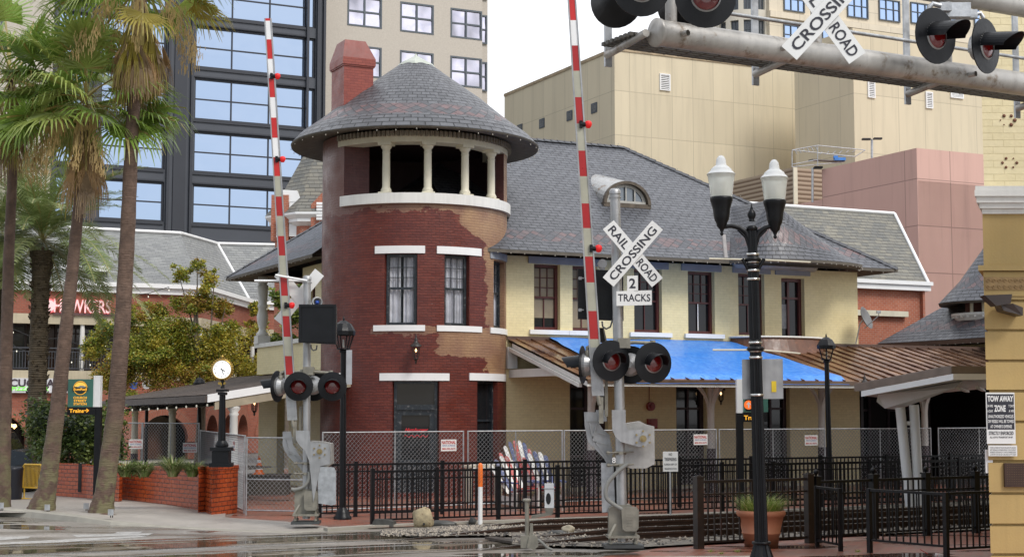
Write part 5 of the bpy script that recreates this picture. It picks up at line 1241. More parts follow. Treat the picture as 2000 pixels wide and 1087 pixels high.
def trunk_mat(name, c, mossy=True, rs=14.):
    s = NT(name); o = s.tc.outputs['Object']; z = s.n('SeparateXYZ', {0: o}).outputs[2]
    w1 = s.n('TexWave', {'Vector': s.map(o, (.15, .15, 1)), 'Scale': rs, 'Distortion': 5., 'Detail': 3., 'Detail Scale': 2.}, bands_direction='Z').outputs['Fac']
    n1 = s.noise(o, 5, 6, .65); cc = s.mix(s.mr(n1, .3, .7), c4(mul(c, .6)), c4(mul(c, 1.5))); cc = s.mix(s.mr(w1, .1, .5, .22, 0), cc, c4(mul(c, .4))); cc = s.mix(s.mr(s.noise(s.map(o, (1, 1, .5)), 1.7, 5), .35, .7, 0, .5), cc, c4(mul(c, .55)))
    if mossy:
        mo_ = s.math('MULTIPLY', s.mr(z, .5, 2.4, 1, 0), s.mr(s.noise(o, 3.2, 6), .45, .55)); cc = s.mix(s.math('MULTIPLY', mo_, .75), cc, c4((.20, .19, .09)))
    s.set(col=cc, rough=.75); s.bump(s.math('ADD', w1, s.noise(o, 14, 5)), .6, .03); return s.m
pt_m = trunk_mat('palm_trunk_bark', (.15, .095, .068)); pt2_m = trunk_mat('date_palm_bark', (.085, .062, .035), True, 5.)
def trunk(mb, pix, Y, flare=True, n=14):
    pts = [P(x, y, Y) for x, y, w_ in pix]; pts[0].z = .08; rs = [w_*.5*Y/F for x, y, w_ in pix]; 
    # dense path
    P2, R2 = [], []
    for i in range(len(pts)-1):
        for k in range(8): s = k/8; P2.append(pts[i].lerp(pts[i+1], s)); R2.append((rs[i]*(1-s)+rs[i+1]*s)*(1+.03*sin(len(P2)*2.1)))
    P2.append(pts[-1]); R2.append(rs[-1]); mb.tube(P2, R2, n)
def fan_palm(label, pix, Y, ctr, seed, nfr, rad, pl_, dead, group, greens=(0, 0, 1), seeds=8):
    rn = random.Random(seed); base = P(pix[0][0], pix[0][1], Y); base.z = .1
    t = thing('palm_tree', label, 'palm tree', base, group); mb = MB(); trunk(mb, pix, Y); mb.build('trunk', pt_m, t)
    top = P(ctr[0], ctr[1], Y); mb = MB()
    for i in range(nfr):
        az = i*2.39996+rn.uniform(-.3, .3); el = R(rn.uniform(-25, 80)) if i % 3 else R(rn.uniform(-5, 35)); d = V((cos(az)*cos(el), sin(az)*cos(el), sin(el)))
        fan_leaf(mb, top+V((0, 0, rn.uniform(-.25, .1))), d, pl_*rn.uniform(.75, 1.15), rad*rn.uniform(.8, 1.1), rn, rn.choice(greens), droop=rn.uniform(.25, .8), tipdroop=rn.uniform(.4, 1.1))
    mb.build('crown', frond_mats, t)
    mb = MB()
    for i in range(dead):
        az = i*2.39996+rn.uniform(-.4, .4); d = V((cos(az), sin(az), rn.uniform(-1.2, -.3)))
        fan_leaf(mb, top+V((0, 0, rn.uniform(-.7, -.2))), d, pl_*rn.uniform(.5, .9), rad*rn.uniform(.6, .95), rn, rn.choice((2, 2, 5, 3)), droop=rn.uniform(2.6, 4.5), spread=rn.uniform(16, 40), nseg=20, tipdroop=1.6, gone=.12)
    mb.build('dead_fronds', frond_mats, t)
    mb = MB()
    for i in range(seeds):
        az = rn.uniform(0, 6.28); d = V((cos(az), sin(az), .2)); p = top+V((0, 0, -.2)); pts = [p]
        for k in range(8): d = (d+V((0, 0, -.28))).normalized(); p = p+d*rn.uniform(.2, .3); pts.append(p)
        mb.tube(pts, .012, 4, False, m=6)
        for q in pts[3:]:
            for _ in range(26):
                e = q+V((rn.gauss(0, .07), rn.gauss(0, .07), rn.uniform(-.3, .05))); s = V((rn.uniform(-.02, .02), rn.uniform(-.02, .02), -rn.uniform(.06, .16))); quad(mb, e, e+V((.012, 0, 0)), e+V((.012, 0, 0))+s, e+s, 6)
    if seeds: mb.build('seed_clusters', frond_mats, t)
    return t
GP = 'fan palms along the pavement'
fan_palm('tallest fan palm with brown dead skirt, trunk passing beside the green station sign', [(197, 1004, 50), (205, 960, 38), (226, 800, 33), (240, 620, 31), (250, 440, 29), (258, 250, 26), (272, 60, 24), (276, -20, 24)], 33.4, (276, -35), 11, 22, 1.25, 1.45, 64, GP, (0, 1, 3, 1), 9)
fan_palm('fan palm with bright green crown and leaning trunk between the barricade and the hedge', [(80, 1000, 56), (92, 955, 36), (112, 800, 29), (138, 560, 24), (152, 420, 22), (163, 330, 26), (168, 240, 22)], 34.2, (168, 192), 12, 48, 1.2, 1.35, 20, GP, (0, 0, 1), 9)
fan_palm('fan palm at the left edge with straight brown trunk beside the black bin', [(4, 992, 34), (8, 900, 25), (12, 700, 24), (17, 500, 21), (24, 350, 19), (24, 220, 16), (22, 150, 15)], 35.5, (20, 140), 13, 44, 1.2, 1.35, 18, GP, (0, 0, 1), 8)
def date_palm(label, pix, Y, ctr, seed, nf, L_):
    rn = random.Random(seed); base = P(pix[0][0], pix[0][1], Y); base.z = .05; t = thing('palm_tree', label, 'palm tree', base, 'date palms behind'); mb = MB(); trunk(mb, pix, Y)
    # old leaf bases
    for i in range(260):
        s = rn.random(); k = min(len(pix)-2, int(s*(len(pix)-1))); f = s*(len(pix)-1)-k; x = pix[k][0]*(1-f)+pix[k+1][0]*f; y = pix[k][1]*(1-f)+pix[k+1][1]*f; w_ = (pix[k][2]*(1-f)+pix[k+1][2]*f)*.5*Y/F
        a = rn.uniform(0, 6.28); c = P(x, y, Y)+V((cos(a)*w_, sin(a)*w_, 0)); mb.par(c, V((-sin(a)*.07, cos(a)*.07, 0)), V((cos(a)*.06, sin(a)*.06, .06)), V((0, 0, .05)))
    mb.build('trunk', pt2_m, t); top = P(ctr[0], ctr[1], Y); mb = MB()
    for i in range(nf):
        az = i*2.39996; el = R(rn.uniform(-30, 78)); d = V((cos(az)*cos(el), sin(az)*cos(el), sin(el))); p = top.copy(); pts = [p]; st = 14; LL = L_*rn.uniform(.8, 1.1); dr = rn.uniform(.75, 1.35)
        for k in range(st): d = (d+V((0, 0, -dr/st*(.5+k/st)))).normalized(); p = p+d*LL/st; pts.append(p)
        mm = rn.choice((0, 0, 1, 1, 2))
        for k in range(st):
            a, b = pts[k], pts[k+1]; ax = (b-a).normalized(); side = ax.cross(UP).normalized(); quad(mb, a-side*.02, b-side*.015, b+side*.015, a+side*.02, 3)
            for j in range(5):
                s = (k+j/5)/st
                if s < .12: continue
                q = a.lerp(b, j/5); ll = .48*sin(pi*min(1, s*.93+.1))**.6+.08
                for sg in (-1, 1):
                    dd = (side*sg*.8+ax*.75+V((0, 0, rn.uniform(-.1, .35)))).normalized(); e = q+dd*ll*.6; e2 = e+(dd+V((0, 0, -.25))).normalized()*ll*.4; wv = ax*.016
                    quad(mb, q-wv, e-wv, e+wv, q+wv, mm); quad(mb, e-wv, e2, e2, e+wv, mm) if False else quad(mb, e-wv, e2-wv*.2, e2+wv*.2, e+wv, mm)
    mb.build('crown', [leafmat('date_green', (.15, .2, .06), .25), leafmat('date_pale', (.25, .29, .11), .25), leafmat('date_dark', (.11, .15, .045), .2), leafmat('date_rachis', (.30, .26, .09), .1)], t); return t
date_palm('feathery date palm with rough dark trunk behind the fan palms', [(70, 880, 36), (72, 800, 36), (76, 640, 34), (80, 540, 34), (82, 490, 40)], 45, (84, 468), 31, 62, 3.9)
date_palm('date palm cut by the left edge of the view with drooping fronds', [(-30, 900, 34), (-14, 640, 30), (-6, 500, 34), (-4, 470, 36)], 46, (-6, 450), 32, 40, 2.9)
# ================================================================= fences
def picket_fence(name, label, posts, gr, post_w=.075, pk=.112, rails=(0, .1, .96), mat=None, ball=False, top_z=1.09, two_top=.14, bottom_z=.1, pickw=.024, extra_rail=None, cap=False):
    """posts: ground points of the posts"""
    t = thing(name, label, 'fence', posts[0]); mat = mat or black
    for i, p in enumerate(posts):
        mb = MB(); d = (posts[min(i+1, len(posts)-1)]-posts[max(i-1, 0)]).normalized(); h = top_z+.05 if not ball else top_z+.06
        mb.box(p+UP*h/2, (post_w, post_w, h), u=d)
        if ball: mb.box(p+UP*(h+.015), (post_w*1.25, post_w*1.25, .03), u=d).lathe([(0, .03), (.02, .03), (.02, .05), (.042, .075), (.05, .1), (.035, .13), (0, .145)], p+UP*h, 12)
        elif cap: mb.box(p+UP*(h+.01), (post_w*1.2, post_w*1.2, .025), u=d).box(p+UP*(h+.03), (post_w*.6, post_w*.6, .02), u=d)
        mb.build('post', mat, t)
    for a, b in zip(posts, posts[1:]):
        mb = MB(); d = (b-a).normalized(); s = V((-d.y, d.x, 0)); L_ = (b-a).length
        z1 = top_z
        for z_, th in ((z1-.04, .045), (z1-.04-two_top, .03), (bottom_z, .035))+(((bottom_z+.14, .03),) if extra_rail else ()):
            mb.par(a+d*post_w*.5-s*.02+UP*z_, d*(L_-post_w), s*.04, UP*th)
        k = int((L_-post_w)/pk)
        for j in range(1, k): q = a+d*(post_w*.5+(L_-post_w)*j/k)-s*pickw*.5-d*pickw*.5; mb.par(q+UP*(bottom_z+.033), d*pickw, s*pickw, UP*(z1-.042-bottom_z-.033))
        mb.build('panel', mat, t)
    return t
fpost = [G(x, y) for x, y in ((727, 1026), (853, 1019), (974, 1018), (1089, 1013), (1200, 1009), (1306, 1006), (1411, 1001))]
d = (fpost[-1]-fpost[0])/6; p0_ = fpost[0]; dd = (fpost[-1]-p0_).normalized(); st = (fpost[-1]-p0_).length/6
nearf = [p0_+dd*st*i for i in range(15)]
picket_fence('railing_fence', 'black picket railing right behind the tracks starting beside the broken stone', nearf, None, mat=black, extra_rail=True)
r0 = G(694, 1010); r1 = P(1600, 968, 38*1.0); r1 = V(((1600-1000)/F*38.2, 38.2, 0)); dd2 = (r1-r0).normalized()
rearf = [r0-dd2*.8]+[r0+dd2*2.0*i for i in range(0, 11)]
picket_fence('railing_fence', 'second black picket railing running between the chain link fence and the nearer railing', rearf, None, mat=black, top_z=1.15, extra_rail=True, two_top=.14)
# chain link rental fence
wire = M('galvanised_wire', (.38, .39, .40), .4, .5, .1, 4)
clips = M('red_clip', (.35, .03, .02), .5)
def chain_panel(label, a, b, ht, grp='rental chain link panels round the depot', z0=.08, mid=True, lower=False):
    t = thing('chain_link_panel', label, 'fence panel', a, grp); d = (b-a); L_ = d.length; d.normalize(); s = V((-d.y, d.x, 0)); r_ = .02
    mb = MB()
    for q in (a, b): mb.cyl(q+UP*.0, q+UP*ht, r_, n=6)
    for z_ in (ht-.02, z0): mb.cyl(a+UP*z_, b+UP*z_, r_*.9, n=6)
    if mid: c = a.lerp(b, .5); mb.cyl(c+UP*z0, c+UP*ht, r_*.75, n=5)
    if lower: mb.cyl(a+UP*(ht*.46), b+UP*(ht*.46), r_*.9, n=6)
    mb.build('frame', galv, t)
    mb = MB(); pit = .105; z1 = ht-.03; H_ = z1-z0; w_ = .0038
    k = int((L_+H_)/pit)+1
    for i in range(k):
        for sg in (1, -1):
            u0 = i*pit if sg < 0 else L_-i*pit; # line u = u0 + sg*(z-z0)
            za, zb2 = z0, z1; ua, ub = u0, u0+sg*H_
            def clip(u_lo, u_hi, ua, ub, za, zb2):
                if ua > ub: ua, ub, za, zb2 = ub, ua, zb2, za
                if ub <= u_lo or ua >= u_hi: return None
                f = (zb2-za)/(ub-ua)
                if ua < u_lo: za += f*(u_lo-ua); ua = u_lo
                if ub > u_hi: zb2 -= f*(ub-u_hi); ub = u_hi
                return ua, ub, za, zb2
            r = clip(0, L_, ua, ub, za, zb2)
            if r and r[1]-r[0] > .02:
                p, q = a+d*r[0]+UP*r[2], a+d*r[1]+UP*r[3]; o_ = s*(.004 if sg > 0 else -.004); pn = (q-p).normalized().cross(s)*w_
                mb.face([p-pn+o_, q-pn+o_, q+pn+o_, p+pn+o_]); mb.face([p-s*w_+o_, q-s*w_+o_, q+s*w_+o_, p+s*w_+o_])
    mb.build('mesh', wire, t)
    return t
def gp_(px, Y): return V(((px-1000)/F*Y/(1), Y, 0))*1
def gx(px, Y): p = P(px, 900, Y); return V((p.x, p.y, 0))
cA = gx(630, 34.6); cB = gx(905, 36.6); cdir = (cB-cA).normalized()
c1 = gx(914, 36.8); U3 = U
def along(o, px): return o+U*(((px-1000)/F*1.0)*0+(lambda k: (k*o.y*1.0-o.x)/(U.x-k*U.y))(P(px, 870, 10).x/10))
H6 = 1.82
chain_panel('chain link panel in front of the red tower and its black door', cA, cB, H6)
labs = ['chain link panel between the tower and the near crossing signal', 'chain link panel left of the NO TRESPASSING sign behind the near signal mast', 'chain link panel behind the black lamp posts at the right', 'chain link panel in front of the dark backing wall', 'last chain link panel before the yellow corner building']
xs = [(914, 1098), (1102, 1399), (1405, 1611), (1617, 1818), (1833, 1990)]
for (x0_, x1_), lb_ in zip(xs, labs): chain_panel(lb_, along(c1, x0_), along(c1, x1_), H6)
# gate panels and left runs
chain_panel('chain link gate panel between the brick pier and the far signal', gx(482, 34.0), gx(600, 33.6), 1.72, z0=.12, lower=True, mid=False); 
gA, gB = gx(391, 43.5), gx(478, 34.4)
chain_panel('chain link panel running back from the brick pier beside the round clock', gB, gA, 1.75)
chain_panel('chain link panel behind the planter directly left of the round clock', gx(278, 44.5), gx(388, 43.6), 1.95); chain_panel('chain link panel behind the yuccas at the hedge end', gx(180, 46), gx(276, 44.6), 1.95)
# small rental signs
signw = M('sign_white', (.72, .72, .70), .45, 0, .05, 3); signr = M('sign_red', (.45, .02, .02), .5); signk = M('sign_black_ink', (.02, .02, .03), .5); signb = M('sign_blue', (.05, .08, .3), .5)
def rental(c, t, n, label, w_=.42, h=.27, full=True):
    s = thing('fence_sign', label, 'sign', c, 'rental fence signs'); o = c-t*w_/2+n*.03
    MB().par(o, t*w_, UP*h, n*.006).build('plate', signw, s)
    text('NATIONAL', c+n*.036+UP*h*.75, t, UP, h*.30, signr, s, width=w_*.9, bold=.03, depth=.003)
    if full: text('RENT-A-FENCE', c+n*.036+UP*h*.47, t, UP, h*.13, signb, s, width=w_*.82, bold=.01, depth=.003); text('800-352-5675', c+n*.036+UP*h*.2, t, UP, h*.17, signr, s, width=w_*.86, bold=.03, depth=.003)
def on_fence(px, py, o): return PL(px, py, o, FN)
tn = cdir; fn_ = V((tn.y, -tn.x, 0))
rental(PL(875, 880, cA, fn_), tn, fn_, 'white and red fence sign in front of the tower')
rental(on_fence(1367, 868, c1), U, FN, 'white and red fence sign above the NO TRESPASSING sign'); rental(on_fence(1583, 869, c1), U, FN, 'white and red fence sign just left of the black lamp by the rusty porch roof')
gd = (gB-gA).normalized(); gn = V((gd.y, -gd.x, 0))
rental(PL(460, 871, gB, gn)-UP*.13, gd, gn, 'tilted red lettered fence sign seen edge on beside the round clock', .42, .27); rental(gx(371, 43.4)+UP*1.12, X, -YY, 'red lettered fence sign behind the planter, left of the clock post', .4, .27); rental(gx(265, 44.3)+UP*1.2, X, -YY, 'red lettered fence sign above the spiky plants at the planter end', .4, .27)

# front right fences
brownf = blackr
fr = [G(1365, 1072), G(1596, 1060), G(1708, 1052), G(1811, 1046), G(1907, 1041), G(2010, 1036)]
picket_fence('railing_fence', 'brown black fence with ball topped posts behind the flower pot', fr[1:], None, mat=black, ball=True, top_z=1.07, pk=.12, post_w=.12, two_top=.2)
picket_fence('railing_fence', 'rusty brown fence section with square capped post left of the flower pot', [fr[0], fr[1]-dd*.16], None, mat=blackr, cap=True, top_z=1.13, pk=.125, post_w=.13, two_top=.2)
def low_gate(label, a, b, top, z0, w_=.07, legs=(1, 1), mat=black):
    t = thing('swing_gate', label, 'gate', a); d = (b-a).normalized(); L_ = (b-a).length; s = V((-d.y, d.x, 0))
    mb = MB()
    for q, k in ((a, legs[0]), (b, legs[1])):
        if k: MB().box(q+UP*top/2, (w_, w_, top), u=d).build('post', mat, t)
    mb = MB(); mb.par(a+d*w_*.52-s*.02+UP*(top-.045), d*(L_-w_*1.04), s*.045, UP*.04); mb.par(a+d*w_*.52-s*.015+UP*z0, d*(L_-w_*1.04), s*.035, UP*.035)
    k = int(L_/.125)
    for j in range(1, k): q = a+d*(L_*j/k)-s*.01-d*.01; mb.par(q+UP*(z0+.034), d*.02, s*.02, UP*(top-.046-z0-.034))
    mb.build('panel', mat, t)
low_gate('small black swing gate standing open right of the flower pot', G(1596, 1068), G(1642, 1077), 1.03, .1, .06)
low_gate('low black gate with rusty top rail in front of the ball topped fence', G(1699, 1080), G(1849, 1094), 1.04, .2, .07)
low_gate('low black fence panel joining the yellow stone building', G(1853, 1094), G(1950, 1088), 1.05, .16, .07, (0, 1))

# ================================================================= crossing signals
visor_n = 14
def lighthead(t, c, dr, r=.33, hood_len=.3, back=False):
    """c: lens centre, dr: facing direction"""
    dr = V(dr).normalized(); a = dr.cross(UP).normalized(); b = a.cross(dr).normalized()
    ring_ = lambda r_, z_, n=28: [c+(a*cos(2*pi*i/n)+b*sin(2*pi*i/n))*r_+dr*z_ for i in range(n)]
    mb = MB(); n = 28; rings = [ring_(.155, .012), ring_(r, -.0), ring_(r, -.014), ring_(.17, -.02)]
    for q0, q1 in zip(rings, rings[1:]):
        for i in range(n): mb.shared([q0[i], q0[(i+1) % n], q1[(i+1) % n], q1[i]], [(0, 3, 2, 1)], 0, False)
    bp = mb.build('backplate', black, t)
    mb = MB(); qs = [ring_(.185, -.01), ring_(.19, -.07), ring_(.155, -.15), ring_(.06, -.19), ring_(.0, -.19)]
    for q0, q1 in zip(qs, qs[1:]):
        for i in range(n): mb.shared([q0[i], q0[(i+1) % n], q1[(i+1) % n], q1[i]], [(0, 3, 2, 1)], 0, True)
    mb.box(c-dr*.19, (.07, .07, .1)); mb.build('housing', alu, t)
    mb = MB(); qs = [ring_(.165, .016), ring_(.15, .03), ring_(.145, .02)]
    for q0, q1 in zip(qs, qs[1:]):
        for i in range(n): mb.shared([q0[i], q0[(i+1) % n], q1[(i+1) % n], q1[i]], [(0, 1, 2, 3)], 0, True)
    mb.build('rim', darkm if r < .3 else alu, t)
    mb = MB(); qs = [ring_(.146, .014), ring_(.12, .026), ring_(.07, .036), ring_(.0, .04)]
    for q0, q1 in zip(qs, qs[1:]):
        for i in range(n): mb.shared([q0[i], q0[(i+1) % n], q1[(i+1) % n], q1[i]], [(0, 1, 2, 3)], 0, True)
    mb.build('lens', lens, t)
    mb = MB(); k = 16; dn = (dr-UP*.12).normalized()
    P0 = []
    for i in range(k+1):
        an = R(-8)+R(196)*i/k; q = c+(a*cos(an)+b*sin(an))*.165+dr*.012; ln = hood_len*(.62+.38*max(0, sin(an)))
        P0.append((q, q+dn*ln))
    for i in range(k):
        p, q = P0[i], P0[i+1]; mb.shared([p[0], q[0], q[1], p[1]], [(0, 1, 2, 3)], 0, True); mb.face([p[1], q[1], q[1]*.0+q[1]-UP*0+b*.0+(c-q[1]+dn*hood_len)*.03, p[1]+(c-p[1]+dn*hood_len)*.03])
    mb.build('visor', black, t)
def crossbuck(t, c, rt, nrm, Lb=1.22, w_=.225, txt=True, back=False, tilt=(48, -50), off=.02, m=None):
    up = nrm.cross(rt) if False else UP; m = m or signw
    for i, (ang, words) in enumerate(((tilt[1], ('RAIL', 'ROAD')), (tilt[0], ('CROSSING',)))):
        d = rt*cos(R(ang))+UP*sin(R(ang)); u2 = nrm.cross(d).normalized(); u2 = u2 if u2.z > 0 else -u2; o = c+nrm*off*i
        bl = MB().par(o-d*Lb/2-u2*w_/2, d*Lb, u2*w_, nrm*-.006).build('blade', m, t)
        if back:
            MB().par(o-d*Lb/2-u2*.02+nrm*.001, d*Lb, u2*.04, nrm*.02).build('stiffener', alu, bl); continue
        if len(words) == 2:
            text('RAIL', o-d*Lb*.28+nrm*.003, d, u2, w_*.58, signk, bl, width=Lb*.34, bold=.015, depth=.002); text('ROAD', o+d*Lb*.29+nrm*.003, d, u2, w_*.58, signk, bl, width=Lb*.34, bold=.015, depth=.002)
        else: text('CROSSING', o+nrm*.003, d, u2, w_*.58, signk, bl, width=Lb*.88, bold=.015, depth=.002)
def bolt(mb, c, n, r=.02): mb.cyl(c, c+n*.02, r, n=6)
def signal(name, label, Y, base, top, pr, px_scale, spec):
    """mast signal; all positions are read from the photograph at depth Y"""
    b = P(*base, Y); tpt = P(*top, Y); t = thing(name, label, 'railway signal', b, 'railway crossing signals'); Lc = lambda x, y, dy=0: P(x, y, Y+dy)
    k = Y/F
    ax = (tpt-b); at = lambda s: b+ax*s
    mast = MB(); mast.tube([b+UP*.1, tpt], pr, 16); ms = mast.build('mast', alu, t)
    MB().lathe([(pr+.01, -.06), (pr+.012, .0), (pr-.02, .03), (0, .035)], tpt, 16).lathe([(pr+.02, -.12), (pr+.02, -.1)], tpt, 16).build('cap', alu, ms)
    # cast junction base
    bb = MB(); bb.box(b+UP*.03, (.62 if spec['near'] else .55, .5, .05), rz=.05); bb.build('base_plate', M('dark_base_plate', (.06, .065, .065), .5, .3) if 'dark_base_plate' not in bpy.data.materials else bpy.data.materials['dark_base_plate'], t)
    jb = MB(); jb.box(b+UP*.18, (.5, .4, .04), rz=.05)
    for sx in (-.2, .2):
        for sy in (-.15, .15): jb.cyl(b+V((sx, sy, .05)), b+V((sx, sy, .28)), .016, n=6); jb.cyl(b+V((sx, sy, .2)), b+V((sx, sy, .23)), .03, n=6); jb.cyl(b+V((sx, sy, .07)), b+V((sx, sy, .10)), .035, n=6)
    jb.prism([b+V((-.22, -.1, .2)), b+V((.2, -.1, .2)), b+V((.2, -.1, .62)), b+V((.12, -.1, .68)), b+V((-.13, -.1, .68)), b+V((-.22, -.1, .62))], (0, .3, 0))
    jb.prism([b+V((-.24, -.19, .2)), b+V((-.2, -.19, .2)), b+V((-.1, -.12, .38)), b+V((-.14, -.12, .38))], (.0, .03, 0)); jb.build('junction_base', tanm, t, bevel=.012)
    jd = MB(); jd.prism([b+V((-.01, -.2, .3)), b+V((.03, -.2, .27)), b+V((.2, -.2, .27)), b+V((.24, -.2, .31)), b+V((.25, -.2, .6)), b+V((.21, -.2, .65)), b+V((.01, -.2, .65)), b+V((-.03, -.2, .6))], (0, .09, 0))
    for i in range(5): jd.box(b+V((.1, -.203, .36+i*.045)), (.1, .006, .012))
    jd.build('junction_door', tanm, t, bevel=.008)
    # conduit
    cp = [P(x, y, Y-.16) for x, y in spec['conduit']]; sm = []
    for i in range(len(cp)-1):
        p0_, p1_, p2_, p3_ = cp[max(i-1, 0)], cp[i], cp[i+1], cp[min(i+2, len(cp)-1)]
        for j in range(6): s = j/6; sm.append(.5*((2*p1_)+(p2_-p0_)*s+(2*p0_-5*p1_+4*p2_-p3_)*s*s+(3*p1_-p0_-3*p2_+p3_)*s**3))
    sm.append(cp[-1]); MB().tube(sm, .034, 10).build('conduit', M('grey_conduit', (.20, .20, .185), .6) if 'grey_conduit' not in bpy.data.materials else bpy.data.materials['grey_conduit'], t)
    # gate mechanism : housing, two side arms, counterweight plates
    hs = [P(x, y, Y-.05) for x, y in spec['housing']]; MB().prism(hs, (0, .4, 0)).build('mechanism_housing', castm, t, bevel=.02)
    ra = [P(x, y, Y-.22) for x, y in spec['arm_front']]; fa = MB().prism(ra, (0, .05, 0)).build('support_arm', alu, t, bevel=.006)
    hub = P(*spec['hub'], Y-.23); mb = MB().cyl(hub, hub-YY*.03, .055, n=14).cyl(hub-YY*.03, hub-YY*.06, .025, n=8)
    for i in range(6): a_ = R(30+60*i); bolt(mb, hub+V((cos(a_)*.12, 0, sin(a_)*.12)), -YY, .018)
    mb.build('hub_bolts', M('brass_bolt', (.30, .23, .11), .4, .7) if 'brass_bolt' not in bpy.data.materials else bpy.data.materials['brass_bolt'], fa)
    rb = [P(x, y, Y+.28) for x, y in spec['arm_rear']]; rr = MB().prism(rb, (0, .05, 0)).build('support_arm', alu, t, bevel=.006)
    mb = MB()
    for (x0_, y0_), (x1_, y1_) in spec['ribs']: mb.par(P(x0_, y0_, Y+.27), P(x1_, y1_, Y+.27)-P(x0_, y0_, Y+.27), V((.02, 0, .01)), V((0, -.03, 0)))
    mb.build('ribs', alu, rr)
    for q, lab in zip(spec['weights'], ('counterweight',)*4): MB().prism([P(x, y, Y+q[0]) for x, y in q[1]], (0, .05, 0)).build('counterweight', galv, t, bevel=.01)
    # clamps and fittings
    mb = MB()
    for y in spec['clamps']:
        s = (base[1]-y)/(base[1]-top[1]); c = at(s); mb.lathe([(pr+.004, -.025), (pr+.02, -.025), (pr+.02, .025), (pr+.004, .025)], c, 14); mb.cyl(c+V((-.22, -.12, 0)), c+V((.2, -.12, .02)), .014, n=6); mb.cyl(c+V((-.2, -.12, 0)), c+V((-.2, .12, 0)), .03, n=8); mb.box(c+V((.0, -.12, 0)), (.07, .04, .05))
    mb.build('clamps', tanm, t)
    # gate arm, tapered, striped
    (x0_, y0_), (x1_, y1_) = spec['arm'][0], spec['arm'][1]; w0, w1_ = spec['armw']
    e0_, e1_ = P(x0_, y0_, Y-.05), P(x1_, y1_, Y-.05+spec.get('lean', 0)); ad = (e1_-e0_); sd = X; 
    mb = MB(); ys = spec['stripes']; fd = YY*.04
    for (ya, yb, mi) in ys:
        sa, sb = (y0_-ya)/(y0_-y1_), (y0_-yb)/(y0_-y1_); pa_, pb_ = e0_+ad*sa, e0_+ad*sb; wa, wb = (w0+(w1_-w0)*sa)*k, (w0+(w1_-w0)*sb)*k
        A_, B_, C_, D_ = pa_-sd*wa/2, pa_+sd*wa/2, pb_+sd*wb/2, pb_-sd*wb/2
        mb.face([A_, B_, C_, D_], m=mi)
        mb.face([A_+fd, D_+fd, C_+fd, B_+fd], m=mi); mb.face([B_, B_+fd, C_+fd, C_], m=mi); mb.face([A_, D_, D_+fd, A_+fd], m=4)
    ga = mb.build('gate_arm', spec['armmats'], t)
    mb = MB(); sa = 0
    for (ya, yb, mi) in ys:
        sa, sb = (y0_-ya)/(y0_-y1_), (y0_-yb)/(y0_-y1_); pa_, pb_ = e0_+ad*sa, e0_+ad*sb; wa, wb = (w0+(w1_-w0)*sa)*k, (w0+(w1_-w0)*sb)*k
        for sg in (-1, 1): mb.face([pa_+sd*sg*wa/2-YY*.01-sd*.012, pa_+sd*sg*wa/2-YY*.01+sd*.012, pb_+sd*sg*wb/2-YY*.01+sd*.012, pb_+sd*sg*wb/2-YY*.01-sd*.012]); mb.face([pa_+sd*sg*(wa/2+.012)-YY*.01, pa_+sd*sg*(wa/2+.012)+fd, pb_+sd*sg*(wb/2+.012)+fd, pb_+sd*sg*(wb/2+.012)-YY*.01])
    mb.build('edge_channel', alu, ga)
    for (x, y) in spec['arm_lights']:
        c = P(x, y, Y-.06); lm = MB().lathe([(0, -.065), (.03, -.06), (.055, -.02), (.06, .02), (.045, .05), (0, .065)], c, 12).build('arm_lamp', redl, t); MB().cyl(c-X*.04, c-X*.13, .04, n=8).box(c-X*.12, (.05, .06, .12)).build('lamp_bracket', black, lm)
    # arm foot bracket
    mb = MB(); f0 = e0_-YY*.012
    mb.par(f0-X*.0-X*(w0*k/2+.01)-ad.normalized()*.02, X*(w0*k+.02), ad.normalized()*.52, -YY*.012)
    for sx in (-.06, .06):
        for sz in (.08, .24, .38): bolt(mb, f0+X*sx+ad.normalized()*sz-YY*.012, -YY, .014)
    mb.build('arm_foot', alu, t); MB().cyl(e0_-UP*.02, e0_-UP*.16+X*.03, .035, n=8).box(e0_+V((.05, .02, -.25)), (.07, .07, .42)).box(e0_+V((.14, .12, -.05)), (.05, .05, .6)).build('conversion_bracket', tanm, t)
    # light heads and crossarm
    for (x, y, dx, dyy, r_) in spec['heads']: lighthead(t, P(x, y, Y+dyy), (dx, -1, -.02), r_, .3)
    for (x, y, dv) in spec['side_heads']: lighthead(t, P(x, y, Y+dv[3]), dv[:3], .31, .33)
    mb = MB(); q = [P(x, y, Y) for x, y in spec['crossarm']]; mb.tube(q, .03, 8)
    for x, y in spec['crossarm'][::3]: mb.lathe([(.0, -.05), (.045, -.05), (.045, .05), (0, .05)], P(x, y, Y), 8)
    mb.box(P(*spec['crossarm'][len(q)//2], Y), (.2, .26, .16)); mb.build('crossarm', tanm, t, bevel=.004)
    return t, Lc, at, k
arm_m = [whitec, redr, greyr, dred, alu]
def auto_stripes(ys, kinds): return [(a, b, k) for a, b, k in zip(ys, ys[1:], kinds)]
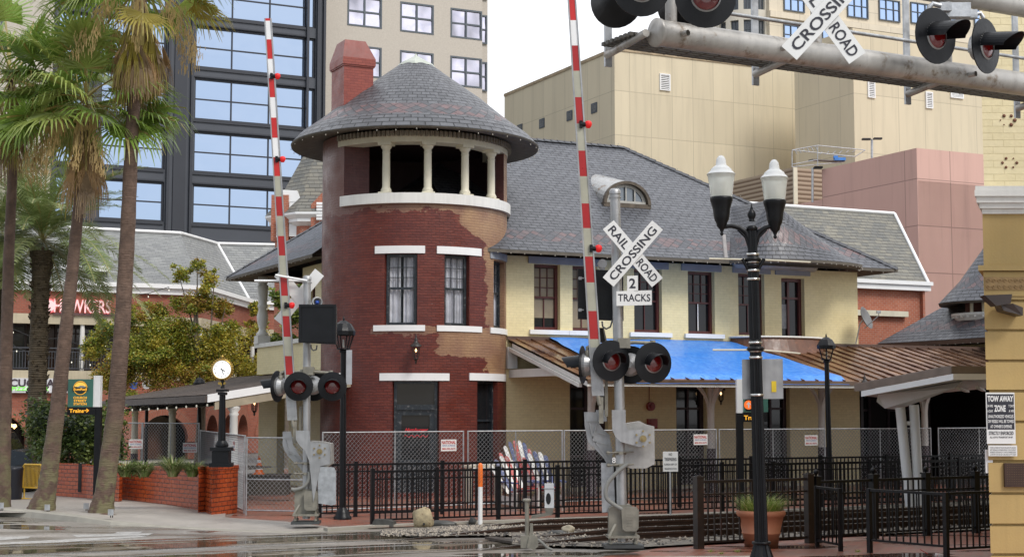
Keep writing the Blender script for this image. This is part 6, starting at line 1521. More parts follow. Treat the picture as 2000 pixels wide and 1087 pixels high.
# near signal (right)
sN = dict(near=True, conduit=[(1226, 905), (1205, 922), (1186, 945), (1184, 970), (1200, 985), (1220, 998), (1228, 1015)],
    housing=[(1205, 829), (1250, 822), (1262, 828), (1278, 832), (1279, 905), (1262, 914), (1232, 914), (1205, 905)],
    arm_front=[(1195, 800), (1222, 800), (1222, 828), (1228, 840), (1255, 838), (1268, 848), (1270, 860), (1262, 870), (1248, 872), (1212, 862), (1202, 852), (1196, 838)],
    hub=(1256, 856), arm_rear=[(1141, 804), (1165, 804), (1167, 822), (1178, 838), (1190, 848), (1196, 880), (1196, 925), (1180, 895), (1160, 873), (1148, 862), (1142, 830)],
    ribs=[((1146, 822), (1165, 822)), ((1150, 825), (1160, 870)), ((1165, 826), (1155, 858)), ((1157, 862), (1190, 868)), ((1167, 845), (1190, 850)), ((1160, 860), (1192, 905))],
    weights=[(.12, [(1174, 903), (1198, 905), (1202, 998), (1176, 1000)]), (.30, [(1164, 800), (1182, 800), (1186, 822), (1166, 824)])],
    clamps=(886, 910), arm=((1168, 770), (1113, -60)), armw=(21, 14), arm_lights=((1149, 243), (1169, 485)),
    stripes=[(770, 680, 4)]+auto_stripes([680, 664, 610, 555, 505, 450, 402, 349, 299, 246, 194, 142, 92, 42, -10, -60], [2, 3, 2, 3, 2, 3, 2, 3, 2, 3, 2, 3, 0, 1, 0]),
    armmats=arm_m, heads=[(1194, 704, .42, -.18, .33), (1276, 708, .42, -.18, .33)], side_heads=[(1137, 712, (-1, .25, 0, .1)), (1232, 712, (.25, 1, 0, .25))],
    crossarm=[(1147, 690), (1147, 678), (1155, 675), (1196, 672), (1218, 670), (1240, 668), (1275, 670), (1277, 680)])
nt_, Ln, atn, kn = signal('crossing_signal', 'nearer crossing signal with white RAILROAD CROSSING crossbuck and raised striped gate arm', 24.8, (1216, 1068), (1201, 372), .082, 121, sN)
ct = P(1236, 495, 24.6); crossbuck(nt_, ct, X, -YY, 1.22, .23, tilt=(49, -50))
pl_ = MB(); s_ = P(1204, 597, 24.6); pl_.par(s_, P(1273, 595, 24.6)-s_, UP*.235, -YY*.006); tk = pl_.build('tracks_plate', signw, nt_); text('TRACKS', P(1238.5, 581, 24.6)-YY*.008, X, UP, .12, signk, tk, width=.52, bold=.012, depth=.003)
q_ = P(1225, 569, 24.6); MB().par(q_, P(1246, 568, 24.6)-q_, UP*.25, -YY*.006).build('number_plate', signw, nt_); text('2', P(1235, 553, 24.6)-YY*.008, X, UP, .16, signk, tk, bold=.02, depth=.003)
# black sign cabinet (rear view) and bell
q_ = P(1129, 622, 25.1); cab = MB().par(q_, P(1218, 626, 25.1)-q_, UP*.82, YY*.16).build('sign_cabinet', black, nt_, bevel=.01)
mb = MB()
for y in (543, 605): c = P(1133, y, 25.05); mb.cyl(c-X*.03, c+X*.06, .012, n=6); mb.box(c, (.05, .03, .05))
mb.build('latches', alu, cab); 
bell = MB().cyl(P(1176, 516, 25.2), P(1176, 516, 25.2)+V((.0, -.12, 0)), .075, n=16).box(P(1177, 530, 25.15), (.08, .08, .12)).build('bell', alu, nt_); MB().cyl(P(1168, 668, 25.3), P(1168, 640, 25.3), .15, .1, n=8).build('rear_hood', black, nt_)
MB().tube([P(1176, 627, 24.9), P(1177, 637, 24.9), P(1184, 642, 24.9), P(1192, 638, 24.9), P(1196, 625, 24.9)], .016, 6).build('cable', M('grey_cable', (.12, .12, .12), .5), nt_)
text('8', P(1199, 898, 24.55), X, UP, .09, signw, nt_, bold=.01)
# far signal (left)
sF = dict(near=False, conduit=[(604, 920), (602, 938), (592, 950), (578, 955), (569, 954)],
    housing=[(604, 860), (632, 862), (647, 866), (648, 905), (620, 925), (612, 980), (604, 988)],
    arm_front=[(578, 840), (604, 840), (606, 862), (622, 864), (640, 866), (645, 880), (644, 905), (625, 910), (618, 950), (612, 980), (604, 900), (596, 880), (584, 868), (578, 858)],
    hub=(624, 881), arm_rear=[(552, 842), (568, 842), (572, 868), (588, 895), (598, 910), (598, 930), (585, 912), (562, 890), (552, 870)],
    ribs=[((554, 855), (568, 855)), ((556, 858), (564, 888)), ((564, 884), (590, 892)), ((560, 875), (590, 908))],
    weights=[(-.2, [(620, 910), (652, 912), (656, 920), (656, 984), (648, 986), (622, 982)]), (.05, [(600, 925), (618, 925), (622, 992), (602, 994)])],
    clamps=(905, 925), arm=((571, 818), (523, 36)), armw=(17, 12), arm_lights=((542, 149), (552, 311), (570, 596)),
    stripes=[(818, 770, 4)]+auto_stripes([770, 735, 700, 659, 620, 581, 542, 503, 465, 426, 388, 348, 311, 273, 233, 193, 155, 117, 78, 41, 36], [0, 2, 3, 2, 3, 2, 3, 2, 3, 2, 3, 2, 1, 0, 1, 0, 1, 0, 1, 0, 1]) ,
    armmats=arm_m, heads=[(583, 754, .1, -.18, .285), (649, 754, .1, -.18, .285)], side_heads=[(541, 754, (-1, .3, 0, .1)), (614, 752, (.25, 1, 0, .25))],
    crossarm=[(548, 738), (548, 728), (556, 725), (590, 726), (603, 724), (620, 726), (646, 728), (650, 736)])
sF['stripes'] = [(818, 770, 4)]+auto_stripes([770, 733, 697, 660, 620, 581, 542, 503, 465, 426, 388, 348, 311, 273, 233, 193, 155, 117, 78, 41, 36], [2, 3, 2, 3, 2, 3, 2, 3, 2, 3, 2, 1, 0, 1, 0, 1, 0, 1, 0, 1])
ft_, Lf, atf, kf = signal('crossing_signal', 'farther crossing signal with black message box and crossbuck seen from behind', 30.3, (598, 1022), (600, 541), .075, 100, sF)
crossbuck(ft_, P(584, 580, 30.5), X, YY, 1.28, .23, back=True, tilt=(51, -50), off=.01)
q_ = P(583, 668, 30.0); cb_ = MB().par(q_, P(656, 672, 30.0)-q_, UP*.74, YY*.16).build('sign_cabinet', black, ft_, bevel=.012); 
q2 = q_+V((.05, -.004, .05)); mb = MB(); w0_ = (P(656, 672, 30.0)-q_).length
mb.par(q_+V((.0, -.02, .0)), X*w0_, UP*.05, YY*.02); mb.par(q_+V((0, -.02, .69)), X*w0_, UP*.05, YY*.02); mb.par(q_+V((0, -.02, .051)), X*.05, UP*.638, YY*.02); mb.par(q_+V((w0_-.05, -.02, .051)), X*.05, UP*.638, YY*.02); mb.build('cabinet_frame', black, cb_)
MB().lathe([(0, -.05), (.1, -.05), (.11, 0), (.1, .07), (.08, .07), (.075, .0), (0, 0)], P(619, 590, 30.1), 20, ax=(.35, -1, 0)).cyl(P(619, 600, 30.15), P(617, 612, 30.15), .03).build('bell', alu, ft_); MB().lathe([(0, .03), (.045, .03), (0, .04)], P(619, 590, 30.1), 12, ax=(.35, -1, 0)).build('bell_centre', M('blue_bell_centre', (.05, .12, .5), .3), ft_)
MB().tube([P(497, 548, 30.4), P(600, 548, 30.4)], .022, 8).tube([P(538, 537, 30.2), P(600, 548, 30.2)], .022, 8).build('wind_bar', whitec, ft_)
MB().tube([P(607, 673, 30.1), P(608, 680, 30.1), P(612, 684, 30.1), P(618, 682, 30.1), P(619, 674, 30.1)], .016, 6).build('cable', bpy.data.materials['grey_cable'], ft_)

# ================================================================= twin globe street lamp
LY = 23.9
tl_ = thing('street_lamp', 'fluted black street lamp with two acorn globes in front of the depot roof', 'street lamp', P(1488, 1094, LY))
pb_, pt_ = P(1488, 1094, LY), P(1468, 425, LY); axl = (pt_-pb_)
def fluted(mb, a, b, r0, r1, n=16, seg=1):
    d = (b-a); vs = []; N_ = n*2
    for s in (0, 1):
        for j in range(N_): t = 2*pi*j/N_; r = (r0, r1)[s]*(1 if j % 2 else .86); vs.append(a+d*s+V((cos(t)*r, sin(t)*r, 0)))
    mb.shared(vs, [(j, (j+1) % N_, N_+(j+1) % N_, N_+j) for j in range(N_)]); mb.face([vs[N_+j] for j in range(N_)])
at_ = lambda y: pb_+axl*((1094-y)/(1094-425))
mb = MB(); fluted(mb, at_(1062), at_(515), .105, .085); fluted(mb, at_(515), at_(445), .078, .072); mb.build('pole', black, tl_)
mb = MB()
for i, (r, y) in enumerate(((.22, 1110), (.19, 1090), (.14, 1075), (.12, 1062))): pass
fl = MB(); fluted(fl, at_(1110), at_(1075), .25, .15, 12); fluted(fl, at_(1075), at_(1062), .15, .12, 12); fl.lathe([(.0, 0), (.145, 0), (.15, .02), (.145, .04), (.0, .04)], at_(1062), 20); fl.build('flared_base', black, tl_)
co = MB()
for y, r in ((520, .11), (508, .13), (505, .105), (684, .14), (446, .09), (700, .1), (670, .1)): MB().lathe([(.06, -.04), (r*.85, -.035), (r, 0), (r*.85, .035), (.06, .04)], at_(y), 20).build('collar', black, tl_)
co.lathe([(.05, 0), (.04, .03), (.05, .05), (.07, .1), (.05, .16), (.02, .19), (.025, .2), (.012, .23), (.012, .27), (0, .28)], at_(432), 14); co.build('finial', black, tl_)
bd = MB()
for y in (498, 513, 530, 547, 672, 688, 701, 774): MB().lathe([(.07, -.018), (.101+(y > 600)*.006, -.018), (.101+(y > 600)*.006, .018), (.07, .018)], at_(y), 20).build('steel_band', M('stainless_band', (.6, .6, .58), .25, .9, .05) if y == 498 else bpy.data.materials['stainless_band'], tl_)
sg_ = -1
for (y, xl, xr) in ((508, 1385, 1583), (686, 1392, 1563)):
    c = at_(y); MB().cyl(P(xl, y-3, LY), c-X*.08, .014, n=8).cyl(c+X*.08, P(xr, y+4, LY), .014, n=8).build('banner_rod', cream, tl_)
for sx in (-1, 1): c = at_(522); MB().cyl(c+V((.07*sx, -.02, -.06)), c+V((.17*sx, -.02, .12)), .028, n=10).build('rod_holder', black, tl_)
globe_m = NT('prismatic_globe'); _o = globe_m.tc.outputs['Object']
_w = globe_m.n('TexWave', {'Vector': globe_m.map(_o, (1, 1, 1)), 'Scale': 22., 'Distortion': .3}, bands_direction='X').outputs['Fac']
globe_m.set(col=globe_m.mix(globe_m.noise(_o, 6, 3), c4((.80, .83, .74)), c4((.95, .96, .92))), trans=.5, rough=.16, ior=1.3); globe_m.bump(_w, .5, .02); globe_m = globe_m.m
gtop = NT('prismatic_globe_top'); gtop.set(col=(.93, .95, .95, 1), trans=.3, rough=.12, ior=1.3); gtop.bump(gtop.n('TexWave', {'Vector': gtop.tc.outputs['Object'], 'Scale': 30.}, bands_direction='Z').outputs['Fac'], .5, .02); gtop = gtop.m
K = .92
for sx, gx0, gy0, ytop in ((-1, 1409, 385, 303), (1, 1513, 391, 311)):
    c = P(gx0, gy0, LY)       # top of the black holder
    a0_ = at_(470)
    arm = MB(); pts = []
    e = P(gx0, 443, LY)
    q0_, q1_, q2_ = a0_+X*sx*.05, a0_+X*sx*.13+UP*.22, e-UP*.0
    pts = [q0_, a0_+X*sx*.10+UP*.13, a0_+X*sx*.2+UP*.2, a0_+X*sx*.32+UP*.23, e]
    arm.tube(pts, [.035, .045, .04, .035, .035], 8); pr_q = [q0_-UP*.12, a0_+X*sx*.1+UP*.05, a0_+X*sx*.22+UP*.17]; arm.tube(pr_q, .025, 6); arm.build('arm', black, tl_)
    hd = MB(); hd.lathe([(0, -.61), (.02, -.60), (.03, -.58), (.018, -.555), (.04, -.5), (.075, -.46), (.085, -.41), (.11, -.36), (.125, -.3), (.135, -.2), (.16, -.1), (.175, -.06), (.18, -.03), (.18, 0), (.0, 0)], c, 24); hd.build('lamp_holder', black, tl_)
    s = (P(gx0, ytop, LY)-c).z/.66
    g = MB(); pf = [(.165, 0.), (.175, .06), (.19, .2), (.21, .33), (.225, .36)]; g.lathe([(r*s, z*s) for r, z in pf], c, 28); gb = g.build('globe', globe_m, tl_)
    g = MB(); pf = [(.225, .36), (.2, .385), (.165, .42), (.16, .44), (.12, .475), (.085, .5), (.08, .54), (.07, .6), (.04, .645), (0, .66)]; g.lathe([(r*s, z*s) for r, z in pf], c, 28); g.build('globe_cap', gtop, gb)
    MB().lathe([(.05, .0), (.06, .1), (.05, .22), (.0, .25)], c, 12).build('bulb', M('milky_bulb', (.6, .6, .55), .3) if 'milky_bulb' not in bpy.data.materials else bpy.data.materials['milky_bulb'], gb)
# grey sign panel on its pole, seen from behind
sp_ = thing('traffic_sign', 'blank grey back of a square sign strapped to the fluted lamp pole', 'sign', P(1489, 778, LY))
a = P(1449, 778, LY-.0); MB().par(P(1450, 779, LY+.12), P(1530, 778, LY+.12)-P(1450, 779, LY+.12), UP*.62, YY*.006).build('plate', alu, sp_, bevel=.0)
MB().par(P(1507, 765, LY+.11), X*.075, UP*.17, -YY*.002).build('yellow_sticker', M('yellow_sticker', (.75, .55, .02), .4), sp_)

# ================================================================= small black post lamps
def post_lamp(label, base, top, Y, group, w_):
    b = P(base[0], base[1], Y); b.z = 0.02; tp = P(top[0], top[1], Y); t = thing('post_lamp', label, 'street lamp', b, group); H_ = tp.z; hd = .62*w_
    ax_ = V((tp.x-b.x, 0, H_)); 
    MB().tube([b, b+ax_*(1-hd/H_)], [.075, .06], 12).lathe([(.19, 0), (.19, .05), (.15, .09), (.15, .14), (.1, .2), (.08, .25)], b, 16).lathe([(.08, 0), (.1, .03), (.06, .06)], b+ax_*(1-hd/H_)-UP*.06, 12).build('pole', black, t)
    c = b+ax_*(1-hd/H_); r0_, r1_ = .11*w_, .2*w_; n = 6
    cg = MB()
    for i in range(n):
        a_ = 2*pi*i/n+.3; cg.cyl(c+V((cos(a_)*r0_, sin(a_)*r0_, .02)), c+V((cos(a_)*r1_, sin(a_)*r1_, .30*w_)), .014*w_, n=5)
    cg.lathe([(0, 0), (r0_+.02, 0), (r0_+.02, .03), (0, .03)], c, 6); cg.build('lantern_cage', black, t)
    MB().lathe([(r1_+.03, .28*w_), (r1_+.035, .36*w_), (r1_, .42*w_), (r1_*.75, .5*w_), (r1_*.3, .56*w_), (.02, .57*w_), (.02, .61*w_), (0, .66*w_)], c, 12, smooth=False).build('lantern_roof', black, t)
    MB().lathe([(r0_*.9, .03), (r1_*.93, .29*w_)], c, 6, a0=.3, a1=.3+2*pi, smooth=False).build('lantern_glass', clr, t); MB().cyl(c+UP*.05, c+UP*.22, .02).build('bulb', bpy.data.materials['milky_bulb'], t)
post_lamp('black post lamp in front of the red tower beside the message box', (669, 1010), (671, 622), 32.6, 'black post lamps', 1.1); post_lamp('black post lamp in front of the rusty porch roof', (1622, 960), (1613, 655), 39.5, 'black post lamps', 1.05)
post_lamp('thin black post lamp far behind the side porch', (391, 925), (389, 735), 52, 'black post lamps', .9)
tag(MB().par(P(676, 750, 32.4), X*.12, UP*.72, -YY*.01).build('pole_sign', M('grey_sign_back', (.42, .43, .45), .45, .2)), 'narrow grey sign edge strapped to the post lamp by the tower', 'sign')
# white globe lamp under the side porch
g = thing('globe_lamp', 'black lamp post with lit white globe behind the chain link at left', 'street lamp', gx(287, 52)); c = P(287, 783, 52); MB().cyl(V((c.x, c.y, 0)), c-UP*.2, .06, n=8).lathe([(.06, -.3), (.14, -.22), (.14, -.1)], c, 10).build('pole', black, g); MB().lathe([(.1, -.14), (.17, -.02), (.2, .13), (.15, .17), (0, .19)], c, 14).build('globe', emis('lit_globe', (.9, .88, .7), .9), g)
# wall lanterns
def wall_lantern(label, c, k=1., lit=False, hang=None):
    t = thing('wall_lantern', label, 'lantern', c, 'carriage lanterns')
    MB().lathe([(0, -.34*k), (.012, -.33*k), (.03, -.3*k), (.02, -.27*k), (.05, -.22*k), (.07, -.19*k), (.0, -.19*k)], c, 12).lathe([(.15*k, .1*k), (.13*k, .14*k), (.07*k, .19*k), (.04*k, .24*k), (.05*k, .28*k), (.015*k, .32*k), (.02*k, .36*k), (0, .42*k)], c, 12).box(c+V((0, .18*k, .3*k)), (.03, .3*k, .03)).build('frame', M('bronze_black', (.02, .015, .012), .4) if 'bronze_black' not in bpy.data.materials else bpy.data.materials['bronze_black'], t)
    mb = MB()
    for i in range(6): a_ = pi*i/3; mb.cyl(c+V((cos(a_)*.07*k, sin(a_)*.07*k, -.19*k)), c+V((cos(a_)*.1*k, sin(a_)*.1*k, .11*k)), .008, n=4)
    mb.build('cage', bpy.data.materials['bronze_black'], t); MB().lathe([(.06*k, -.18*k), (.09*k, .1*k)], c, 10).build('glass', clr, t)
    if lit: MB().lathe([(0, -.05), (.03, 0), (0, .06)], c, 8).build('flame_bulb', emis('warm_bulb', (1, .6, .28), 3.) if 'warm_bulb' not in bpy.data.materials else bpy.data.materials['warm_bulb'], t)
q = TP(TA(812, 690), 0, TR+.3); wall_lantern('dark carriage lantern on the red tower above the black door', V((q.x, q.y, P(812, 684, q.y).z)), 1.05, True)
q = PL(1408, 768, fW(0, 0, -.4), FN); wall_lantern('lit carriage lantern on the yellow wall under the blue tarpaulin', q, 1., True); wall_lantern('lit carriage lantern hanging under the side porch', P(497, 787, 41), 1.0, True); wall_lantern('unlit lantern hanging under the rusty porch roof at the right', P(1689, 755, 42.5), .9)
# fire bell
tag(MB().cyl(PL(1269, 793, Aw, FN), PL(1269, 793, Aw, FN)+FN*.1, .13, n=16).cyl(PL(1269, 793, Aw, FN)+FN*.1, PL(1269, 793, Aw, FN)+FN*.14, .05, n=12).cyl(PL(1268, 740, Aw+FN*.02, FN), PL(1268, 782, Aw+FN*.02, FN), .012, n=6).build('alarm_bell', M('alarm_red', (.25, .02, .02), .4)), 'round red alarm bell on the yellow wall behind the near signal', 'alarm bell')
q = PL(1263, 836, Aw, FN); tag(MB().par(q, U*.3, UP*.28, FN*.12).par(q+U*.05+UP*.02+FN*.12, U*.2, UP*.22, FN*.02).build('alarm_box', bpy.data.materials['alarm_red'], bevel=.01), 'small red alarm box low on the wall behind the near signal', 'alarm box')
# satellite dish
sdq = P(1688, 622, 47.5); sd_ = thing('satellite_dish', 'grey satellite dish on the depot corner before the brick wall', 'satellite dish', sdq); dn_ = V((.75, -.5, .35)).normalized()
MB().lathe([(0, 0), (.15, .01), (.28, .05), (.36, .09), (.37, .085), (.29, .035), (.15, -.01), (0, -.02)], sdq, 24, ax=dn_).build('dish', M('dish_grey', (.16, .16, .16), .5), sd_); e = sdq+dn_*.5-UP*.05; MB().tube([sdq-UP*.3, e-UP*.05, e+UP*.05], .015, 6).box(e+UP*.06, (.12, .1, .08)).tube([sdq-dn_*.03, sdq-dn_*.15-UP*.1, sdq-dn_*.2-UP*.7-X*.1], .02, 6).build('mount', galv, sd_)

# ================================================================= overhead signal bridge
z_br = P(1284, 64, 16.4).z
def at_z(px, py, z): d = ray(px, py); return V((0, 0, CAMZ))+d*((z-CAMZ)/d.z)
bl_, br_ = at_z(1284, 64, z_br), at_z(2010, 166, z_br); bd_ = (br_-bl_).normalized(); bs = V((-bd_.y, bd_.x, 0))   # bs points away
sb = thing('signal_bridge', 'weathered grey pipe signal bridge reaching in from the upper right', 'signal bridge', br_)
pr2 = .145
def on_br(px, py=None):  # point on the lower pipe axis at pixel column
    k_ = (px-1000)/F; # solve approx using plane
    return PL(px, 100, bl_, bs) if py is None else PL(px, py, bl_, bs)
onp = lambda px: (lambda q: V((q.x, q.y, z_br)))(PL(px, 64+(px-1284)*.14, bl_, bs))
far_ = br_+bd_*3; mb = MB(); mb.tube([bl_, far_], pr2, 24)
mb.lathe([(pr2+.012, -.0), (pr2+.012, .03), (pr2*.5, .06), (.02, .09), (0, .09)], bl_, 24, ax=-bd_); mb.lathe([(pr2+.008, -.02), (pr2+.012, 0)], bl_, 24, ax=-bd_); mb.build('lower_pipe', pipem, sb)
up_h = (PL(1850, -12, bl_, bs).z-z_br); mb = MB(); mb.tube([bl_+UP*up_h, far_+UP*up_h], .13, 20); mb.build('upper_pipe', pipem, sb)
for px in (1311, 1595, 1850): p = onp(px); MB().tube([p, p+UP*up_h], .065, 12).build('strut', pipem, sb)
mb = MB()
for px in (1318, 1512, 1877): 
    p = onp(px); q = p-bs*(pr2-.01)-UP*.02; MB().tube([q, q-bs*.09+bd_*.02], .033, 12, cap=False).build('pipe_stub', pipem, sb)
# walkway behind and below
gr = MB(); wz = z_br-.02
for j in range(7): a_ = onp(1284)+bs*(.16+j*.09); a_.z = wz-.03*0; gr.par(a_-bd_*.25, bd_*14, bs*.05, UP*.04)
for j in range(70): a_ = onp(1284)+bs*.14+bd_*(j*.2-.2); a_.z = wz+.005; gr.par(a_, bs*.64, bd_*.02, UP*.025)
gr.build('walkway_grating', M('dark_steel_grating', (.09, .085, .075), .6, .4), sb)
mb = MB()
for px in (1262, 1558, 1862, 2080):
    p = onp(px); o_ = bs*.95; MB().tube([p-UP*.02, V((p.x, p.y, wz-.08))+o_*.84], .045, 10).build('bracket', pipem, sb)
for px in (1262, 1558, 1862, 2080):
    p = onp(px)+bs*.83; MB().par(V((p.x, p.y, wz-.2)), bd_*.09, bs*.03, UP*1.5).build('handrail_post', galv, sb)
p = onp(1240)+bs*.83; 
for hz in (1.28, .62): MB().tube([V((p.x, p.y, wz+hz)), V((p.x, p.y, wz+hz))+bd_*13], .024, 8).build('handrail', galv, sb)
# heads on the bridge
fdir = V((.55, -1, 0)).normalized()
for (x, y, Y_, dv, r_) in ((1828, 70, 17.6, (.62, -1, -.05), .33), (1926, 90, 18.0, (1.0, -1, -.05), .33), (1378, -6, 15.9, (.1, -1, -.05), .33), (1252, -25, 15.7, (.15, -1, -.05), .31)): lighthead(sb, P(x, y, Y_), dv, r_, .46)
for (x, y, Y_) in ((1204, 0, 16.6), (1335, 8, 16.6)): 
    c = P(x, y, Y_); MB().lathe([(0, .16), (.1, .14), (.18, .06), (.3, .0), (.31, -.01), (.0, -.02)], c, 28, ax=(-.45, -1, -.15)).build('rear_backplate', black, sb)
mb = MB(); c = P(1868, 22, 17.9); mb.box(c, (.30, .16, .17)); mb.box(P(1845, 15, 17.8), (.14, .12, .1)); mb.box(P(1895, 29, 18.0), (.14, .12, .1)); mb.tube([P(1838, 12, 17.7), P(1822, 8, 17.7), P(1815, 14, 17.7), P(1813, 30, 17.7)], .032, 8); mb.tube([P(1900, 30, 18.1), P(1915, 26, 18.1), P(1921, 36, 18.1)], .028, 8); mb.build('junction_box', galv, sb, bevel=.006)
cbk = thing('crossbuck_sign', 'white RAILROAD CROSSING crossbuck hung on the signal bridge', 'sign', P(1612, 60, 15.9)); crossbuck(cbk, P(1612, 28, 15.9), X, (-YY), 1.15, .215, tilt=(47, -55))
MB().par(P(1606, 20, 15.95), X*.05, UP*.9, YY*.03).build('mount', galv, cbk)

# ================================================================= yellow corner building at the right
RY = 22.0
cbd = thing('corner_building', 'ochre stone corner building with painted brick upper storey at the right edge', 'building', gx(1938, RY))
och = M('ochre_stucco', (.44, .305, .115), .65, 0, .1, 1.3, bump=.25, bscale=30, streak=.12)
ub = brick('cream_painted_brick', (.70, .60, .36), (.74, .64, .40), (.62, .52, .29), .31, .1, .006, .6, .6, dirt=.1)
xa = P(1933, 900, RY).x; zc = P(1950, 395, RY).z; zc0 = P(1950, 420, RY).z; W_ = 3.2; D_ = 14; DV = V((5.2, 14, 0))
mb = MB(); dgb = V((.05, 1, 0)).normalized()
# rusticated courses
zs_ = [P(1950, y, RY).z for y in (1140, 1082, 1024, 963, 900, 823, 763, 704, 645, 587, 528)]
zs_[0] = 0.0
ubdz = P(1950, 400, RY).z
for a, b in zip(zs_, zs_[1:]):
    g = .02; x0_ = xa-.02; mb.par(V((x0_, RY, a+g)), X*W_, DV, UP*(b-a-2*g))
cr_ = mb.build('rusticated_courses', och, cbd, bevel=.035)
mb = MB(); mb.par(V((xa+.04, RY+.06, 0)), X*(W_-.05), DV*.99, UP*(zs_[-1]-.0)); mb.par(V((xa-.04, RY-.02, P(0, 578, RY).z)), X*W_, DV, UP*.001); mb.build('backing', och, cbd)
z5, z6 = P(0, 526, RY).z, P(0, 416, RY).z
MB().par(V((P(1916, 470, RY).x+.03, RY, z5+.06)), X*W_, DV, UP*(z6-z5-.06)).build('frieze', och, cbd); MB().par(V((P(1908, 522, RY).x, RY-.06, z5-.02)), X*W_, DV, UP*.075).build('ledge', och, cbd, bevel=.01)
mb = MB()
for y0_, y1_, px, dy in ((418, 408, 1916, .04), (408, 398, 1909, .09), (398, 386, 1902, .13), (386, 374, 1897, .17), (374, 366, 1899, .16)): mb.par(V((P(px, 400, RY).x, RY-dy, P(0, y0_, RY).z+.001)), X*(W_+.2), DV, UP*(P(0, y1_, RY).z-P(0, y0_, RY).z-.002))
mb.build('cornice', white, cbd)
xu = P(1919, 200, RY).x; zt_u = 9.6; MB().par(V((xu, RY+.03, P(0, 366, RY).z)), X*W_, DV, UP*(zt_u-P(0, 366, RY).z)).build('brick_upper_wall', ub, cbd)
rs_m = M('rust_stain', (.42, .26, .1), .7, 0, .4, 9, rust=(.2, .07, .03)); 
rh_m = M('rusty_hole', (.16, .06, .03), .7); rn = random.Random(2)
for cx_, cy_ in ((1968, 235), (1972, 318)):
    for i in range(6): a_ = i*1.05; q = P(cx_+cos(a_)*14, cy_+sin(a_)*10, RY+.02); MB().lathe([(0, 0), (rn.uniform(.01, .03), .002), (0, .004)], q, 7, ax=(0, -1, 0)).build('anchor_hole', rh_m, cbd)
# scrollwork band, floodlight, plaques
stm = M('tan_carved_stone', (.33, .21, .09), .7, 0, .2, 8, bump=.6, bscale=20)
q = P(1924, 566, RY); sw = MB().par(q-YY*.015, X*1.2, UP*.185, YY*.02).build('carved_band', stm, cbd); mb = MB()
for i in range(15):
    for sg in (1, -1):
        c = q+V((.04+i*.08, -.02, .09+.04*sg)); mb.tube([c+V((.035*cos(a_*.9)*(1-a_/9), 0, sg*.035*sin(a_*.9)*(1-a_/9))) for a_ in range(8)], .007, 5)
mb.build('scrolls', stm, sw)
fl_ = thing('floodlight', 'dark brown wedge floodlight fixed to the ochre corner building', 'light fixture', P(1985, 600, RY-.3)); q = P(1950, 585, RY-.42)
MB().prism([P(1923, 576, RY-.5), P(1977, 574, RY-.5), P(1974, 592, RY-.5), P(1946, 597, RY-.5)], (0, .25, 0)).build('lamp_head', M('bronze_brown', (.035, .022, .018), .4), fl_, bevel=.01); MB().prism([P(1955, 595, RY-.35), P(1978, 592, RY-.35), P(1998, 600, RY-.3), P(1998, 616, RY-.3), P(1960, 606, RY-.35)], (0, .3, 0)).build('bracket', bpy.data.materials['bronze_brown'], fl_)
# bronze plaque
bp = thing('plaque', 'dark bronze historic plaque low on the ochre corner building', 'plaque', P(1985, 952, RY)); q = P(1963, 950, RY-.05); MB().par(q, X*.6, UP*.335, YY*.06).build('plate', M('bronze_plate', (.055, .03, .022), .4, .4), bp, bevel=.008)
for i in range(9): text(['HISTORIC', 'LANDMARK', 'this building was part of', 'the old depot yard and its', 'stores served the railway', 'and the town around it', 'for many years and is', 'kept as a landmark', 'for the city'][i] if False else '- - - - - - - - - - -', P(1990, 907+i*4.6, RY-.055), X, UP, .004, M('bronze_text', (.2, .13, .06)) if i == 0 else bpy.data.materials['bronze_text'], bp, width=.34, depth=.002)
# tow away sign
ts = thing('parking_sign', 'black and white TOW AWAY ZONE sign on the ochre corner building', 'sign', P(1957, 868, RY-.05)); SY = RY-.06
q = P(1929, 864, SY); wS = (P(1985, 864, SY)-q).length; tS = V((.985, -.05, 0)).normalized(); hS = P(1929, 766, SY).z-q.z
lo_ = P(1928, 866, SY); MB().par(lo_, X*wS*1.0, UP*(P(0, 766, SY).z-lo_.z), YY*.012).build('plate', signw, ts)
zk = P(0, 838, SY).z; kp = V((lo_.x+.012, SY-.003, zk)); MB().par(kp, X*(wS-.024), UP*(P(0, 769, SY).z-zk), YY*.003).build('black_field', signk, ts)
cx = lo_.x+wS/2
def line(y, s, h, w_, m, dx=0, b=.02): text(s, V((cx+dx, SY-.004, P(0, y, SY).z)), X, UP, h, m, ts, width=w_, bold=b, depth=.002)
line(778, 'TOW AWAY', .085, wS*.9, signw, 0, .04); line(797, 'ZONE', .095, wS*.40, signw, -.01, .04); line(792, '24 HRS', .035, wS*.2, signw, -.15); line(802, 'A DAY', .035, wS*.2, signw, -.15); line(792, '7 DAYS', .035, wS*.2, signw, .155); line(802, 'A WK.', .035, wS*.2, signw, .155)
line(812.5, 'UNAUTHORIZED VEHICLES', .045, wS*.88, signw); line(822, 'OR VESSELS WILL BE TOWED', .045, wS*.9, signw); line(832, "AT OWNER'S EXPENSE", .045, wS*.75, signw); line(845, 'STRICTLY ENFORCED', .05, wS*.86, signk); line(853, 'ALL AUTO TRANSPORT 24 HR', .025, wS*.8, signk)
t2s = thing('notice_sign', 'small white towing notice plate under the TOW AWAY ZONE sign', 'sign', P(1958, 892, SY)); q = P(1931, 890, SY); w2_ = wS; MB().par(q, X*w2_, UP*(P(0, 869, SY).z-q.z), YY*.012).build('plate', signw, t2s)
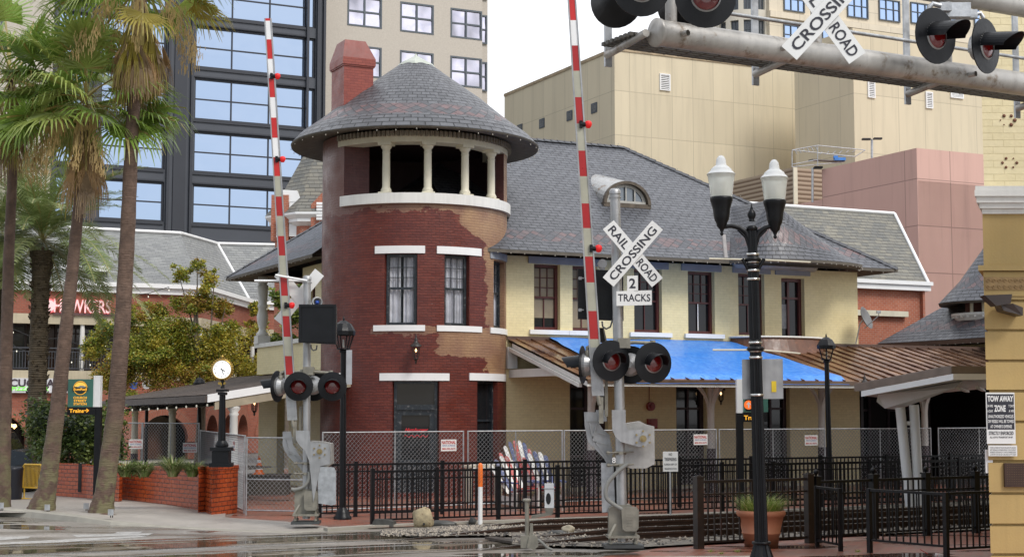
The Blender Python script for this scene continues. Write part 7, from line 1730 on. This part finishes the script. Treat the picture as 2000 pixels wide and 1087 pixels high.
for i, s in enumerate(('TOWING & STORING OF VEHICLES REGULATED BY CODE AND', 'SAFETY ORDINANCE. ANY PERSON WISHING TO FILE A COMPLAINT', 'REGARDING A VIOLATION OF A TOWING OR IMMOBILIZATION', 'LAW MAY DO SO BY CALLING CITY CODE')): text(s, V((q.x+w2_/2, SY-.003, P(0, 873.5+i*4.4, SY).z)), X, UP, .022, signk, t2s, width=w2_*.9, depth=.002)
tag(MB().par(P(1926, 923, RY+.02), X*.1, UP*.33, YY*.03).build('electrical_cover', whitec, bevel=.005), 'narrow white cover plate at the corner of the ochre building', 'cover plate')
# ================================================================= right: white station canopy
CY = 36.5
cn = thing('platform_canopy', 'modern white edged platform canopy on twin white pipes', 'canopy', gx(1780, CY)); cdv = U
qa, qb, qc = P(1682, 774, 36.2), P(1862, 741, 33.5), P(1990, 741, 34.6)
k_ = UP*.13; mb = MB()
qd = P(2000, 770, 46); inn = P(1690, 765, 44)
bkk = V((.33, 1, 0)); top = [qa, qb, qc, qc+bkk*9, qa+bkk*7]; 
mb.face([qa, qb, qb+k_, qa+k_]); mb.face([qb, qc, qc+k_, qb+k_]); mb.build('roof_edge', whitec, cn)
mb = MB(); mb.par(qa+k_*1.0+BK*.05, qb-qa, BK*.2, UP*.17); mb.par(qb+k_+BK*.05, qc-qb, BK*.2, UP*.17); mb.build('brown_trim', M('brown_parapet', (.20, .155, .125), .6), cn)
MB().face([p+k_*.8 for p in top]).build('roof_deck', M('grey_deck', (.3, .28, .25), .6), cn); MB().face([p+UP*.02 for p in top][::-1]).build('underside', white, cn)
cp_ = [P(1715, 786, 37.2), P(1730, 796, 37.2), P(1752, 798, 37.2), P(1860, 768, 36.2), P(1990, 762, 37)]
mb = MB(); bt = [P(1712, 784, 36.9), P(1728, 797, 36.9), P(1752, 799, 36.9), P(1864, 757, 35.0), P(1880, 745, 35.0), P(1715, 770, 36.9)]; mb.prism(bt, bkk*.5); mb.build('tapered_beam', whitec, cn)
b1_, b2_ = gx(1776, CY), gx(1791, CY); 
MB().tube([b1_, P(1758, 795, CY)], .115, 14).build('post', whitec, cn); MB().tube([b2_+X*.03, P(1785, 790, CY)], .115, 14).build('post', whitec, cn); MB().cyl(P(1764, 826, CY), P(1784, 826, CY), .05).build('tie_bar', whitec, cn)
MB().par(P(1868, 760, 35.2), bkk*6, X*.1, UP*.05).par(P(1905, 758, 35.2), bkk*6, X*.1, UP*.05).build('roof_rib', whitec, cn)
# ================================================================= station signs
orange = emis('amber_letters', (.95, .45, .03), .35); sgreen = M('station_green', (.045, .15, .115), .45, 0, .05, 2)
st1 = thing('station_sign', 'green CHURCH STREET STATION sign with black Trains arrow panel between two palm trunks', 'sign', gx(186, 38)); SYY = 38.0
q = P(186, 970, SYY); MB().par(P(181, 975, SYY), X*(P(193, 900, SYY).x-P(181, 900, SYY).x), YY*.16, UP*(P(0, 794, SYY).z-P(0, 975, SYY).z)).build('post', black, st1)
MB().par(P(181.5, 794, SYY), X*.17, YY*.2, UP*(P(0, 733, SYY).z-P(0, 794, SYY).z)).build('white_cap', whitec, st1)
gq = P(132, 794, SYY-.02); gw = P(181, 794, SYY-.02).x-gq.x; gh = P(0, 740, SYY).z-gq.z; MB().par(gq, X*gw, YY*.1, UP*gh).build('green_panel', sgreen, st1)
bq = P(131, 809, SYY-.02); MB().par(bq, X*(P(186, 809, SYY).x-bq.x), YY*.1, UP*(gq.z-bq.z-.003)).build('black_panel', black, st1)
for i, s in enumerate(('CHURCH', 'STREET', 'STATION')): text(s, P(156.5, 776+i*6.1, SYY-.03), X, UP, .058, orange, st1, bold=.02, width=[.33, .31, .32][i], depth=.004)
text('Trains', P(149.5, 801.5, SYY-.03), X, UP, .095, orange, st1, bold=.03, width=.36, depth=.004)
ar = P(169, 801, SYY-.035); MB().par(ar-X*.055-UP*.01, X*.11, UP*.02, YY*.004).prism([ar+V((.06, 0, 0)), ar+V((.01, 0, .045)), ar+V((-.015, 0, .045)), ar+V((.03, 0, 0))], YY*.004).prism([ar+V((.06, 0, 0)), ar+V((.03, 0, 0)), ar+V((-.015, 0, -.045)), ar+V((.01, 0, -.045))], YY*.004).build('arrow', orange, st1)
em = P(157, 757, SYY-.03); MB().cyl(em, em-YY*.006, .17, n=28).build('emblem_rim', orange, st1); MB().cyl(em-YY*.006, em-YY*.009, .155, n=28).build('emblem_disc', M('emblem_dark', (.02, .035, .03)), st1)
sun_ = emis('emblem_sun', (.9, .55, .08), .3); MB().prism([em+V((.14*cos(a_), -.01, .03+.11*sin(a_))) for a_ in [pi*i/14 for i in range(15)]], YY*.001).build('emblem_sun', sun_, st1); MB().prism([em+V((-.12, -.014, 0)), em+V((.14, -.014, 0)), em+V((.1, -.014, .05)), em+V((-.0, -.014, .06))], YY*.001).build('emblem_train', M('emblem_grey', (.3, .33, .33)), st1)
MB().par(em+V((-.19, -.018, -.075)), X*.38, UP*.085, YY*.003).build('emblem_banner', bpy.data.materials['emblem_dark'], st1); text('SunRail', em+V((0, -.02, -.032)), X, UP, .06, orange, st1, width=.33, bold=.03, depth=.002)
# second sign by the lamp
SY2 = 34.0; st2 = thing('station_sign', 'station sign with white cap and orange arrow disc half hidden by the fluted lamp', 'sign', gx(1446, SY2))
MB().par(P(1441, 1003, SY2), X*.15, YY*.16, UP*(P(0, 806, SY2).z-P(0, 1003, SY2).z)).build('post', black, st2); MB().par(P(1440, 806, SY2), X*.14, YY*.2, UP*(P(0, 740, SY2).z-P(0, 806, SY2).z)).build('white_cap', whitec, st2)
gq = P(1452, 804, SY2-.02); gw = P(1500, 804, SY2).x-gq.x; MB().par(gq, X*gw, YY*.1, UP*(P(0, 742, SY2).z-gq.z)).build('green_panel', sgreen, st2); bq = P(1451, 823, SY2-.02); MB().par(bq, X*gw, YY*.1, UP*(gq.z-bq.z-.003)).build('black_panel', black, st2)
text('Trains', P(1469, 815, SY2-.03), X, UP, .1, orange, st2, bold=.03, width=.36, depth=.004)
c = P(1462, 790, SY2-.03); MB().par(P(1456, 802, SY2-.025), X*.16, UP*.26, YY*.003).build('black_square', black, st2); MB().cyl(c, c-YY*.006, .1, n=24).build('orange_disc', emis('orange_disc', (.85, .16, .02), .4), st2); MB().par(c+V((-.013, -.012, -.065)), X*.026, UP*.09, YY*.003).prism([c+V((0, -.012, .07)), c+V((-.05, -.012, .005)), c+V((-.025, -.012, .0)), c+V((0, -.012, .035)), c+V((.025, -.012, 0)), c+V((.05, -.012, .005))], YY*.003).build('arrow', whitec, st2)
# no trespassing
NY = 33.3; nt = thing('warning_sign', 'white NO TRESPASSING sign on a thin galvanised post', 'sign', gx(1310, NY)); MB().par(P(1308, 1006, NY), X*.035, YY*.03, UP*(P(0, 882, NY).z-P(0, 1006, NY).z)).build('post', galv, nt)
q = P(1295, 920, NY-.03); wN = P(1324, 920, NY).x-q.x; hN = P(0, 881, NY).z-q.z; MB().par(q, X*wN, YY*.004, UP*hN).build('plate', signw, nt)
for i, (s, h_, w_) in enumerate((('NO', .055, .07), ('TRESPASSING', .07, .26), ('FLORIDA DEPT OF', .04, .27), ('TRANSPORTATION', .04, .26))): text(s, V((q.x+wN/2, NY-.034, q.z+hN*[.86, .62, .36, .14][i])), X, UP, h_, signk, nt, width=w_, bold=.01, depth=.003)
# marker, device posts
mk = thing('marker_post', 'white pipeline marker post with orange top between the tracks and fence', 'marker post', G(938, 1026)); b = G(938, 1026); hm = P(938, 903, b.y).z
MB().lathe([(.045, 0), (.045, hm*.62)], b, 12).build('white_post', whitec, mk); MB().lathe([(.046, hm*.62), (.048, hm-.05), (.03, hm-.01), (0, hm)], b, 12).build('orange_cap', M('orange_plastic', (.75, .16, .02), .4, 0, .06), mk)
mb = MB()
for i in range(14): mb.par(b+V((-.02+.016*(i % 3), -.047, hm*.68+i*.02)), X*.009, UP*.013, YY*.001)
mb.build('printed_marks', signk, mk)
yb = 25.9; bx_ = thing('signal_box', 'white metal housing with oval window on an arm beside the rails', 'signal box', P(1073, 1003, yb)); q = P(1064, 991, yb)
MB().par(q, X*.155, YY*.15, UP*.40).build('housing', whitec, bx_, bevel=.01); MB().lathe([(0, 0), (1, 0), (1, .01), (0, .01)], P(1071, 976, yb-.01), 20, ax=(0, -1, 0)) 
ov = P(1071, 973, yb-.002); MB().prism([ov+V((.042*cos(2*pi*i/20), 0, .095*sin(2*pi*i/20))) for i in range(20)], -YY*.006).build('oval_window', darkm, bx_); MB().par(q+V((-.01, -.01, .31)), X*.175, YY*.17, UP*.015).build('lid_joint', alu, bx_); MB().box(P(1073, 996, yb)+YY*.07, (.13, .13, .1)).par(P(1038, 1012, yb), P(1078, 1005, yb)-P(1038, 1012, yb), YY*.08, UP*.05).build('arm', tanm, bx_)
dv = thing('cable_post', 'grey cast cable riser post with flat cap standing beside the rails', 'cable post', P(1031, 1050, 25.6)); q = P(1031, 1050, 25.6); q.z = 0.02
MB().cyl(q+V((-.01, 0, .1)), P(1029, 978, 25.6), .036, n=12).lathe([(0, 0), (.07, 0), (.07, .03), (.05, .045), (0, .045)], P(1029, 978, 25.6), 16).box(q+V((-.02, .0, .13)), (.2, .22, .2)).box(q+V((.06, .0, .32)), (.05, .08, .2)).build('riser', tanm, dv, bevel=.006)
MB().prism([q+V((-.02, -.14, .04)), q+V((.1, -.14, .0)), q+V((.17, -.14, .06)), q+V((.16, -.14, .2)), q+V((.1, -.14, .25)), q+V((.02, -.14, .22))], (0, .06, 0)).build('cover', tanm, dv, bevel=.006); MB().tube([q+V((.16, -.1, .17)), q+V((.23, -.1, .12)), q+V((.32, -.08, .03)), q+V((.4, -.06, .0))], .022, 8).build('cable', bpy.data.materials['grey_conduit'], dv)
# rocks
def rock(c, sz, seed, m, label, nm='rock', cat='rock'):
    rn = random.Random(seed); vs, fs = [], []; nu, nv = 22, 14
    for j in range(nv+1):
        for i in range(nu):
            th, ph = pi*j/nv, 2*pi*i/nu; d = V((sin(th)*cos(ph), sin(th)*sin(ph), cos(th))); k = 1+.28*mnoise.noise(d*1.3+V((seed, 0, 0)))+.10*mnoise.noise(d*4+V((seed, 3, 0)))
            vs.append(V(c)+V((d.x*sz[0]*k, d.y*sz[1]*k, d.z*sz[2]*k)))
    for j in range(nv):
        for i in range(nu): fs.append((j*nu+i, j*nu+(i+1) % nu, (j+1)*nu+(i+1) % nu, (j+1)*nu+i))
    mb = MB(); mb.shared(vs, fs, 0, True); return tag(mb.build(nm, m), label, cat)
rkm = M('crusted_concrete', (.34, .28, .17), .8, 0, .4, 6, bump=1., bscale=14, rust=(.16, .11, .06)); dkm = M('wet_dark_stone', (.05, .05, .045), .5, 0, .5, 7, bump=.8, bscale=12)
g = G(826, 1032); rk_ = rock((g.x, g.y-.02, .2), (.21, .17, .225), 3, rkm, 'large rough tan lump of broken concrete beside the track end')
MB().cyl(g+V((.03, -.215, .11)), g+V((.03, -.17, .11)), .022, n=12).build('bolt_hole', darkm, rk_); g = G(748, 1030); q = MB(); q.prism([g+V((-.2, 0, 0)), g+V((.2, 0, 0)), g+V((.19, 0, .12)), g+V((.1, 0, .15)), g+V((-.17, 0, .17)), g+V((-.21, 0, .1))], (.05, .25, 0)); tag(q.build('stone_block', dkm, bevel=.02), 'dark wet stone block at the foot of the first railing post', 'stone block')
g = G(862, 1027); rock((g.x, g.y, .05), (.28, .1, .07), 8, dkm, 'dark flat debris beside the lump of broken concrete', 'debris', 'debris'); g = G(923, 1024); rock((g.x, g.y, .07), (.08, .08, .08), 12, dkm, 'small dark stone left of the orange topped marker'); g = G(1110, 1044); rock((g.x, g.y, .1), (.12, .1, .09), 14, M('tan_rock', (.38, .33, .24), .7, 0, .3, 8), 'tan rock lying between the rails near the cable post'); g = G(1088, 1046); rock((g.x, g.y, .05), (.18, .09, .06), 15, dkm, 'black wet debris between the rails near the cable post', 'debris', 'debris')
# terracotta pot
po = G(1487, 1067); pot = thing('flower_pot', 'large terracotta pot with grass behind the fluted lamp pole', 'flower pot', po); terr = M('terracotta', (.48, .19, .10), .6, 0, .1, 3, bump=.15, streak=.15); hp = P(1487, 995, po.y).z
pf = [(0, .02), (.27, .02), (.285, .0), (.32, hp*.36), (.335, hp*.37), (.335, hp*.4), (.325, hp*.41), (.385, hp*.82), (.40, hp*.83), (.425, hp*.9), (.42, hp*.97), (.40, hp), (.36, hp*.98), (.34, hp*.85), (0, hp*.84)]
MB().lathe([(r*.98, z) for r, z in pf], po, 40).build('pot', terr, pot); MB().lathe([(0, hp*.86), (.34, hp*.86)], po, 24).build('soil', M('soil', (.03, .02, .015), .9), pot)
gm_ = [leafmat('grass_green', (.2, .3, .05), .3), leafmat('grass_pale', (.5, .47, .2), .3)]
def tuft(mb, c, n, h, sp, rn, ms=(0, 0, 1), wid=.006, droop=1.):
    for _ in range(n):
        a = rn.uniform(0, 6.28); r0_ = rn.uniform(0, sp); p = c+V((cos(a)*r0_, sin(a)*r0_, 0)); d = V((cos(a)*rn.uniform(.1, .8), sin(a)*rn.uniform(.1, .8), 1)).normalized(); L_ = h*rn.uniform(.5, 1.1); w_ = V((-d.y, d.x, 0)); w_ = (w_.normalized() if w_.length > .01 else X)*wid; m = rn.choice(ms); pr = p
        for k in range(3): q = pr+d*L_/3; f = 1-k/3; quad(mb, pr-w_*f, q-w_*(f-.3), q+w_*(f-.3), pr+w_*f, m); pr = q; d = (d+V((cos(a)*.2, sin(a)*.2, -.35*droop))).normalized()
rn = random.Random(6); mb = MB(); tuft(mb, po+UP*hp*.86, 1300, .48, .34, rn); mb.build('grass', gm_, pot)
for px, py in ((1388, 1078), (1408, 1082), (1440, 1078), (1676, 1078)):
    mb = MB(); g = G(px, py); tuft(mb, g, 40, .08, .05, rn); tag(mb.build('weeds', gm_), 'green weeds growing between the plaza bricks', 'grass', kind='stuff')
# litter cup
g = G(1832, 1089); tag(MB().lathe([(.03, 0), (.045, .16), (.04, .16), (.0, .15)], P(1826, 1082, 24.2), 14, ax=(1, -.2, -.25)).build('paper_cup', M('paper_cup', (.75, .72, .7), .5, 0, .1, 9, rust=(.6, .05, .05))), 'white and red paper cup lying by the low gate', 'cup'); tag(MB().tube([P(1797, 1072, 24.2), P(1812, 1080, 24.2)], .006, 5).build('drinking_straw', signr), 'red drinking straw beside the paper cup', 'straw')

# ================================================================= left foreground objects
# planter wall with pier
plb = brick('glazed_red_brick', (.34, .05, .014), (.44, .085, .022), (.05, .012, .008), .27, .1, .012, .3, .7, dirt=.1)
pl0 = thing('planter_wall', 'low glossy red brick planter wall ending in a taller pier under the clock', 'planter', G(430, 1008)); zt = P(0, 960, 33.3).z
pc = [G(413, 1006), G(463, 1001)]; pd = 33.0
c_l, c_m, c_r = G(397, 1000), G(413, 1008), G(463, 1001)
zp = P(413, 912, c_m.y).z
pier = MB(); back = V((-.1, .62, 0)); pier.prism([c_m, c_r, c_r+back, c_m+back*1.0+V((-.3, -.1, 0)), G(393, 1001)], UP*(zp-.09)); pr_p = pier.build('pier', plb, pl0)
cp = [c_m, c_r, c_r+back, c_m+back+V((-.3, -.1, 0)), G(393, 1001)]; ctr = sum((p for p in cp), V((0, 0, 0)))/5; MB().prism([ctr+(p-ctr)*1.05+UP*(zp-.088) for p in cp], UP*.088).build('pier_cap', plb, pr_p)
wall_pts = [G(393, 1001), G(300, 990), G(226, 981), G(150, 972)]
zw_ = P(393, 922, wall_pts[0].y).z; mb = MB(); 
for a, b in zip(wall_pts[:3], wall_pts[1:3]): mb.prism([a, b, b+YY*.3, a+YY*.3], UP*zw_)
mb.build('wall', plb, pl0); mb = MB()
for a, b in zip(wall_pts[:3], wall_pts[1:3]): mb.prism([a-YY*.03+UP*(zw_+.002), b-YY*.03+UP*(zw_+.002), b+YY*.33+UP*(zw_+.002), a+YY*.33+UP*(zw_+.002)], UP*.06)
mb.build('coping', plb, pl0)
MB().face([wall_pts[0]+YY*.3+UP*(zw_-.05), wall_pts[2]+YY*.3+UP*(zw_-.05), wall_pts[2]+YY*5+UP*(zw_-.05), wall_pts[0]+YY*5+V((1, 0, 0))+UP*(zw_-.05)]).build('soil', bpy.data.materials['soil'], pl0)
w2p = thing('brick_wall', 'low red brick wall under the dark hedge', 'wall', G(170, 974)); zw2 = P(150, 905, 39.5).z
a_, b_ = P(106, 970, 40.0), P(168, 974, 39.0); a_.z = b_.z = 0; MB().prism([a_, b_, b_+YY*.3, a_+YY*.3], UP*zw2).build('wall', plb, w2p); a_, b_ = P(168, 974, 38.9), P(232, 980, 37.4); a_.z = b_.z = 0; MB().prism([a_, b_, b_+YY*.3, a_+YY*.3], UP*(zw2-.02)).build('wall', plb, w2p)
q = P(160, 965, 38.6); MB().par(P(153, 960, 39.2), X*.17, YY*-.05, UP*.72).build('slot_grille', darkm, w2p)
ym = [leafmat('yucca_green', (.14, .20, .05), .2), leafmat('yucca_pale', (.34, .34, .16), .2)]
rn = random.Random(44)
for i, (px, sz, lb_) in enumerate(((338, .85, 'largest spiky plant in the brick planter'), (245, .62, 'spiky plant at the left end of the brick planter'), (283, .62, 'spiky plant left of the largest one in the planter'), (376, .62, 'spiky plant in the planter next to the clock pier'))):
    c = gx(px, 34.5)+UP*(zw_-.08); mb = MB(); tuft(mb, c, 420, sz*.9, .1, rn, (0, 0, 1), .016, 1.5); tag(mb.build('spiky_plant', ym), lb_, 'plant', 'plants in the brick planter')
mb = MB(); leaf_mass(mb, [(gx(262, 34.6)+UP*(zw_+.08), .2, .8), (gx(275, 34.6)+UP*(zw_+.06), .18, .8)], 900, .06, rn, (0, 1)); tag(mb.build('small_shrub', ym), 'small rounded green shrub in the brick planter', 'shrub')
# clock
ck_ = thing('street_clock', 'round white faced street clock with gilt rim on a black ornate post', 'clock', gx(433, 33.4)+UP*zp); KY = 33.4; cF = P(434, 721, KY)
zz_ = lambda y: P(434, y, KY).z; bcx = V((P(433, 870, KY).x, KY, 0))
MB().box(bcx+UP*((zz_(911)+zz_(903))/2), (.46, .42, zz_(903)-zz_(911))).box(bcx+UP*((zz_(903)+zz_(880))/2), (.36, .34, zz_(880)-zz_(903))).box(bcx+UP*((zz_(880)+zz_(872))/2), (.44, .4, zz_(872)-zz_(880)-.01)).build('pedestal', black, ck_, bevel=.02)
mb = MB(); fluted(mb, bcx+UP*zz_(872), bcx+UP*zz_(765), .085, .065, 10); mb.lathe([(.14, zz_(872)), (.15, zz_(868)), (.1, zz_(860))], bcx, 14); mb.box(bcx+UP*zz_(762), (.24, .2, .05)).box(bcx+UP*zz_(768), (.18, .16, .06)).lathe([(.05, zz_(758)), (.03, zz_(750)), (.05, zz_(742))], bcx, 10); mb.build('post', black, ck_)
gold = M('gilt', (.42, .28, .07), .35, .8, .2, 8); MB().lathe([(.205, -.05), (.235, -.04), (.24, .0), (.215, .05), (.195, .05), (.195, -.05)], cF, 32, ax=(0.02, -1, 0)).build('rim', gold, ck_)
mb = MB()
for i in range(28): a_ = 2*pi*i/28; mb.lathe([(0, -.018), (.018, 0), (0, .018)], cF+V((cos(a_)*.245, -.02, sin(a_)*.245)), 5)
mb.lathe([(0, .24), (.05, .27), (.02, .3), (0, .33)], cF, 8).cyl(cF-UP*.24, cF-UP*.36, .03).box(cF-UP*.3, (.16, .05, .05)); mb.build('gilt_beads', gold, ck_)
MB().cyl(cF, cF-YY*.045, .196, n=32).build('face', emis('clock_face_white', (.85, .85, .82), .35), ck_)
for i in range(12): a_ = pi/2-2*pi*(i+1)/12; text(str(i+1), cF+V((cos(a_)*.155, -.047, sin(a_)*.155)), X, UP, .038, signk, ck_, depth=.001)
for an, ln_, w_ in ((-70, .12, .012), (-30+.0, .08, .016)): d = V((cos(R(an)), 0, sin(R(an)))); s = V((-d.z, 0, d.x)); MB().par(cF-YY*.05-s*w_/2-d*.03, d*(ln_+.03), s*w_, -YY*.003).build('hand', signk, ck_)
# barricade
yel = M('yellow_paint', (.62, .38, .04), .45, 0, .1, 4, streak=.1); bY = 38.6; bar = thing('crowd_barrier', 'yellow steel crowd barrier between two palm trunks', 'barrier', gx(58, bY))
a_, b_ = gx(46, bY), gx(82, bY-.3); dl = (b_-a_); zt_b, zb_b = P(0, 906, bY).z, P(0, 951, bY).z; mb = MB()
mb.tube([a_+UP*zb_b, a_+UP*(zt_b-.05), a_+dl*.06+UP*zt_b, b_-dl*.06+UP*zt_b, b_+UP*(zt_b-.05), b_+UP*zb_b, a_+UP*zb_b], .022, 8)
for i in range(1, 14): q = a_+dl*i/14; mb.cyl(q+UP*zb_b, q+UP*zt_b, .009, n=5)
mb.build('frame', yel, bar)
for q in (a_+dl*.08, b_): MB().tube([q+UP*zb_b, q+UP*.12], .02, 6).tube([q+V((-.25, -.1, 0)), q+V((-.2, -.08, .09)), q+V((0, 0, .12)), q+V((.2, .08, .09)), q+V((.25, .1, 0))], .02, 6).build('foot', yel, bar)
# bin and parked vehicle at the left edge
MBn = thing('litter_bin', 'black round litter bin at the left edge behind the palm', 'litter bin', gx(24, 38.5)); c = gx(24, 38.5); MB().lathe([(.22, 0), (.25, .08), (.27, .8), (.28, .84), (.26, .9), (0, .92)], c, 18).build('body', M('bin_black', (.012, .014, .022), .4), MBn)
vh = thing('parked_car', 'dark blue grey off road car mostly hidden behind the barrier and bin', 'car', gx(20, 42)); vy = 42; cb = M('dark_blue_car_paint', (.028, .04, .055), .22, .3, .05); zq = lambda y: P(20, y, vy).z
pf = [P(-70, 960, vy), P(62, 950, vy), P(63, 915, vy), P(60, 884, vy), P(20, 878, vy), P(-70, 878, vy)]; MB().prism(pf, (0, 1.7, 0)).build('body', cb, vh, bevel=.08); MB().prism([P(-70, 880, vy), P(15, 880, vy), P(-5, 845, vy), P(-70, 842, vy)], (0, 1.5, 0)).build('cabin', gl_dark, vh, bevel=.05)
wc = P(44, 934, vy-.05); MB().lathe([(.12, -.12), (.3, -.12), (.38, -.08), (.38, .08), (.3, .12), (.12, .12)], wc, 28, ax=(0, -1, 0)).build('tyre', darkm, vh); MB().lathe([(0, .06), (.1, .1), (.2, .1), (.23, .125), (.0, .05)], wc, 6, ax=(0, -1, 0), smooth=False).build('rim', M('grey_rim', (.09, .09, .09), .4, .5), vh)
# small uplights
for i, (px, py, lb_) in enumerate(((2, 996, 'grey floodlight box at the foot of the palm at the left edge'), (92, 1000, 'grey floodlight box at the foot of the leaning palm'), (168, 997, 'grey floodlight box left of the tallest palm foot'), (216, 1010, 'grey floodlight box on pins right of the tallest palm foot'))):
    g = G(px, py, .12); t = thing('uplight', lb_, 'floodlight', g, 'ground floodlights'); MB().box(g+UP*.11, (.11, .09, .12), rz=.3).build('box', galv, t, bevel=.006); MB().cyl(g, g+UP*.06, .01).cyl(g+X*.04, g+X*.04+UP*.06, .01).build('pins', darkm, t)
soilm = M('mulch', (.10, .055, .035), .9, 0, .4, 12, bump=1., bscale=30)
for i, (px, py, sx) in enumerate(((205, 1008, .62), (85, 1002, .5))):
    g = G(px, py, .05); mb = MB(); rn = random.Random(i); mb.shared([g+UP*.08]+[g+V((sx*cos(a_*pi/10)*rn.uniform(.8, 1.15), .4*sin(a_*pi/10)*rn.uniform(.8, 1.2), -.02)) for a_ in range(20)], [(0, j+1, (j+1) % 20+1) for j in range(20)], 0, True); tag(mb.build('mulch', soilm), 'brown mulch round a palm foot', 'mulch', kind='stuff')
# adirondack chairs
stripes = [M('chair_white', (.68, .67, .64), .5, 0, .15, 6), M('chair_red', (.42, .05, .045), .5, 0, .25, 6, rust=(.6, .55, .5)), M('chair_navy', (.04, .06, .17), .5, 0, .25, 6, rust=(.4, .4, .45))]
def adirondack(label, c, sc_, hs, cols, wid, rz):
    t = thing('garden_chair', label, 'chair', c, 'striped garden chairs'); ux = V((cos(rz), sin(rz), 0)); uy = V((-sin(rz), cos(rz), 0)); n = len(hs)
    mb = MB()
    for i, h in enumerate(hs):
        s = (i-(n-1)/2)/n; x0_ = s*wid; x1_ = s*wid*1.35; w_ = wid/n*.44; p = c+ux*x0_+UP*.32; q = c+ux*(x1_-.26)+uy*.42+UP*h; d = q-p
        mb.prism([p-ux*w_, p+ux*w_, q+ux*w_*1.25-d*.05, q+ux*w_*.6, q-ux*w_*.6, q-ux*w_*1.25-d*.05], uy*.025, m=cols[i % len(cols)])
    mb.build('backrest', stripes, t)
    mb = MB()
    for i in range(5): mb.par(c-ux*wid*.5-uy*(.1+.13*i)+UP*(.34+.03*i), ux*wid, -uy*.11, UP*.025, m=i % 3)
    mb.build('seat', stripes, t)
    for sg in (-1, 1): MB().par(c+ux*sg*wid*.55-uy*.7, ux*.04*sg, uy*.12, UP*.58).build('leg', stripes[0], t); MB().par(c+ux*sg*wid*.52-uy*.78+UP*.585, ux*.14*sg, uy*.95, UP*.03).build('armrest', stripes[2], t); MB().par(c+ux*sg*wid*.5-uy*.6+UP*.06, ux*.035*sg, uy*.95, UP*.2).build('leg', stripes[0], t)
adirondack('middle and tallest striped garden chair, broad stripes of white, navy and red', gx(1030, 38.0), 1, [1.25, 1.42, 1.52, 1.55, 1.55, 1.5, 1.35], [1, 0, 2, 1, 0, 2, 1], .62, .15)
adirondack('left striped garden chair leaning low, white and navy slats', gx(1010, 37.0), 1, [1.0, 1.12, 1.2, 1.2, 1.1], [0, 2, 0, 1, 0], .5, .35)
adirondack('right striped garden chair nearest the white porch post', gx(1068, 37.6), 1, [1.15, 1.25, 1.3, 1.28, 1.2], [1, 0, 2, 0, 2], .5, .1)
# traffic cone
cg_ = gx(506, 42); tc_ = thing('traffic_cone', 'orange and white traffic cone behind the gate panel', 'traffic cone', cg_+UP*.55); b = cg_+UP*.58; om = bpy.data.materials['orange_plastic']
MB().lathe([(.13, 0), (.1, .12)], b, 14).lathe([(.085, .2), (.065, .3)], b, 14).lathe([(.05, .38), (.02, .5), (0, .5)], b, 14).box(b, (.3, .3, .03)).build('cone', om, tc_); MB().lathe([(.1, .12), (.085, .2)], b, 14).lathe([(.065, .3), (.05, .38)], b, 14).build('reflective_band', whitec, tc_)
tag(MB().box(cg_+UP*.28, (1.6, .8, .54)).box(cg_+UP*.56, (1.7, .9, .03)).build('low_platform', M('dark_timber', (.05, .04, .03), .7), bevel=.01), 'dark low platform carrying the traffic cone', 'platform')
# cream bench board left of chairs
q = gx(945, 38.2); tag(MB().box(q+UP*.93, (1.0, .45, .05), u=U).box(q+UP*.45-U*.4, (.08, .3, .9), u=U).box(q+UP*.45+U*.4, (.08, .3, .9), u=U).build('cream_table', cream), 'cream topped high table beside the tower foot', 'table')
# dark door mat lights; string lights over the left street
def string_lights(label, pts, step, sag, Y):
    q = [P(x, y, Y+dy) for x, y, dy in pts]; t = thing('string_lights', label, 'string lights', q[0], 'strings of lights over the street'); wr = MB(); bl = MB()
    for a, b in zip(q, q[1:]):
        n = max(3, int((b-a).length/step)); prev = a
        for i in range(1, n+1): s = i/n; p = a.lerp(b, s)-UP*(sag*4*s*(1-s)); wr.cyl(prev, p, .012, n=4); bl.cyl(p, p-UP*.1, .014, n=5, m=1); bl.lathe([(0, -.18), (.022, -.15), (.02, -.12), (0, -.1)], p, 6, m=0); prev = p
    wr.build('wire', darkm, t); tag(bl.build('bulbs', [emis('soft_bulb', (.95, .9, .75), .3) if 'soft_bulb' not in bpy.data.materials else bpy.data.materials['soft_bulb'], darkm], t), kind='stuff')
string_lights('string of bulbs hanging across the arcade balcony at its upper part', [(-20, 600, 0), (120, 660, 0), (250, 640, 0)], 1.0, .5, 60); string_lights('string of bulbs drooping in front of the slate mansard', [(90, 530, 0), (210, 572, 0), (330, 560, 0)], 1.1, .2, 62); string_lights('lowest string of bulbs in front of the balcony railing', [(-20, 640, 0), (140, 700, 0), (250, 660, 0)], 1.1, .4, 58); string_lights('string of bulbs under the edge of the side porch', [(200, 793, 0), (405, 780, -10)], .9, .03, 50)
